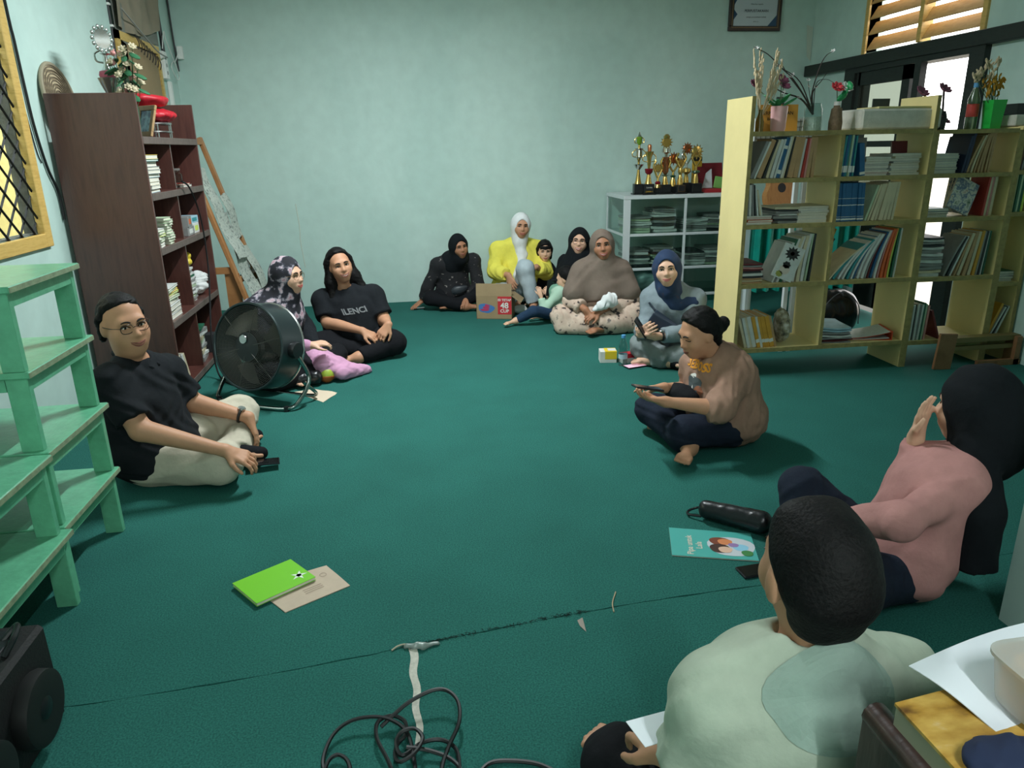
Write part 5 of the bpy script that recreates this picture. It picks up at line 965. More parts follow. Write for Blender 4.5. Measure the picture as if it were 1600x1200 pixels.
# --- young man in sage tee, foreground, from behind
p = Person('young man in a pale sage T-shirt seen from behind in the foreground', (.63, 1.02), 88, 1.12, 1.04, .98, (4, 0, 0), SK1, .0058, pelvis=(0, 0, .11), waist=V3((.62, 1.0, .32)), chest=V3((.62, .97, .52)), neck=at(1282, 1030, .945), head=at(1272, 893, .98), shR=at(1400, 1068, .99), shL=at(1130, 1092, .97), elL=at(1078, 1205, 1.0), wrL=at(1050, 1182, 1.10), elR=V3((.88, 1.1, .36)), wrR=V3((.72, 1.32, .30)),
    hipL=V3((.55, 1.04, .12)), hipR=V3((.72, 1.06, .12)), knL=at(966, 1196, 1.28), knR=V3((.86, 1.36, .14)), anL=V3((.62, 1.34, .06)), toL=V3((.72, 1.42, .04)), anR=V3((.5, 1.40, .05)), toR=V3((.40, 1.48, .04)),
    hands={'L': dict(dir=V3((-.12, .8, -.2)), palm=V3((.2, 0, -1)), curl=.6)})
p.make(extra=lambda S: [S.ell(p.H((sx*.083, -.014, -.012)), (.009, .019, .031), p.Rh, .008) for sx in (-1, 1)]); p.face(); p.shirt(M_sage, .86, loose=.014, wr=(.006, 17), vox=.0075, collar=-.02, neckw=.5); p.trousers(M_blacktr, .95, vox=.010)
p.cap_hair(M_hair_short, .05, .013, -.03, lambda S: (S.cone(p.H((-.02, -.055, -.01)), p.H((-.02, -.048, -.05)), .056, .046, .03), S.cone(p.H((.02, -.055, -.01)), p.H((.02, -.048, -.05)), .056, .046, .03), S.half(p.H((0, .0, .0)), p.Rh@np.array([0, .7, -.75]), .02) if 0 else S.cone(p.H((-.03, .02, .09)), p.H((.03, .02, .09)), .03, .03, .03)), 'short_hair', wr=(.0008, 110), vox=.005, fn=(0, .7, -.75))
n_ = p.J['neck']
# darker sage patch across the upper back
V = np.array([[0, 0]]+[[.11*r*math.cos(t)*(1+.1*math.sin(3*t)), .075*r*math.sin(t)] for r in np.linspace(.1, 1, 10) for t in np.linspace(0, 2*math.pi, 33)[:-1]]); F = [(0, 1+i, 1+(i+1) % 32) for i in range(32)]+[(1+r*32+i, 33+r*32+i, 33+r*32+(i+1) % 32, 1+r*32+(i+1) % 32) for r in range(9) for i in range(32)]
p.decal(p.shirtS, V, F, M_sage2, n_+np.array([-.015, -.075, -.02]), (1, 0, 0), (0, .85, .5), 'damp_patch', .0022)
BOY = p
# ---------------------------------------------------------------- things on and around the brown bookcase
xb = -1.66
def bstack(where, y, z, spec, w=.22, d=.16, jit=5, wob=0, x=xb, noun='booklet', nm='booklet'):   # items whose long side runs across the shelf
    return stack(where, x, y, z, spec, 'things piled in the brown bookcase', w, d, jit, wob, nm, noun)
bstack('near half of upper brown bookcase shelf', 4.90, BS[1], [('paleblue', .02), ('white', .022), ('cream', .02), ('white', .024), ('paleblue', .022), ('white', .022), ('grey', .018), ('white', .03), ('teal', .012), ('yellow', .026)], .30, .22, 5, 0)
for k, (y, x) in enumerate(((5.42, -1.60), (5.52, -1.56))):
    t = empty('glass_jar', (x, y, BS[1]), 0, ['empty glass jar nearer the divider on the upper brown shelf', 'empty glass jar farther along the upper brown shelf'][k], 'jar'); MB().lathe([(.04, .001), (.042, .09), (.03, .10), (.03, .115)], 18).build('jar_glass', glass('jar_glass', (220, 222, 220)), t, True); MB().lathe([(.032, .115), (.032, .128)], 18).build('jar_lid', mat('jar_lid_grey', (120, 116, 112), .4, .4), t)
bstack('far half of upper brown bookcase shelf', 5.66, BS[1], [('white', .012), ('red', .012)], .26, .18, 8)
bstack('front pile, near half of middle brown shelf', 4.80, BS[2], [('white', .016), ('white', .018), ('palegreen', .014), ('white', .016), ('lime', .014), ('palegreen', .016), ('white', .014)], .26, .12, 8, 0, -1.62)
bstack('second pile, near half of middle brown shelf', 4.99, BS[2], [('palegreen', .016)]*10, .26, .12, 7, 0, -1.62)
def carton(label, loc, size, c, c2, rz=0):
    o = MB().bb((-size[0]/2, -size[1]/2, 0), (size[0]/2, size[1]/2, size[2]), ch=.002).build('carton', mat('card_'+c, COV[c], .6)); o.location = loc; o.rotation_euler = (0, 0, R(rz)); MB().bb((size[0]/2-.0005, -size[1]*.3, size[2]*.25), (size[0]/2+.001, size[1]*.3, size[2]*.75)).build('printed_panel', mat('card_'+c2, COV[c2], .6), o); return tag(o, label, 'box')
carton('grey carton on the floor of the far middle brown shelf', (-1.60, 5.48, BS[2]), (.20, .16, .06), 'grey', 'white'); carton('lime and white carton beside the grey one on middle brown shelf', (-1.60, 5.66, BS[2]), (.18, .14, .07), 'white', 'lime'); carton('orange panelled carton stacked on the grey one', (-1.58, 5.47, BS[2]+.0605), (.16, .14, .07), 'grey', 'orange', 6); carton('pale blue carton stacked on the lime one', (-1.59, 5.66, BS[2]+.0705), (.15, .15, .05), 'paleblue', 'teal', -5)
zt = bstack('near half of lower brown bookcase shelf', 4.90, BS[3], [('white', .03), ('grey', .026), ('white', .03), ('grey', .03), ('palegreen', .014), ('cream', .012), ('lime', .012), ('yellow', .012), ('palegreen', .012), ('white', .014)], .30, .24, 6, 0); bstack('top of near pile on lower brown shelf', 4.80, zt, [('white', .014), ('red', .010)], .24, .15, 4)
zt = bstack('far half of lower brown bookcase shelf', 5.42, BS[3], [('white', .018), ('grey', .012), ('palegreen', .016), ('white', .012), ('grey', .016), ('white', .014), ('palegreen', .016), ('white', .012), ('grey', .016), ('white', .014), ('green', .012), ('white', .014), ('grey', .016), ('white', .014)], .26, .15, 9, .004)
s_ = SDF(); s_.ell((0, 0, .06), (.10, .09, .06)).ell((.03, .03, .12), (.07, .06, .05), None, .03).wr(.012, 30, 2).half((0, 0, 0), (0, 0, -1), 0); o = sdf_obj('crumpled_paper', s_, .009, mat('white_tissue', (206, 208, 206), .9)); o.location = (-1.60, 5.68, BS[3]); tag(o, 'heap of crumpled white paper in the far lower brown shelf', 'paper')
s_ = SDF(); s_.ell((0, 0, .03), (.04, .035, .03)).ell((.01, 0, .075), (.028, .028, .026), None, .01).half((0, 0, 0), (0, 0, -1), 0); o = sdf_obj('toy_duck', s_, .006, mat('toy_yellow', (216, 190, 60), .5)); o.location = (-1.58, 5.53, BS[3]+.235); tag(o, 'small yellow toy lying on the far magazine pile', 'toy')
for i in range(7):
    book('%s book from the front leaning on the lowest brown shelf, %s' % (ORD[i], ['white', 'orange', 'white', 'cream', 'grey', 'white', 'cream'][i]), (-1.52-.0*i, 4.80+i*.032, BS[4]+.0005), .028, .21-.004*i, .17, -22, ['white', 'orange', 'white', 'cream', 'grey', 'white', 'cream'][i], group='books on the lowest brown shelf', yaw=90)
bstack('far half of lowest brown bookcase shelf', 5.44, BS[4], [('grey', .03), ('white', .02), ('cream', .03), ('grey', .02), ('white', .025), ('palegreen', .02), ('cream', .025), ('white', .02), ('grey', .02), ('green', .014)], .28, .20, 10, .004)
carton('small black box with a pale screen on the lowest brown shelf', (-1.545, 5.68, BS[4]), (.09, .10, .14), 'dark', 'grey')
# items on the top shelf of the brown bookcase
z0 = BS[0]
t = empty('photo_frame', (-1.57, 5.02, z0), R(-40), 'wooden framed picture leaning on the top shelf of the brown bookcase', 'frame'); M_ = rotm(R(-18)); mb = MB()
for (x0, x1, a, b) in ((-.085, .085, 0, .03), (-.085, .085, .16, .19), (-.085, -.055, .03, .16), (.055, .085, .03, .16)): mb.box((M_@np.array([(x0+x1)/2, 0, (a+b)/2]))+np.array([0, 0, .004]), (x1-x0, .016, b-a), M=M_, ch=.002)
mb.build('frame', wood('pale_wood_frame', (150, 118, 82), (170, 138, 98), .5), t); MB().box(M_@np.array([0, .002, .095])+np.array([0, 0, .004]), (.112, .006, .132), M=M_).build('picture', ramp_mat('blue_picture', 'noise', 24, [(.4, (150, 190, 206)), (.6, (60, 90, 120))], .3), t)
s_ = SDF(); s_.ell((0, 0, .042), (.13, .19, .045)).cone((-.03, -.12, .05), (-.03, .12, .05), .035, .035, .02).wr(.006, 30, 6).half((0, 0, 0), (0, 0, -1), 0)
t = empty('steel_rack', (-1.60, 5.40, z0), 0, 'low steel rack with a round tray under the red bag', 'rack')
mb = MB(); mb.tube([(.09*math.cos(a), .14*math.sin(a), .04) for a in np.linspace(0, 6.283, 25)[:-1]], .005, 6, closed=True); mb.tube([(.09*math.cos(a), .14*math.sin(a), .09) for a in np.linspace(0, 6.283, 25)[:-1]], .005, 6, closed=True); mb.build('ring', M_steel, t, True)
for a in range(6): c_, s2 = math.cos(a*1.047), math.sin(a*1.047); MB().tube([(.09*c_, .14*s2, 0), (.09*c_, .14*s2, .093)], .004, 6).build('upright', M_steel, t, True)
MB().lathe([(.085, .09), (.095, .096), (.09, .10)], 24, M=np.diag([1, 1.5, 1])).build('tray', M_steel, t, True)
o = sdf_obj('folded_bag', s_, .009, mat('red_nylon', (186, 28, 44), .5, 0, .1, 20)); o.location = (-1.60, 5.40, z0+.1015); tag(o, 'lower bright red folded bag on the steel rack', 'bag')
s_ = SDF(); s_.ell((0, 0, .055), (.13, .18, .058)).wr(.006, 30, 9).half((0, 0, 0), (0, 0, -1), 0); s_.half((0, 0, .085), (.1, 0, 1), .02); o2 = sdf_obj('folded_bag', s_, .009, MATS['red_nylon']); o2.location = (-1.62, 5.33, z0+.185); tag(o2, 'upper bright red bag with a cream stripe on the bookcase top', 'bag'); MB().tube([(.112*math.cos(a), .152*math.sin(a), .045) for a in np.linspace(0, 6.283, 31)[:-1]], .006, 6, closed=True).build('stripe', mat('cream_webbing', (214, 196, 170), .8), o2)
for k, (y, h) in enumerate(((5.78, .38), (5.83, .42), (5.72, .33))):
    o = MB().tube([(0, 0, 0), (.01, .01, h)], [.011, .013], 10).build('umbrella_handle', mat('dark_handle', (26, 40, 42), .4)); o.location = (-1.90+.01*k, y, z0); tag(o, ['dark handle standing in the corner of the bookcase top, middle', 'tallest dark handle standing on the bookcase top', 'shortest dark handle standing on the bookcase top'][k], 'handle')
# woven fan tray
t = empty('woven_tray', (-1.93, 4.90, z0), 0, 'round woven rattan tray leaning on the wall above the brown bookcase', 'tray'); M_rat = ramp_mat('rattan_weave', 'wave', 60, [(.3, (128, 112, 88)), (.7, (176, 160, 130))], .8); tl = rotm(0, R(-8), 0); Mx = tl@rotm(0, R(90), 0)
c = tl@np.array([0, 0, .215]); MB().lathe([(.0, -.002), (.19, -.002), (.19, .004), (0, .004)], 40, M=Mx, t=c, caps=False).build('woven_disc', M_rat, t)
for r_ in np.linspace(.03, .18, 9): MB().tube([c+Mx@np.array([r_*math.cos(a), r_*math.sin(a), .005]) for a in np.linspace(0, 6.283, 37)[:-1]], .004, 5, closed=True).build('woven_ring', mat('rattan_dark', (104, 92, 74), .8), t)
MB().tube([c+Mx@np.array([.198*math.cos(a), .198*math.sin(a), .001]) for a in np.linspace(0, 6.283, 49)[:-1]], .012, 8, closed=True).build('rim', mat('rattan_rim', (150, 140, 118), .8), t, True)
MB().box(c+Mx@np.array([.06, -.02, .012]), (.13, .07, .004), M=Mx@rotm(0, 0, .2)).build('picture_card', mat('blue_card', (96, 118, 140), .5), t)
# silver trophy with a mirror wreath
t = empty('silver_trophy', (-1.70, 4.98, z0), 0, 'silver trophy with wreath and pink band standing on the brown bookcase', 'trophy'); M_silv = mat('silver_plastic', (200, 204, 200), .2, .85)
MB().bb((-.05, -.05, 0), (.05, .05, .12), ch=.004).build('base', M_tbase, t); MB().lathe([(.03, .12), (.02, .2), (.025, .24), (.05, .30), (.062, .335), (.05, .34)], 24).build('bowl', M_silv, t, True); MB().lathe([(.045, .338), (.05, .35), (.045, .372), (.03, .378)], 24).build('pink_band', mat('pink_band', (196, 96, 120), .3), t, True); MB().lathe([(.028, .378), (.015, .41), (.012, .46), (.03, .47)], 20).build('stem', M_silv, t, True)
Mz = rotm(0, 0, R(60))@rotm(R(90)); MB().lathe([(.0, -.003), (.055, -.003), (.055, .003), (0, .003)], 28, M=Mz, t=(0, 0, .55), caps=False).build('mirror_disc', mat('mirror_disc', (190, 206, 204), .08, .9), t)
for k in range(14): a = k*2*math.pi/14; MB().sph(np.array([0, 0, .55])+Mz@np.array([.066*math.cos(a), .066*math.sin(a), 0]), (.013, .013, .008), 8, 6, 0, Mz).build('wreath_leaf', M_silv, t, True)
for sx in (-1, 1): MB().tube(bz([(sx*.01, 0, .42), (sx*.05, 0, .43), (sx*.055, 0, .47), (sx*.02, 0, .49)], 4), .006, 6).build('arm', M_silv, t, True)
M_leaf = mat('silk_leaf_green', (46, 104, 70), .6, 0, .15, 30); M_stemg = mat('stem_green', (70, 96, 62), .7)
def flower(mb, c, r, n=6, mi=0, up=(0, 0, 1)):
    u, w, d = frame(up)
    for k in range(n): a = 2*math.pi*k/n; dd = u*math.cos(a)+w*math.sin(a); M = np.stack([dd, np.cross(np.array(d), dd), d], 1); mb.sph(np.array(c)+dd*r*.55+np.array(d)*r*.15, (r*.5, r*.32, r*.12), 8, 5, mi, M@rotm(0, -.5, 0))
    return mb
t = empty('silk_flowers', (-1.58, 4.93, z0), 0, 'bunch of pale pink and cream silk roses beside the silver trophy', 'flowers')
MB().lathe([(.03, 0), (.035, .16), (.028, .2)], 16).build('vase', mat('green_bottle', (60, 92, 70), .2), t, True)
rn = random.Random(3)
for k in range(24):
    a = rn.uniform(0, 6.28); rr = rn.uniform(.0, .085); zz = rn.uniform(.24, .50); p_ = (rr*math.cos(a), rr*math.sin(a), zz)
    st = MB().tube(bz([(0, 0, .15), (p_[0]*.5, p_[1]*.5, zz*.6), p_], 4), .002, 5).build('stem', M_stemg, t); mb = MB(); flower(mb, p_, .026, 7, 0, (math.cos(a)*.6, math.sin(a)*.6-.3, .6)); mb.sph(p_, .016, 8, 6); mb.build('bloom', mat('silk_pink', (214, 150, 146), .7) if k % 3 == 0 else mat('silk_cream', (186, 174, 146), .7), st, True)
    MB().sph((p_[0]*1.1, p_[1]*1.1, zz-.05), (.042, .02, .006), 8, 5, 0, rotm(.4, .5, a)).build('leaf', M_leaf, st, True)
# ---------------------------------------------------------------- left wall behind the bookcase
M_card = mat('brown_cardboard', (150, 128, 96), .85, 0, .06, 12)
wn = MB(); wn.bb((XL, 6.05, 1.62), (XL+.03, 6.11, 2.36)); wn.bb((XL, 6.97, 1.62), (XL+.03, 7.02, 2.30)); wn.bb((XL, 6.05, 2.30), (XL+.03, 7.02, 2.36)); wn.bb((XL, 6.05, 1.56), (XL+.03, 7.02, 1.62)); w3 = struct('window_3', wn, M_ochre); MB().bb((XL, 6.11, 1.62), (XL+.006, 6.97, 2.30)).build('dark_pane', mat('dark_shutter', (30, 28, 28), .5), w3)  # dark backing put in place of an opening so the gap reads dark
o = MB().sheet(lambda u, v: (XL+.035+.01*math.sin(u*3), 6.22+.68*u, 1.60+.68*v), 8, 6, 0, (.006, 0, 0)).build('cardboard_sheet', M_card); tag(o, 'brown cardboard sheet covering the ochre window on the left wall', 'cardboard')
o = MB().sheet(lambda u, v: (XL+.05+.018*math.sin(u*14+v*3)+.012*math.sin(u*31), 6.06+1.12*u-.05*v*u, 3.0-(.52+.05*math.sin(u*4)+.10*(1-u))*v), 40, 14, 0, (.003, 0, 0)).build('hanging_cloth', mat('taupe_cloth', (140, 130, 112), .9, 0, .12, 6), None, True); tag(o, 'draped taupe cloth hanging high on the left wall above cardboard', 'cloth')
o = MB().sheet(lambda u, v: (XL+.022+.006*math.sin(u*9), 6.07+.98*u, 2.56-(.24+.05*math.sin(u*5))*v), 20, 6, 0, (.003, 0, 0)).build('grey_cloth', mat('grey_cloth', (122, 124, 116), .9), None, True); tag(o, 'grey cloth strip hanging under the taupe cloth on the left wall', 'cloth')
t = empty('string_of_rings', (XL+.07, 6.4, 2.3), 0, 'sagging cord with dark hooks hung across the cardboard window', 'cord'); part(MB().tube(bz([(XL+.075, 6.10, 2.50), (XL+.08, 6.5, 2.38), (XL+.08, 6.8, 2.30), (XL+.06, 7.12, 2.29)], 8), .006, 6), 'cord', mat('pale_cord', (150, 150, 146), .6), t)
for k in range(9): y_ = 6.3+k*.06; part(MB().tube(bz([(XL+.075, y_, 2.33-.012*k+.03), (XL+.09, y_+.02, 2.30-.012*k), (XL+.075, y_+.03, 2.26-.012*k)], 3), .004, 5), 'hook', mat('dark_hook', (44, 40, 40), .6), t)
def wire(label, pts, r, m, nm='wall_cable', cat='cable'): o = MB().tube(bz(pts, 6), r, 6).build(nm, m, None, True); return tag(o, label, cat)
M_cab = mat('black_cable', (14, 16, 18), .5); M_wh = MATS['white_plastic']
wire('black cable clipped vertically beside the hanging cloth', [(XL+.006, 6.05, 3.3), (XL+.006, 6.045, 2.6), (XL+.006, 6.03, 2.15)], .008, M_cab)
for z in (2.52, 2.38): o = MB().bb((XL, 6.03, z-.008), (XL+.018, 6.065, z+.008), ch=.002).build('cable_clip', M_wh); tag(o, 'white clip on the vertical cable, %s one' % ('upper' if z > 2.45 else 'lower'), 'clip')
wire('thick dark cable running down the left wall near the corner', [(XL+.012, 7.19, 3.3), (XL+.012, 7.19, 2.8), (XL+.012, 7.2, 2.34)], .016, M_cab); wire('thin dark cable in the back left corner', [(XL+.02, YB-.02, 3.3), (XL+.02, YB-.02, 2.6), (XL+.03, YB-.02, 2.22)], .008, M_cab)
t = empty('socket_strip', (XL+.02, 7.13, 2.23), 0, 'long white extension socket fixed to the left wall near the corner', 'socket'); MB().bb((-.02, -.05, -.11), (.022, .05, .11), ch=.006).build('strip_body', M_wh, t)
for k in range(3): MB().lathe([(.016, 0), (.016, .003)], 12, M=rotm(0, R(90), 0), t=(.0215, 0, -.06+.06*k)).build('outlet', mat('grey_outlet', (150, 152, 150), .4), t)
o = MB().bb((-1.95, YB-.04, 2.32), (-1.90, YB-.002, 2.43), ch=.004).build('wall_adapter', M_wh); tag(o, 'small white adapter on the back wall at the corner', 'adapter')
o = MB().bb((XL+.002, 7.20, 1.9), (XL+.03, 7.26, 2.11), ch=.004).build('wall_conduit', M_wh); tag(o, 'white trunking below the extension socket', 'trunking')
wire('loop of thin white cable hanging beside the extension socket', [(XL+.03, 7.12, 2.36), (XL+.05, 7.16, 2.5), (XL+.05, 7.2, 2.42), (XL+.06, 7.36, 2.24), (XL+.05, 7.44, 2.16), (XL+.05, 7.36, 2.14), (XL+.05, 7.24, 2.22), (XL+.04, 7.34, 2.28), (XL+.03, 7.47, 2.3), (-1.93, YB-.03, 2.40)], .004, MATS['white_flex'])
wire('black cable hanging down the left wall between window and bookcase', [(XL+.012, 4.49, 3.3), (XL+.012, 4.508, 2.275), (XL+.012, 4.52, 2.09), (XL+.012, 4.53, 1.847), (XL+.012, 4.546, 1.653), (XL+.012, 4.6, 1.444), (XL+.012, 4.672, 1.31), (XL+.012, 4.68, 1.15)], .0075, M_cab)
wire('thin second cable beside the black one on the left wall', [(XL+.005, 4.483, 3.3), (XL+.005, 4.482, 2.21), (XL+.005, 4.486, 2.03), (XL+.005, 4.492, 1.78), (XL+.005, 4.529, 1.537), (XL+.005, 4.56, 1.47)], .0032, M_cab)
wire('black cable hanging in front of the brown bookcase down to the fan', [(-1.455, 5.27, 1.33), (-1.44, 5.36, 1.29), (-1.43, 5.46, 1.15), (-1.43, 5.52, .95), (-1.43, 5.50, .7), (-1.42, 5.38, .5), (-1.40, 5.2, .25), (-1.36, 5.1, .04), (-1.25, 4.95, .006), (-1.1, 4.8, .006)], .006, M_cab)
# sloping newspaper rack behind the bookcase
t = empty('newspaper_rack', (-1.6, 6.3, 0), 0, 'sloping brown wooden rack hung with newspapers beyond the brown bookcase', 'rack'); M_rk = wood('tan_plywood', (146, 98, 56), (164, 114, 68), .55, 6, (2, 8, 2))
def slope(s_, y): return np.array([-1.20-.44*s_, y, .03+1.60*s_])
for y_ in (5.99, 6.62):
    mb = MB(); d = unit(slope(1, y_)-slope(0, y_)); M = np.stack([np.array([d[2], 0, -d[0]]), [0, 1, 0], d], 1); mb.box((slope(0, y_)+slope(1, y_))/2, (.03, .07, 1.66), M=M, ch=.003); part(mb, 'sloping_rail', M_rk, t); part(MB().bb((-1.93, y_-.025, 0), (-1.89, y_+.025, 1.62)), 'back_post', M_rk, t)
for s0 in (.02, .32, .98): p_ = slope(s0, 6.305); part(MB().box(p_, (.03, .60, .05), ch=.002), 'cross_bar', M_rk, t)
part(MB().bb((-1.88, 5.97, .60), (-1.38, 6.01, .65)), 'side_bar', M_rk, t); part(MB().bb((-1.44, 5.985, .05), (-1.33, 6.0, .60)), 'side_board', M_rk, t)
M_news = ramp_mat('newsprint', 'noise', 15, [(.30, (88, 96, 92)), (.42, (150, 158, 150)), (.56, (172, 178, 168)), (.68, (120, 126, 120))], .9, (1, 1, 2.2), 6)
for k, (s0, s1, y0, y1) in enumerate(((.62, .86, 6.03, 6.3), (.42, .64, 6.0, 6.35), (.24, .46, 6.05, 6.4), (.08, .28, 6.0, 6.45), (.5, .72, 6.34, 6.58), (.2, .45, 6.36, 6.6))):
    o = MB().sheet(lambda u, v: slope(s0+(s1-s0)*u, y0+(y1-y0)*v)+np.array([.028+.012*k*.3+.012*math.sin(u*6+k)+.03*(1-u)*(k % 2), 0, .01*math.sin(v*5+k)]), 8, 6, 0, (.004, 0, 0)).build('newspaper', M_news, None, True); tag(o, ['topmost newspaper hung on the sloping rack', 'newspaper folded over the upper middle of the sloping rack', 'newspaper hung at the middle of the sloping rack', 'crumpled newspaper at the foot of the sloping rack', 'newspaper hung on the far side of the rack, upper', 'newspaper hung on the far side of the rack, lower'][k], 'newspaper', 'newspapers on the sloping rack')
# ---------------------------------------------------------------- drum fan
fc = np.array([-.955, 4.57, .355]); ax = unit((-.50, -.80, .20)); side = unit(np.cross((0, 0, 1), ax)); up_ = np.cross(ax, side); FM = np.stack([side, up_, ax], 1); rf, dp = .262, .19
t = empty('drum_fan', (fc[0], fc[1], 0), 0, 'large dark metal drum fan on a bent chrome stand in front of the bookcase', 'fan'); fp = lambda x, y, z: fc+FM@np.array([x, y, z]); M_drum = mat('gunmetal_paint', (56, 66, 68), .3, .6); M_fblack = mat('fan_black', (22, 24, 26), .4)
part(MB().lathe([(rf, -dp/2), (rf+.006, -dp/2), (rf+.006, dp/2), (rf-.002, dp/2), (rf-.002, -dp/2+.002)], 48, M=FM, t=fc, caps=False), 'drum_housing', M_drum, t, True)
for z in (-dp/2, dp/2): part(MB().tube([fp((rf+.004)*math.cos(a), (rf+.004)*math.sin(a), z) for a in np.linspace(0, 6.2832, 49)[:-1]], .009, 8, closed=True), 'rim', M_drum if z > 0 else M_steel, t, True)
mb = MB()
for r_ in np.linspace(.09, rf-.012, 17): mb.tube([fp(r_*math.cos(a), r_*math.sin(a), dp/2+.012*(1-(r_/rf)**2)) for a in np.linspace(0, 6.2832, 41)[:-1]], .0016, 4, closed=True)
for k in range(48): a = k*math.pi/24; mb.tube([fp(.095*math.cos(a), .095*math.sin(a), dp/2+.010), fp((rf-.012)*math.cos(a), (rf-.012)*math.sin(a), dp/2+.001)], .0007, 3, caps=False)
part(mb, 'front_grille', mat('grille_wire', (86, 84, 80), .45, .5), t)
for k in range(6): a = k*math.pi/3+.3; part(MB().tube([fp(.05*math.cos(a), .05*math.sin(a), dp/2+.012), fp(rf*math.cos(a), rf*math.sin(a), dp/2)], .003, 5), 'grille_spoke', MATS['grille_wire'], t)
mb = MB()
for r_ in np.linspace(.09, rf-.012, 10): mb.tube([fp(r_*math.cos(a), r_*math.sin(a), -dp/2-.012*(1-(r_/rf)**2)) for a in np.linspace(0, 6.2832, 37)[:-1]], .0016, 4, closed=True)
part(mb, 'rear_grille', MATS['grille_wire'], t)
part(MB().lathe([(.0, -.09), (.085, -.09), (.10, -.02), (.10, .06), (.085, .075), (0, .075)], 28, M=FM, t=fc, caps=False), 'motor', M_fblack, t, True); part(MB().lathe([(0, .112), (.05, .110), (.092, .104), (.094, .098), (.0, .098)], 28, M=FM, t=fc, caps=False), 'hub_cap', M_fblack, t, True); part(MB().lathe([(0, .113), (.028, .115), (.026, .119), (.0, .12)], 20, M=FM, t=fc+up_*.045-side*.02, caps=False), 'badge', M_steel, t, True)
for k in range(3):
    def blade(u, v, k=k): a = k*2.0944+.2+(v-.5)*1.05*(.75+.4*u); r_ = .07+(rf-.10)*u; return fp(r_*math.cos(a), r_*math.sin(a), .02+.07*(v-.5))
    part(MB().sheet(blade, 6, 6, 0, tuple(ax*.003)), 'blade', mat('blade_grey', (96, 92, 86), .4, .4), t, True)
for sx in (-1, 1):
    M2 = np.stack([up_, ax, side*sx], 1); part(MB().lathe([(0, rf), (.05, rf), (.054, rf+.02), (.048, rf+.045), (0, rf+.047)], 20, M=M2, t=fc, caps=False), 'pivot_knob', M_fblack, t, True)
sr = lambda sx: fc+side*sx*(rf+.028)
a0, b0 = sr(1), sr(-1)
if a0[0] < b0[0]: a0, b0 = b0, a0
hx = unit(np.array([side[0], side[1], 0])); hx = hx if hx[0] > 0 else -hx; fy = unit(np.array([ax[0], ax[1], 0])); fb = np.array([fc[0], fc[1], 0])
P_ = [a0+np.array([0, 0, -.02]), fb+hx*.33+fy*-.04+np.array([0, 0, .17]), fb+hx*.32+fy*.06+np.array([0, 0, .05]), fb+hx*.27+fy*.12+np.array([0, 0, .016]), fb+hx*.10+fy*.15+np.array([0, 0, .014]), fb-hx*.10+fy*.15+np.array([0, 0, .014]), fb-hx*.27+fy*.12+np.array([0, 0, .016]), fb-hx*.32+fy*.06+np.array([0, 0, .05]), fb-hx*.33+fy*-.04+np.array([0, 0, .17]), b0+np.array([0, 0, -.02])]
part(MB().tube(bz(P_, 6), .013, 10), 'stand_tube', mat('stand_chrome', (150, 158, 156), .18, 1.0), t, True)
P_ = [fb+hx*.30-fy*.02+np.array([0, 0, .15]), fb+hx*.26-fy*.15+np.array([0, 0, .016]), fb-hx*.26-fy*.15+np.array([0, 0, .016]), fb-hx*.30-fy*.02+np.array([0, 0, .15])]; part(MB().tube(bz(P_, 8), .011, 10), 'stand_tube', MATS['stand_chrome'], t, True)
for sx in (-1, 1): part(MB().lathe([(.017, 0), (.017, .03)], 12, t=fb+hx*.27*sx+fy*.12), 'foot', M_fblack, t)
# ---------------------------------------------------------------- cardboard box
bx = empty('cardboard_box', (.785, 6.66, 0), R(-16), 'open brown cardboard box printed 48 CUP beside the woman in yellow', 'box'); w_, d_, h_ = .33, .24, .215
for (lo, hi, nm) in (((-w_/2, -d_/2, 0), (w_/2, -d_/2+.005, h_), 'wall'), ((-w_/2, d_/2-.005, 0), (w_/2, d_/2, h_), 'wall'), ((-w_/2, -d_/2, 0), (-w_/2+.005, d_/2, h_), 'wall'), ((w_/2-.005, -d_/2, 0), (w_/2, d_/2, h_), 'wall'), ((-w_/2, -d_/2, 0), (w_/2, d_/2, .005), 'bottom')): MB().bb(lo, hi).build(nm, M_card, bx)
flap = MB().box((0, -d_/2+.01, h_+.055), (w_, .005, .115), M=rotm(R(-8))).build('flap', M_card, bx); MB().box((0, d_/2+.05, h_+.01), (w_, .115, .005), M=rotm(R(-12))).build('flap', M_card, bx); MB().box((w_/2+.04, 0, h_-.03), (.005, d_-.02, .11), M=rotm(0, R(125), 0)).build('flap', M_card, bx)
M_redp = mat('print_red', (186, 40, 48), .7); M_bluep = mat('print_blue', (62, 112, 170), .7); M_pkp = mat('print_magenta', (176, 50, 90), .7)
yf = -d_/2-.0008; MB().bb((.035, yf, .045), (w_/2-.002, yf+.001, h_-.004)).build('red_panel', M_redp, bx)
lettering('ISI TETAP', .030, M_bandw, bx, (.098, yf, .178), (1, 0, 0), (0, 0, 1), .0008); lettering('48', .075, M_bandw, bx, (.098, yf, .125), (1, 0, 0), (0, 0, 1), .002); lettering('CUP', .042, M_bandw, bx, (.098, yf, .075), (1, 0, 0), (0, 0, 1), .001)
V, F = blob(.075, .045, 24, 1.2, .12); MB().add(np.stack([V[:, 0]-.075, np.full(len(V), yf), V[:, 1]+.10], 1), F).build('blue_splash', M_bluep, bx)
for k in range(3): V, F = blob(.04-.008*k, .012, 16, k, .2); MB().add(np.stack([V[:, 0]-.085+.01*k, np.full(len(V), yf-.0012), V[:, 1]+.085+.02*k], 1), F).build('pink_swash', M_pkp, bx)
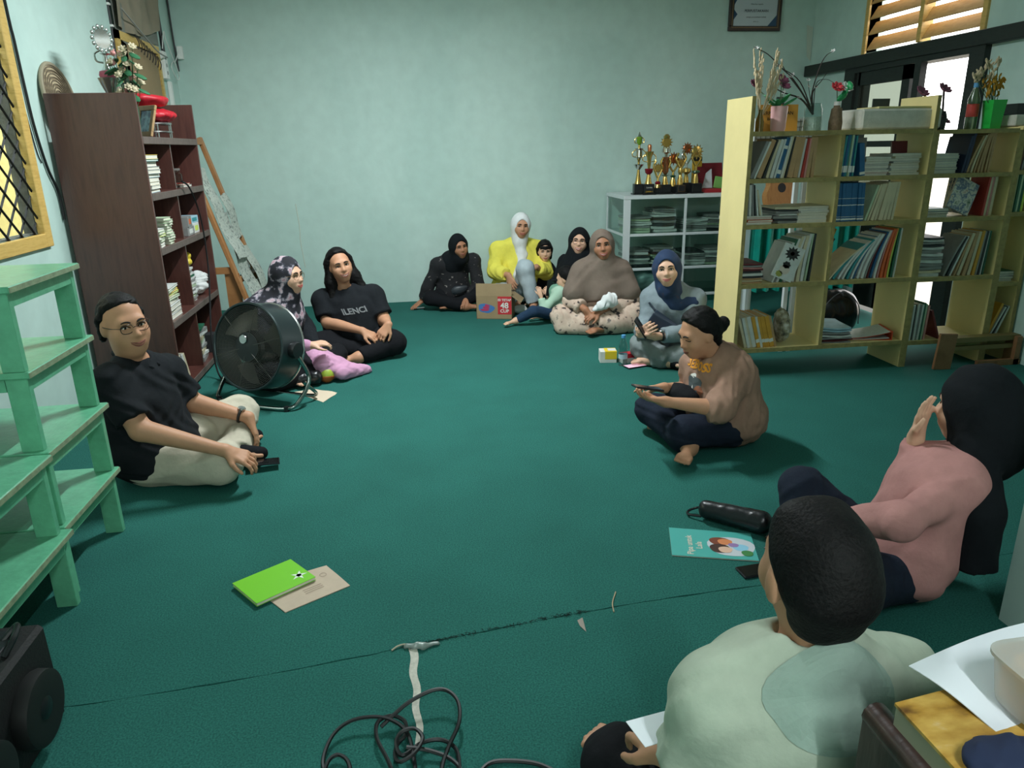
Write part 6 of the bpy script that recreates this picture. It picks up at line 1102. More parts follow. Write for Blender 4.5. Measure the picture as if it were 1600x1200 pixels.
for k, x_ in enumerate((-.05, .02, .085)):
    mb = MB(); mb.bb((x_-.012, -.0042, .045), (x_+.012, -.0032, .052)); mb.bb((x_-.003, -.0042, .03), (x_+.003, -.0032, .07)); o = mb.build('print_mark', mat('print_pale_red', (172, 92, 76), .8), flap); o.location = (0, -d_/2+.01, h_); o.rotation_euler = (R(-8), 0, 0)
# ---------------------------------------------------------------- things on the carpet
def slab(name, label, cat, pts, z, t, m, group=None, wob=0.):
    """thin flat thing given by four floor points"""
    P4 = [np.array(p)[:2] for p in pts]; c = sum(P4)/4
    fn = lambda u, v: np.array([*((P4[0]*(1-u)+P4[1]*u)*(1-v)+(P4[3]*(1-u)+P4[2]*u)*v-c), z+t+wob*(math.sin(u*7)*math.sin(v*5))*.5*(u*v)])
    o = MB().sheet(fn, 8 if wob else 1, 6 if wob else 1, 0, t).build(name, m); o.location = (*c, 0); return tag(o, label, cat, group), c
ob = lambda x, y: np.array(onfloor(x, y))
o, c = slab('envelope', 'beige paper envelope on the carpet under the green book', 'envelope', [ob(446, 958), ob(547, 916), ob(510, 884), ob(400, 922)], .0008, .003, mat('kraft_paper', (190, 170, 150), .85, 0, .05, 20), None, .006)
M_pn = mat('pencil_grey', (140, 124, 110), .9)
u_ = unit(ob(547, 916)-ob(446, 958)); v_ = unit(ob(510, 884)-ob(547, 916))
mb = MB()
for k in range(3): p0 = ob(478, 930)-np.array([*c, 0])+v_*(.012*k)+np.array([0, 0, .0062]); mb.tube([p0, p0+u_*.07], .0007, 4)
p0 = ob(505, 900)-np.array([*c, 0])+np.array([0, 0, .0062]); mb.tube([p0+.012*(u_*math.cos(a)+v_*math.sin(a)) for a in np.linspace(0, 6.28, 15)[:-1]], .0006, 4, closed=True); mb.build('pencil_marks', M_pn, o)
g0, g1, g2, g3 = ob(364, 919), ob(402, 951), ob(494, 909), ob(455, 881); c = (g0+g1+g2+g3)/4
gb = empty('green_book', (c[0], c[1], .0075), 0, 'bright lime green notebook lying on the beige envelope', 'book'); Q4 = [q-c for q in (g0, g1, g2, g3)]; M_lg = mat('lime_green_laminate', (120, 200, 40), .35, coat=.3)
def quad(qs, z0, z1, ins=0.): cc = sum(qs)/4; p_ = [tuple((q+(cc-q)*ins)[:2]) for q in qs]; return MB().prism(p_, z0, z1)
quad(Q4, 0, .0015).build('back_cover', M_lg, gb); quad(Q4, .0015, .0115, .02).build('pages', M_page, gb); quad(Q4, .0115, .0135).build('front_cover', M_lg, gb)
cc = Q4[2]*.62+Q4[3]*.22+Q4[0]*.08+Q4[1]*.08; mb = MB()
for k in range(5): a = k*1.2566+.4; d1 = np.array([math.cos(a), math.sin(a), 0]); d2 = np.array([-d1[1], d1[0], 0]); mb.add([cc+d1*.032+[0, 0, .0142], cc+d2*.009+[0, 0, .0142], cc-d2*.009+[0, 0, .0142]], [(0, 1, 2)])
mb.build('white_star', mat('star_white', (220, 232, 214), .5), gb)
slab('kraft_sheet', 'plain beige sheet of paper on the carpet behind the drum fan', 'paper', [ob(460, 613), ob(505, 629), ob(528, 614), ob(490, 608)], .0008, .0015, mat('beige_sheet', (206, 188, 164), .85), None, .01)
# tape strip, cable end, splits in the carpet
o = MB().sheet(lambda u, v: np.array([*(ob(645, 1015)*(1-u)+ob(656, 1166)*u)[:2], 0])+np.array([(v-.5)*.026*(1-.35*u)+.004*math.sin(u*17), 0, .0022+.001*math.sin(u*40+v*3)]), 30, 3, 0, .0015).build('masking_tape', mat('dirty_white_tape', (186, 182, 170), .8, 0, .2, 60)); tag(o, 'strip of dirty white tape on the carpet by the black cable coil', 'tape')
s_ = SDF(); a_ = ob(650, 1013); s_.cone((-.03, .006, .008), (.02, -.004, .010), .009, .012, .01).cone((.02, -.004, .01), (.07, .008, .006), .010, .006, .01).wr(.003, 60, 2); o = sdf_obj('tape_wad', s_, .004, mat('grey_tape', (140, 150, 146), .4, .2)); o.location = (a_[0], a_[1], 0); tag(o, 'crumpled grey tape where the carpet seam meets the tape strip', 'tape')
wire('short pale twine lying beside the crumpled tape on the seam', [ob(612, 1018)+[0, 0, .004], ob(622, 1012)+[0, 0, .006], ob(634, 1009)+[0, 0, .005], ob(640, 1015)+[0, 0, .004]], .0028, mat('pale_twine', (170, 160, 140), .9), 'twine', 'twine')
wire('thin pale straw lying on the carpet seam near the middle', [ob(962, 926)+[0, 0, .003], ob(957, 943)+[0, 0, .003], ob(959, 957)+[0, 0, .003]], .0022, mat('pale_straw', (176, 158, 128), .8), 'straw', 'straw')
o = MB().add([ob(902, 970)+[0, 0, .002], ob(910, 966)+[0, 0, .003], ob(913, 976)+[0, 0, .002], ob(916, 988)+[0, 0, .002], ob(906, 979)+[0, 0, .003]], [(0, 4, 3, 2, 1)]).build('paper_scrap', mat('scrap_grey', (150, 140, 130), .9)); tag(o, 'small torn grey scrap on the seam beside the straw', 'scrap')
fz = random.Random(4); mb = MB()
for k in range(150):
    x_ = fz.choice([fz.uniform(-.1, .1), fz.uniform(.1, .42), fz.uniform(.36, .52)]); y_ = seam(x_)+fz.uniform(-.004, .006); a = fz.uniform(0, 6.28); l_ = fz.uniform(.006, .022); mb.tube([(x_, y_, .001), (x_+l_*.5*math.cos(a), y_+l_*.3*math.sin(a), .006), (x_+l_*math.cos(a), y_+l_*.6*math.sin(a), .003)], .0009, 3, caps=False)
o = mb.build('frayed_threads', mat('dark_green_thread', (10, 40, 34), .9), floor); o['kind'] = 'stuff'
z_ = .008; cp = lambda *l: [ob(x, y)+np.array([0, 0, z]) for x, y, z in l]
wire('tangled black cable coiled on the carpet at the bottom of the picture', cp((520, 1235, .01), (505, 1196, .008), (520, 1160, .02), (548, 1141, .03), (585, 1136, .035), (615, 1140, .03), (638, 1160, .03), (648, 1200, .02), (650, 1240, .01), (630, 1250, .01), (608, 1200, .02), (590, 1165, .025), (592, 1142, .03), (614, 1132, .03), (634, 1142, .03), (634, 1160, .025), (622, 1172, .02), (618, 1190, .02), (626, 1205, .03), (650, 1195, .04), (662, 1175, .045), (650, 1160, .045), (630, 1162, .04), (620, 1175, .03), (630, 1195, .03), (660, 1170, .02), (690, 1163, .015), (712, 1175, .012), (718, 1200, .01), (715, 1240, .01), (700, 1260, .01), (690, 1215, .014), (700, 1180, .02), (718, 1148, .04), (717, 1120, .05), (700, 1104, .055), (676, 1104, .055), (640, 1118, .045), (612, 1135, .03), (596, 1145, .02)), .0055, M_cab, 'cable_coil')
wire('second loop of black cable beside the tangle', cp((636, 1182, .03), (670, 1182, .02), (705, 1192, .012), (722, 1215, .008), (700, 1250, .008)), .0055, M_cab, 'cable_coil'); wire('black cable running out at the bottom, right of the tangle', cp((745, 1215, .007), (765, 1196, .007), (795, 1192, .007), (840, 1197, .007), (880, 1215, .007)), .0055, M_cab, 'cable_coil'); wire('small doubled cable loop left of the tangle', cp((505, 1215, .007), (515, 1195, .015), (530, 1188, .018), (545, 1198, .015), (550, 1225, .007)), .0055, M_cab, 'cable_coil')
# water bottle, tissue box, medicine carton, phone by the woman in grey
t = empty('water_bottle', tuple(onfloor(973, 571)), 0, 'clear plastic water bottle with a blue cap on the carpet', 'bottle'); M_pet = glass('pet_plastic', (226, 234, 234), .08)
MB().lathe([(.028, .0005), (.032, .01), (.030, .03), (.032, .05), (.032, .09), (.029, .10), (.032, .11), (.032, .14), (.022, .175), (.0135, .195), (.0135, .208)], 24).build('bottle_body', M_pet, t, True); MB().lathe([(.0155, .205), (.0155, .225), (.012, .227)], 18).build('cap', mat('cap_blue', (84, 150, 200), .4), t); MB().lathe([(.0325, .055), (.0325, .088)], 24, caps=False).build('paper_label', mat('bottle_label', (176, 196, 206), .5), t, True)
t = empty('tissue_box', (1.40, 4.985, 0), R(-8), 'yellow and white tissue carton beside the water bottle', 'box'); MB().bb((-.06, -.05, 0), (.06, .05, .085), ch=.002).build('carton', mat('carton_white', (214, 212, 206), .6), t); MB().bb((-.025, -.0508, .028), (.0605, .0508, .0858)).build('yellow_print', mat('carton_yellow', (226, 192, 36), .6), t); MB().bb((.0, -.03, .0855), (.058, .035, .0872)).build('white_flap', MATS['carton_white'], t)
t = empty('medicine_carton', (1.53, 4.93, 0), R(12), 'small red and white carton behind the water bottle', 'box'); MB().bb((-.05, -.03, 0), (.05, .03, .07), ch=.002).build('carton', MATS['carton_white'], t); MB().bb((-.0505, -.0305, .038), (.0505, .0305, .0705)).build('red_print', mat('carton_red', (186, 34, 50), .6), t)
u_ = ob(1009, 572)-ob(978, 577); v_ = ob(990, 567)-ob(985, 577); c = ob(993, 573); phone('phone with a glowing pink screen lying in front of the grey trousers', (c[0], c[1], .0065), u_, np.cross((0, 0, 1), unit(u_)), .078, .165, .009, mat('pink_screen', (216, 176, 196), .2, emit=(226, 190, 206), es=.45))
# magazine, pouch, phone by the woman in rose
m0, m1, m3 = ob(1045, 826), ob(1050, 869), ob(1186, 878); m2 = m3+(m0-m1)*.95; c = (m0+m1+m2+m3)/4
mg = empty('picture_book', (c[0], c[1], .0012), 0, 'turquoise children\'s picture book lying under the black pouch', 'book'); q4 = [m1-c, m3-c, m2-c, m0-c]
quad(q4, 0, .003).build('pages', M_page, mg); quad(q4, .003, .0045).build('cover', mat('turquoise_cover', (78, 168, 160), .35), mg); ex = unit(q4[1]-q4[0]); ey = unit(np.cross((0, 0, 1), ex)); L0 = np.linalg.norm(q4[1]-q4[0]); pz = np.array([0, 0, .0050])
# the title runs across the book's width, which lies towards the viewer's upper left
for k, tx in enumerate(('Pipa untuk', 'Lala')): lettering(tx, .034, mat('title_cream', (214, 206, 190), .6), mg, q4[0]+ex*(.072+.036*k)+ey*(.085-.0*k)+pz, ey, -ex, .0005, lift=.0003)
def spot(dx, dy, rx, ry, c_, nm, z=.0004, ph=0.): V, F = blob(rx, ry, 20, ph, .06); o_ = MB().add(np.array([q4[0]+ex*(dx+v[0])+ey*(dy+v[1])+pz+[0, 0, z] for v in V]), F).build(nm, mat(*c_), mg)
spot(.23, .09, .09, .075, ('cover_pale', (196, 200, 206), .5), 'cover_print', .0002); spot(.19, .125, .04, .032, ('cover_hair_brown', (122, 62, 42), .5), 'cover_print', .0004); spot(.21, .122, .028, .024, ('cover_peach', (212, 130, 84), .5), 'cover_print', .0006); spot(.185, .07, .038, .035, ('cover_dark_hair', (70, 44, 38), .5), 'cover_print', .0008); spot(.205, .062, .026, .024, ('cover_face', (222, 180, 156), .5), 'cover_print', .001); spot(.265, .085, .03, .026, ('cover_sky', (140, 196, 220), .5), 'cover_print', .0006); spot(.285, .045, .022, .022, ('cover_leaf', (64, 128, 70), .5), 'cover_print', .0008); spot(.24, .10, .02, .016, ('cover_violet', (150, 120, 170), .5), 'cover_print', .0009)
pc, pd = (ob(1090, 813)+ob(1192, 836))/2, unit(ob(1192, 838)-ob(1092, 812)); M_lea = mat('black_soft_leather', (20, 22, 25), .32, 0, .1, 30, .15, 50)
t = empty('pouch', (pc[0]+.01, pc[1]+.012, .006), math.atan2(pd[1], pd[0]), 'black leather zip pouch with wrist loop lying on the picture book', 'pouch'); s_ = SDF(); s_.cone((-.10, 0, .038), (.12, 0, .044), .036, .046, .02, ca=False, cb=False).cone((-.115, 0, .06), (.13, 0, .07), .012, .014, .03).wr(.0012, 30, 7).half((0, 0, .0005), (0, 0, -1), .01); sdf_obj('pouch_body', s_, .005, M_lea, t)
MB().tube(bz([(-.11, .005, .074), (0, .002, .088), (.125, 0, .086)], 6), .0028, 6).build('zip', mat('zip_grey', (80, 82, 84), .35, .6), t); MB().tube(bz([(-.118, .012, .045), (-.16, .03, .02), (-.185, .012, .008), (-.175, -.015, .006), (-.12, -.02, .014)], 6), .0055, 6).build('wrist_loop', M_lea, t, True)
u_ = ob(1190, 897)-ob(1150, 895); c = ob(1185, 893); phone('black phone lying face up below the turquoise picture book', (c[0], c[1], .006), (1, .1, 0), (-.1, 1, 0))
# white cloth in the lap of the woman in taupe
s_ = SDF(); s_.cone((0, 0, 0), (.09, .02, .05), .03, .05, .03).cone((.05, 0, .05), (.11, .0, .015), .03, .03, .03).cone((-.05, 0, -.03), (.03, 0, .0), .016, .03, .03).wr(.012, 34, 3); o = sdf_obj('white_cloth', s_, .007, mat('white_cotton', (220, 222, 222), .9)); o.location = at(938, 478, 5.72); tag(o, 'crumpled white cloth in the lap of the taupe headscarf woman', 'cloth')
s_ = SDF(); s_.ell((0, 0, .045), (.07, .05, .045)).wr(.006, 40, 5).half((0, 0, 0), (0, 0, -1), 0); o = sdf_obj('cup_carton', s_, .007, mat('white_tissue', (206, 208, 206), .9)); o.location = (1.02, 6.70, .0); tag(o, 'crumpled white packet between the cardboard box and the toddler', 'packet')
# ball and dark bag beside the pink skirt
t = empty('toy_ball', tuple(Vector((-.60, 4.88, .0))), 0, 'lime and orange ball beside the pink skirt', 'ball'); MB().sph((0, 0, .056), .055, 18, 12).build('ball_skin', mat('ball_lime', (158, 176, 60), .45), t, True); s_ = SDF(); s_.ell((0, 0, .056), (.0562, .0562, .0562)).half((0, 0, .05), unit((0, .15, 1)), 0); sdf_obj('orange_half', s_, .006, mat('ball_orange', (176, 92, 40), .45), t)
s_ = SDF(); s_.cone((-.06, 0, .05), (.07, .02, .06), .05, .045, .03).wr(.006, 30, 3).half((0, 0, .001), (0, 0, -1), 0); o = sdf_obj('handbag', s_, .007, M_lea); o.location = (-.735, 4.80, 0); tag(o, 'small black handbag on the carpet just behind the fan stand', 'bag')
# ---------------------------------------------------------------- on top of the yellow shelves
zt = ZA[0]; M_straw = mat('dried_straw', (200, 180, 148), .9); M_twig = mat('twig_brown', (62, 52, 48), .8); M_petalp = mat('petal_plum', (120, 62, 86), .7); M_petalw = mat('petal_white', (222, 216, 214), .7); M_petalr = mat('petal_red', (206, 60, 70), .6); M_gl = mat('silk_green', (30, 138, 80), .5); M_yflow = mat('dry_amber', (196, 142, 40), .8)
def vase(label, px, y, prof, m, name='flower_vase'):
    x_ = at(px, 202, y).x; t = empty(name, (x_, y, zt), 0, label, 'vase'); MB().lathe(prof, 22).build('vase_body', m, t, True); return t
rn = random.Random(11)
t = vase('thin glass bottle of pale dried grass at the left end of the yellow shelf top', 1186, 4.55, [(.024, .0005), (.026, .06), (.012, .11), (.014, .13)], mat('amber_bottle', (150, 124, 60), .15, 0, trans=.5))
for k in range(13):
    a = rn.uniform(0, 6.28); l_ = rn.uniform(.05, .13); top = np.array([.02+l_*math.cos(a), l_*.5*math.sin(a), rn.uniform(.32, .48)]); st = MB().tube(bz([(0, 0, .08), top*.55, top], 5), .0022, 5).build('grass_stem', M_straw, t); s_ = MB()
    for j in range(16): u = .45+.55*j/15; q = np.array([0, 0, .08])*(1-u)+top*u; s_.sph(q+np.array([rn.uniform(-.006, .006), rn.uniform(-.006, .006), 0]), (.005, .005, .014), 6, 4)
    s_.build('plume', M_straw, st)
t = vase('pale pink flower pot of plum silk flowers with green leaves', 1215, 4.58, [(.042, .0005), (.046, .02), (.052, .15), (.048, .152)], mat('pink_ceramic', (220, 168, 168), .4))
for k, (dx, dz, dy) in enumerate(((-.25, .28, .1), (.0, .30, 0), (.03, .27, .03))):
    p_ = np.array([dx*.5 if k == 0 else dx, dy, dz]); st = MB().tube(bz([(0, 0, .13), p_*.6+[0, 0, .05], p_], 5), .003, 5).build('stem', M_stemg, t); mb = MB(); flower(mb, p_, .045, 9, 0, (.2, -.6, .7)); mb.build('bloom', M_petalp, st, True)
for k in range(9): a = k*.7; MB().sph((.06*math.cos(a), .04*math.sin(a), .175+.02*math.sin(k*2)), (.055, .018, .006), 8, 5, 0, rotm(0, -.5, a)).build('leaf', M_gl, t, True)
t = vase('clear glass jar with blossoming bare branches', 1268, 4.58, [(.056, .0005), (.058, .015), (.054, .13), (.044, .15), (.046, .165)], glass('vase_glass', (222, 232, 230)), 'branch_jar'); MB().lathe([(.05, .003), (.05, .085)], 20).build('white_gravel', mat('white_gravel', (196, 206, 200), .9, 0, .15, 80, .5, 80), t)
def twig(pts, r, blooms, t):
    P = bz(pts, 5); b = MB().tube(P, [r*(1-.7*i/len(P)) for i in range(len(P))], 6).build('branch', M_twig, t)
    for k, f_ in enumerate(blooms): q = P[int(f_*(len(P)-1))]; mb = MB(); flower(mb, q, .016, 5, 0, (rn.uniform(-1, 1), -.5, .7)); mb.build('blossom', M_petalw, b, True)
rel = lambda px, py, dy=0.: np.array(at(px, py, 4.58+dy))-np.array(t.location)
base = (0, 0, .10)
twig([base, rel(1262, 160), rel(1240, 125), rel(1220, 105), rel(1200, 85), rel(1178, 73)], .006, (.45, .7, .97), t); twig([base, rel(1252, 155), rel(1225, 145), rel(1204, 134)], .007, (.4, .7), t); twig([base, rel(1255, 148), rel(1228, 112), rel(1219, 92)], .005, (.6, .98), t); twig([base, rel(1268, 150), rel(1279, 110), rel(1290, 88), rel(1305, 78)], .005, (.98,), t); twig([base, rel(1270, 145), rel(1283, 127), rel(1292, 114)], .004, (.5,), t); twig([base, rel(1275, 132), rel(1290, 124), rel(1303, 129)], .003, (), t); twig([base, rel(1264, 140), rel(1263, 122)], .003, (.6, .98), t); twig([base, rel(1250, 128), rel(1222, 107), rel(1207, 100)], .004, (.5, .9), t)
t = vase('brown twine wrapped bottle with a red and a white silk rose', 1304, 4.56, [(.040, .0005), (.042, .05), (.036, .09), (.032, .13), (.02, .14), (.02, .155)], mat('twine_brown', (116, 96, 76), .9, 0, .2, 60, .4, 90)); MB().lathe([(.021, .15), (.021, .172), (.018, .173)], 16).build('bottle_neck', M_petalw, t, True)
for k, (px, py, m_) in enumerate(((1308, 138, M_petalr), (1322, 138, M_petalw))):
    p_ = np.array(at(px, py, 4.56))-np.array(t.location); st = MB().tube(bz([(0, 0, .15), p_*.6+[0, 0, .06], p_], 4), .003, 5).build('stem', M_stemg, t); mb = MB(); flower(mb, p_, .045, 8, 0, (0, -.6, .6)); flower(mb, p_+[0, -.008, .008], .03, 6, 0, (0, -.6, .6)); mb.build('bloom', m_, st, True)
for k in range(4): MB().sph((.02+.015*k, -.01, .20+.022*k), (.04, .016, .02), 8, 5, 0, rotm(.2, -.6, .5*k)).build('leaf', M_gl, t, True)
t = empty('shop_sign_card', (at(1215, 190, 4.72).x, 4.72, zt), 0, 'orange printed card standing behind the pink pot', 'card'); MB().box((0, 0, .085), (.27, .006, .165), M=rotm(R(-4))).build('card', mat('orange_card', (206, 150, 62), .6), t)
for k, (tx, s_) in enumerate((('PERPUSTAKAAN', .03), ('BACA BUKU', .024))): lettering(tx, s_, mat('print_black', (34, 32, 30), .7), t, (-.01, -.006, .115-.035*k), (1, 0, 0), (0, .07, 1), .0005)
for z in (0., .02): pass
t = empty('styrofoam_block', (at(1388, 200, 4.6).x, 4.60, zt), 0, 'long grubby white styrofoam block lying on top of the large yellow shelf', 'block'); MB().bb((-.275, -.13, .0005), (.275, .13, .125), ch=.012).build('foam_body', mat('grubby_foam', (196, 194, 184), .9, 0, .12, 18, .4, 120), t)
o = MB().bb((-.20, -.12, 0), (.21, .12, .012), ch=.002).build('paper_board', mat('cream_board', (200, 186, 130), .7)); o.location = (at(1400, 172, 4.6).x, 4.6, zt+.1255); tag(o, 'thin cream board lying on the styrofoam block', 'board'); o = MB().bb((-.06, -.004, 0), (.06, .004, .055), ch=.001).build('dark_card', mat('dark_photo', (54, 58, 54), .4)); o.location = (at(1376, 165, 4.66).x, 4.66, zt+.138); tag(o, 'small dark framed card standing on the styrofoam block', 'card')
t = empty('plum_flowers', (at(1463, 200, 4.66).x+.03, 4.66, ZB[0]), 0, 'dark plum flowers in a slim vase at the gap between the shelves', 'vase'); MB().lathe([(.025, .0005), (.03, .08), (.018, .12)], 16).build('vase_body', M_lea, t, True)
for k, (px, py) in enumerate(((1475, 140), (1440, 145), (1470, 180), (1478, 190))): p_ = np.array(at(px, py, 4.66))-np.array(t.location); st = MB().tube(bz([(0, 0, .1), p_*.5+[0, 0, .05], p_], 4), .007, 6).build('stem', M_twig, t); mb = MB(); flower(mb, p_, .05 if k < 2 else .03, 9, 0, (.2, -.6, .7)); mb.build('bloom', M_petalp, st, True)
t = empty('green_vase', (at(1548, 198, 4.60).x, 4.60, ZB[0]), 0, 'bright green square vase of amber and straw dried flowers on the right shelf', 'vase'); M_gv = mat('green_plastic_vase', (40, 176, 70), .3)
P_ = [(-.045, -.045), (.045, -.045), (.045, .045), (-.045, .045)]; mb = MB(); v_ = []
for (s0, z) in ((.85, .001), (.9, .06), (1.1, .18)): v_ += [(x*s0, y*s0, z) for x, y in P_]
mb.add(v_, [(i*4+j, i*4+(j+1) % 4, (i+1)*4+(j+1) % 4, (i+1)*4+j) for i in range(2) for j in range(4)]+[(3, 2, 1, 0)]); mb.build('vase_body', M_gv, t)
for k in range(12):
    px, py = ((1525, 120), (1535, 110), (1545, 100), (1550, 112), (1560, 98), (1540, 128), (1552, 130), (1558, 122), (1566, 128), (1548, 145), (1556, 140), (1530, 118))[k]; p_ = np.array(at(px, py, 4.60+.02*(k % 3)))-np.array(t.location); st = MB().tube(bz([(0, 0, .1), p_*.6+[0, 0, .04], p_], 4), .0025, 5).build('stem', M_stemg, t); mb = MB()
    for j in range(10): mb.sph(p_+np.array([rn.uniform(-.02, .02), rn.uniform(-.015, .015), rn.uniform(-.035, .03)]), (.007, .007, .018), 6, 4, 0, rotm(rn.uniform(-.6, .6), rn.uniform(-.6, .6), 0))
    mb.build('plume', M_straw if k in (0, 1, 2, 3, 4, 11) else M_yflow, st)
t = empty('plastic_bottle', (at(1515, 200, 4.66).x, 4.66, ZB[0]), 0, 'tall bottle with red and green label beside the green vase', 'bottle'); MB().lathe([(.034, .0005), (.036, .02), (.036, .19), (.016, .25), (.014, .275)], 20).build('bottle_body', mat('greenish_bottle', (92, 112, 84), .2, 0, trans=.3), t, True); MB().lathe([(.0368, .08), (.0368, .16)], 20, caps=False).build('red_label', mat('label_red', (190, 60, 50), .5), t, True); MB().lathe([(.0166, .262), (.0166, .29)], 14).build('cap', mat('cap_blue', (84, 150, 200), .4), t)
o = MB().bb((-.12, -.10, .0005), (.075, .10, .07), ch=.006).build('foam_box', MATS['grubby_foam']); o.location = (4.075, 4.60, 1.5755); tag(o, 'white foam box at the right end of the shelf tops', 'box'); o = MB().bb((-.08, -.06, 0), (.06, .06, .07), ch=.003).build('black_case', M_tbase); o.location = (4.09, 4.62, 1.647); tag(o, 'black case standing on the white foam box', 'case')
# ---------------------------------------------------------------- behind the yellow shelves
M_teal = mat('teal_satin', (14, 132, 118), .35, 0, .15, 8)
t = empty('teal_curtain', (3.45, 6.0, .20), 0, 'teal satin curtain skirt hanging around the table behind the yellow shelf', 'curtain'); MB().sheet(lambda u, v: (-.52+1.0*u, .028*math.sin(u*62)+.010*math.sin(u*139+1), .66-.60*v+.008*math.sin(u*62)*v), 160, 6, 0, (0, .004, 0)).build('pleated_cloth', M_teal, t, True)
t = empty('side_table', (3.45, 6.28, 0), 0, 'table with white top standing behind the yellow bookshelf', 'table'); MB().bb((-.58, -.27, .84), (.52, .27, .87), ch=.003).build('table_top', mat('table_white', (200, 204, 202), .5), t)
for sx, sy in ((-.54, -.23), (.48, -.23), (-.54, .23), (.48, .23)): MB().bb((sx-.03, sy-.03, 0), (sx+.03, sy+.03, .84)).build('leg', mat('leg_pale_blue', (176, 190, 194), .5), t)
t = empty('guitar', (3.22, 6.12, .116), R(8), 'small wooden guitar standing on the table behind the yellow bookshelf', 'guitar'); Mg = rotm(R(-10)); GB = np.array([0, .0, 0]); M_gt = wood('guitar_spruce', (150, 100, 52), (168, 118, 66), .35)
o_ = [(0.0, .0)]; pr = []
for a in np.linspace(0, 2*math.pi, 49)[:-1]: zc = math.cos(a); pr.append((math.sin(a)*(.15-.035*max(0, zc)+.02*max(0, -zc))*(1-.18*math.exp(-((zc-.25)/.22)**2)), zc*.22))
mb = MB(); mb.prism(pr, -.035, .035, M=Mg@rotm(R(90)), t=(0, 0, .98)); mb.build('body', M_gt, t); MB().box(Mg@np.array([0, -.03, .40])+[0, 0, .98], (.045, .02, .50), M=Mg, ch=.003).build('neck', M_dark, t); MB().box(Mg@np.array([0, -.03, .71])+[0, 0, .98], (.07, .016, .14), M=Mg, ch=.003).build('headstock', M_dark, t); MB().lathe([(0, .0), (.04, 0), (.04, .002)], 20, M=Mg@rotm(R(90)), t=Mg@np.array([0, -.034, .03])+[0, 0, .98]).build('sound_hole', M_tbase, t); MB().box(Mg@np.array([0, -.04, -.12])+[0, 0, .98], (.09, .012, .02), M=Mg).build('bridge', M_dark, t)

s_ = SDF(); s_.ell((0, 0, .20), (.21, .10, .20)).half((0, 0, .01), (0, 0, -1), 0).wr(.004, 18, 3); t = sdf_obj('backpack', s_, .01, mat('black_glossy_vinyl', (16, 17, 19), .22)); t.location = (3.34, 5.28, 0); tag(t, 'glossy black rounded bag behind the bottom right compartment', 'bag'); MB().tube(bz([(-.17, -.07, .12), (-.14, -.085, .28), (0, -.085, .385), (.14, -.085, .28), (.17, -.07, .12)], 6), .004, 6).build('piping', mat('piping_grey', (70, 72, 76), .3), t, True)
t = empty('grid_board', (2.70, 4.94, 0), 0, 'white wire grid board behind the top left compartment', 'board'); MB().bb((-.32, 0, 1.40), (.14, .012, 1.66)).build('board', mat('board_white', (196, 202, 202), .5), t); mb = MB()
for k in range(13): x_ = -.31+.035*k; mb.tube([(x_, -.002, 1.41), (x_, -.002, 1.65)], .0015, 4)
for k in range(7): z = 1.42+.036*k; mb.tube([(-.31, -.002, z), (.13, -.002, z)], .0015, 4)
mb.build('grid_wire', M_wire, t); MB().bb((.02, .02, 0), (.05, .05, 1.62)).build('leg', M_alu, t); MB().bb((.08, .02, 0), (.11, .05, 1.62)).build('leg', M_alu, t)
o = MB().sheet(lambda u, v: (2.36+.10*u, 4.95+.01*math.sin(u*8), .02+.62*v), 6, 4, 0, (0, .004, 0)).build('pale_panel', mat('pale_blue_panel', (186, 202, 206), .6)); tag(o, 'pale blue panel standing behind the lowest left compartment', 'panel')
# low wooden bench in front of the right shelf
t = empty('low_bench', (3.85, 4.32, 0), 0, 'low brown wooden bench in front of the right yellow bookshelf', 'bench'); M_bw = wood('brown_bench_wood', (126, 88, 56), (142, 102, 68), .6, 6, (2, 8, 2))
MB().box((-.27, .0, .125), (.13, .02, .25), M=rotm(0, R(4), 0), ch=.002).build('leg_board', M_bw, t); MB().bb((-.2, .03, .17), (.32, .10, .205)).build('rail', mat('olive_rail', (120, 106, 62), .6), t); MB().bb((-.2, .03, .115), (.32, .06, .145)).build('rail', MATS['olive_rail'], t); MB().bb((.0, .0, .0), (.32, .03, .04)).build('foot_rail', M_bw, t); MB().bb((.27, .0, 0), (.31, .10, .2)).build('leg_board', M_bw, t)
# ---------------------------------------------------------------- framed certificate
t = empty('framed_certificate', (3.535, YB-.02, 2.76), 0, 'framed certificate with blue corners high on the back wall', 'frame'); W2, H2 = .27, .20; mb = MB()
for (a, b, c, d) in ((-W2, W2, -H2, -H2+.045), (-W2, W2, H2-.045, H2), (-W2, -W2+.045, -H2+.045, H2-.045), (W2-.045, W2, -H2+.045, H2-.045)): mb.bb((a, -.018, c), (b, .018, d), ch=.005)
mb.build('frame', wood('black_brown_frame', (36, 26, 24), (50, 38, 34), .4), t); mb = MB(); q = .028
for (a, b, c, d) in ((-W2+q, W2-q, -H2+q, -H2+q+.004), (-W2+q, W2-q, H2-q-.004, H2-q), (-W2+q, -W2+q+.004, -H2+q, H2-q), (W2-q-.004, W2-q, -H2+q, H2-q)): mb.bb((a, -.0195, c), (b, -.0175, d))
mb.build('gilt_line', mat('gilt', (150, 124, 84), .4, .5), t); MB().bb((-W2+.04, -.006, -H2+.04), (W2-.04, -.002, H2-.04)).build('certificate', mat('certificate_paper', (190, 200, 208), .4), t)
M_cb = mat('certificate_blue', (44, 78, 110), .5); y_ = -.0075
for q3 in ([(W2-.04, y_, -H2+.04), (W2-.04, y_, -H2+.15), (W2-.14, y_, -H2+.04)], [(-W2+.04, y_, -.11), (-W2+.085, y_, -.05), (-W2+.04, y_, 0)], [(-W2+.04, y_, .02), (-W2+.12, y_, .16), (-W2+.04, y_, .16)]): MB().add(q3, [(0, 1, 2)]).build('blue_corner', M_cb, t)
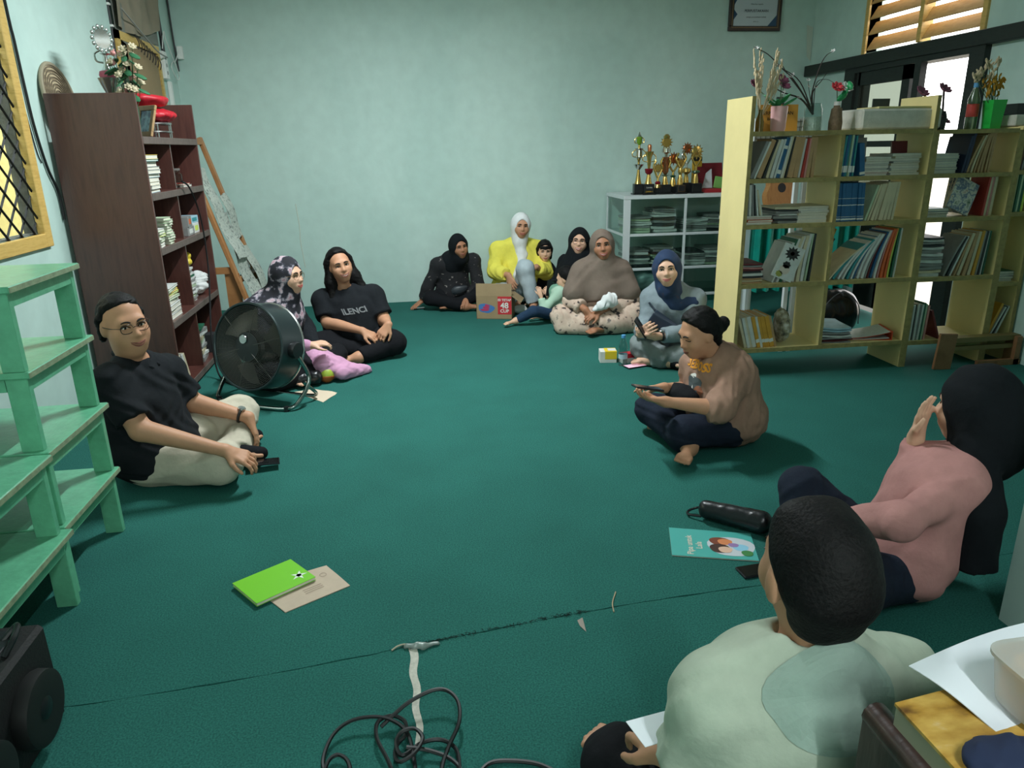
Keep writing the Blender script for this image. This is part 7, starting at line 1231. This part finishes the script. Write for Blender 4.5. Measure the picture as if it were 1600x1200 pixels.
for k, (tx, s_, z) in enumerate((('SERTIFIKAT', .05, .10), ('PERPUSTAKAAN', .034, -.02), ('Diberikan kepada', .018, .04), ('sebagai perpustakaan terbaik', .018, -.075), ('tahun ini', .016, -.115))): lettering(tx, s_, MATS['print_black'], t, (.01, -.0078, z), (1, 0, 0), (0, 0, 1))
# ---------------------------------------------------------------- foreground right: dark desk with books, paper and a plastic tub
dk = empty('wooden_desk', (1.0, .45, 0), 0, 'dark brown wooden desk in the near right corner', 'desk'); M_dw = wood('dark_desk_wood', (40, 22, 18), (54, 32, 26), .4, 5, (2, 10, 2), .3)
MB().bb((-.42, -.6, .0), (-.385, .29, .745), ch=.004).build('side_panel', M_dw, dk); MB().bb((-.385, .26, .05), (.7, .285, .72)).build('front_panel', M_dw, dk); MB().tube([(-.402, -.6, .748), (-.402, .288, .748)], .019, 12).build('rim', M_dw, dk, True); MB().bb((-.385, -.6, .70), (.7, .26, .715)).build('table_top', M_dw, dk)
def dpt(x, y, z): return np.array(onfloor(x, y, z))
M_gold2 = ramp_mat('amber_photo_cover', 'noise', 14, [(.3, (96, 62, 30)), (.45, (178, 134, 56)), (.6, (206, 166, 84)), (.72, (222, 200, 160))], .3, (1, 2.2, 1), 4)
zb = .7155; e0 = dpt(1398, 1098, .80); e1 = dpt(1470, 1079, .80); e2 = dpt(1590, 1196, .80); bk = empty('thick_book', (e0[0], e0[1], zb), 0, 'thick book with an amber photographic cover on the dark desk', 'book'); ed = unit(np.array([e2[0]-e1[0], e2[1]-e1[1], 0])); ew = unit(np.array([e1[0]-e0[0], e1[1]-e0[1], 0])); q4 = [np.zeros(3), ew*.20, ew*.20+ed*.30, ed*.30]
quad(q4, 0, .003).build('back_cover', mat('book_teal_edge', (96, 140, 150), .4), bk); quad(q4, .003, .080, .015).build('pages', mat('aged_pages', (150, 146, 124), .9), bk); quad(q4, .080, .0845).build('front_cover', M_gold2, bk)
zp = zb+.086; p0, p1, p2, p3 = dpt(1420, 1040, zp+.006), dpt(1600, 980, zp+.006), dpt(1700, 1080, zp), dpt(1600, 1172, zp)
o = MB().sheet(lambda u, v: (p0*(1-u)+p1*u)*(1-v)+(p3*(1-u)+p2*u)*v+np.array([0, 0, .012*(1-v)*math.sin(u*2.4)+.004*math.sin(v*5)]), 10, 10, 0, (0, 0, .0012)).build('white_paper', mat('bright_white_paper', (232, 236, 242), .7), None, True); tag(o, 'large sheet of bright white paper lying over the amber book', 'paper')
c = dpt(1625, 1110, zp+.004); t = empty('plastic_tub', (c[0]+.0, c[1], zp+.0085), 0, 'translucent plastic tub standing on the white paper', 'tub'); M_tub = mat('translucent_tub', (230, 230, 224), .25, 0, trans=.55)
pr = lambda s_: [(s_*.055*math.copysign(abs(math.cos(a))**.5, math.cos(a)), s_*.045*math.copysign(abs(math.sin(a))**.5, math.sin(a))) for a in np.linspace(0, 6.2832, 33)[:-1]]
v_ = []; [v_.extend([(x, y, z) for x, y in pr(s_)]) for s_, z in ((.82, 0), (.86, .01), (1., .062), (1.08, .065), (1.08, .070), (.4, .073))]; mb = MB(); mb.add(v_, [(i*32+j, i*32+(j+1) % 32, (i+1)*32+(j+1) % 32, (i+1)*32+j) for i in range(5) for j in range(32)]+[tuple(range(32))[::-1], tuple(160+j for j in range(32))]); mb.build('tub_body', M_tub, t, True)
mb = MB(); mb.prism([(x*.8, y*.8) for x, y in pr(.8)], .006, .05); mb.build('orange_contents', mat('orange_food', (226, 160, 80), .6), t)
s_ = SDF(); s_.ell((0, 0, .012), (.05, .03, .014)).ell((.05, -.01, .012), (.04, .025, .012), None, .02).wr(.004, 60, 2).half((0, 0, 0), (0, 0, -1), 0); o = sdf_obj('navy_cloth', s_, .005, mat('navy_cloth', (24, 36, 66), .9)); cc = dpt(1560, 1192, zp); o.location = (cc[0], cc[1], zp-.0005); tag(o, 'scrap of navy cloth at the corner of the amber book', 'cloth')
# paper in front of the young man
o, c = slab('note_paper', 'white paper sheet held by the young man in sage', 'paper', [dpt(978, 1128, .44), dpt(1045, 1110, .44), dpt(1070, 1150, .44), dpt(1008, 1168, .44)], .44, .0015, MATS['bright_white_paper'])
# ---------------------------------------------------------------- foreground left: black equipment case
t = empty('speaker_case', (-1.17, 1.58, 0), 0, 'black speaker box with two round drivers on its side by the stacked tables', 'speaker'); M_sp = mat('black_vinyl_case', (9, 10, 11), .7, 0, .15, 40, .2, 150)
MB().bb((-.22, -.34, .0), (.13, .27, .30), ch=.012).build('case_body', M_sp, t); MB().bb((-.20, -.30, .298), (.08, .24, .304), ch=.002).build('top_plate', mat('charcoal_plate', (26, 30, 34), .45), t)
for k, y_ in enumerate((.12, -.13)):
    d_ = MB().lathe([(.095, 0), (.100, .012), (.097, .040), (.085, .044), (.03, .040), (0, .041)], 32, M=rotm(0, R(90), 0), t=(.128, y_, .14), caps=False).build('driver', mat('rubber_black', (15, 17, 17), .6), t, True); MB().lathe([(0, .041), (.03, .0405), (.02, .046), (0, .047)], 20, M=rotm(0, R(90), 0), t=(.128, y_, .14), caps=False).build('dust_cap', M_tbase, d_, True)
mb = MB(); mb.tube(bz([(.06, .20, .30), (.09, .22, .33), (.11, .16, .33), (.10, .12, .305)], 5), .008, 8); mb.build('handle', M_tbase, t, True); MB().tube([(.02, .10, .306), (.045, .10, .306), (.045, .07, .306)], .0035, 6).build('orange_hook', mat('hook_orange', (220, 110, 50), .4), t); MB().tube([(-.05, .03, .307), (.03, .20, .307)], .003, 6).build('edge_strip', M_steel, t)
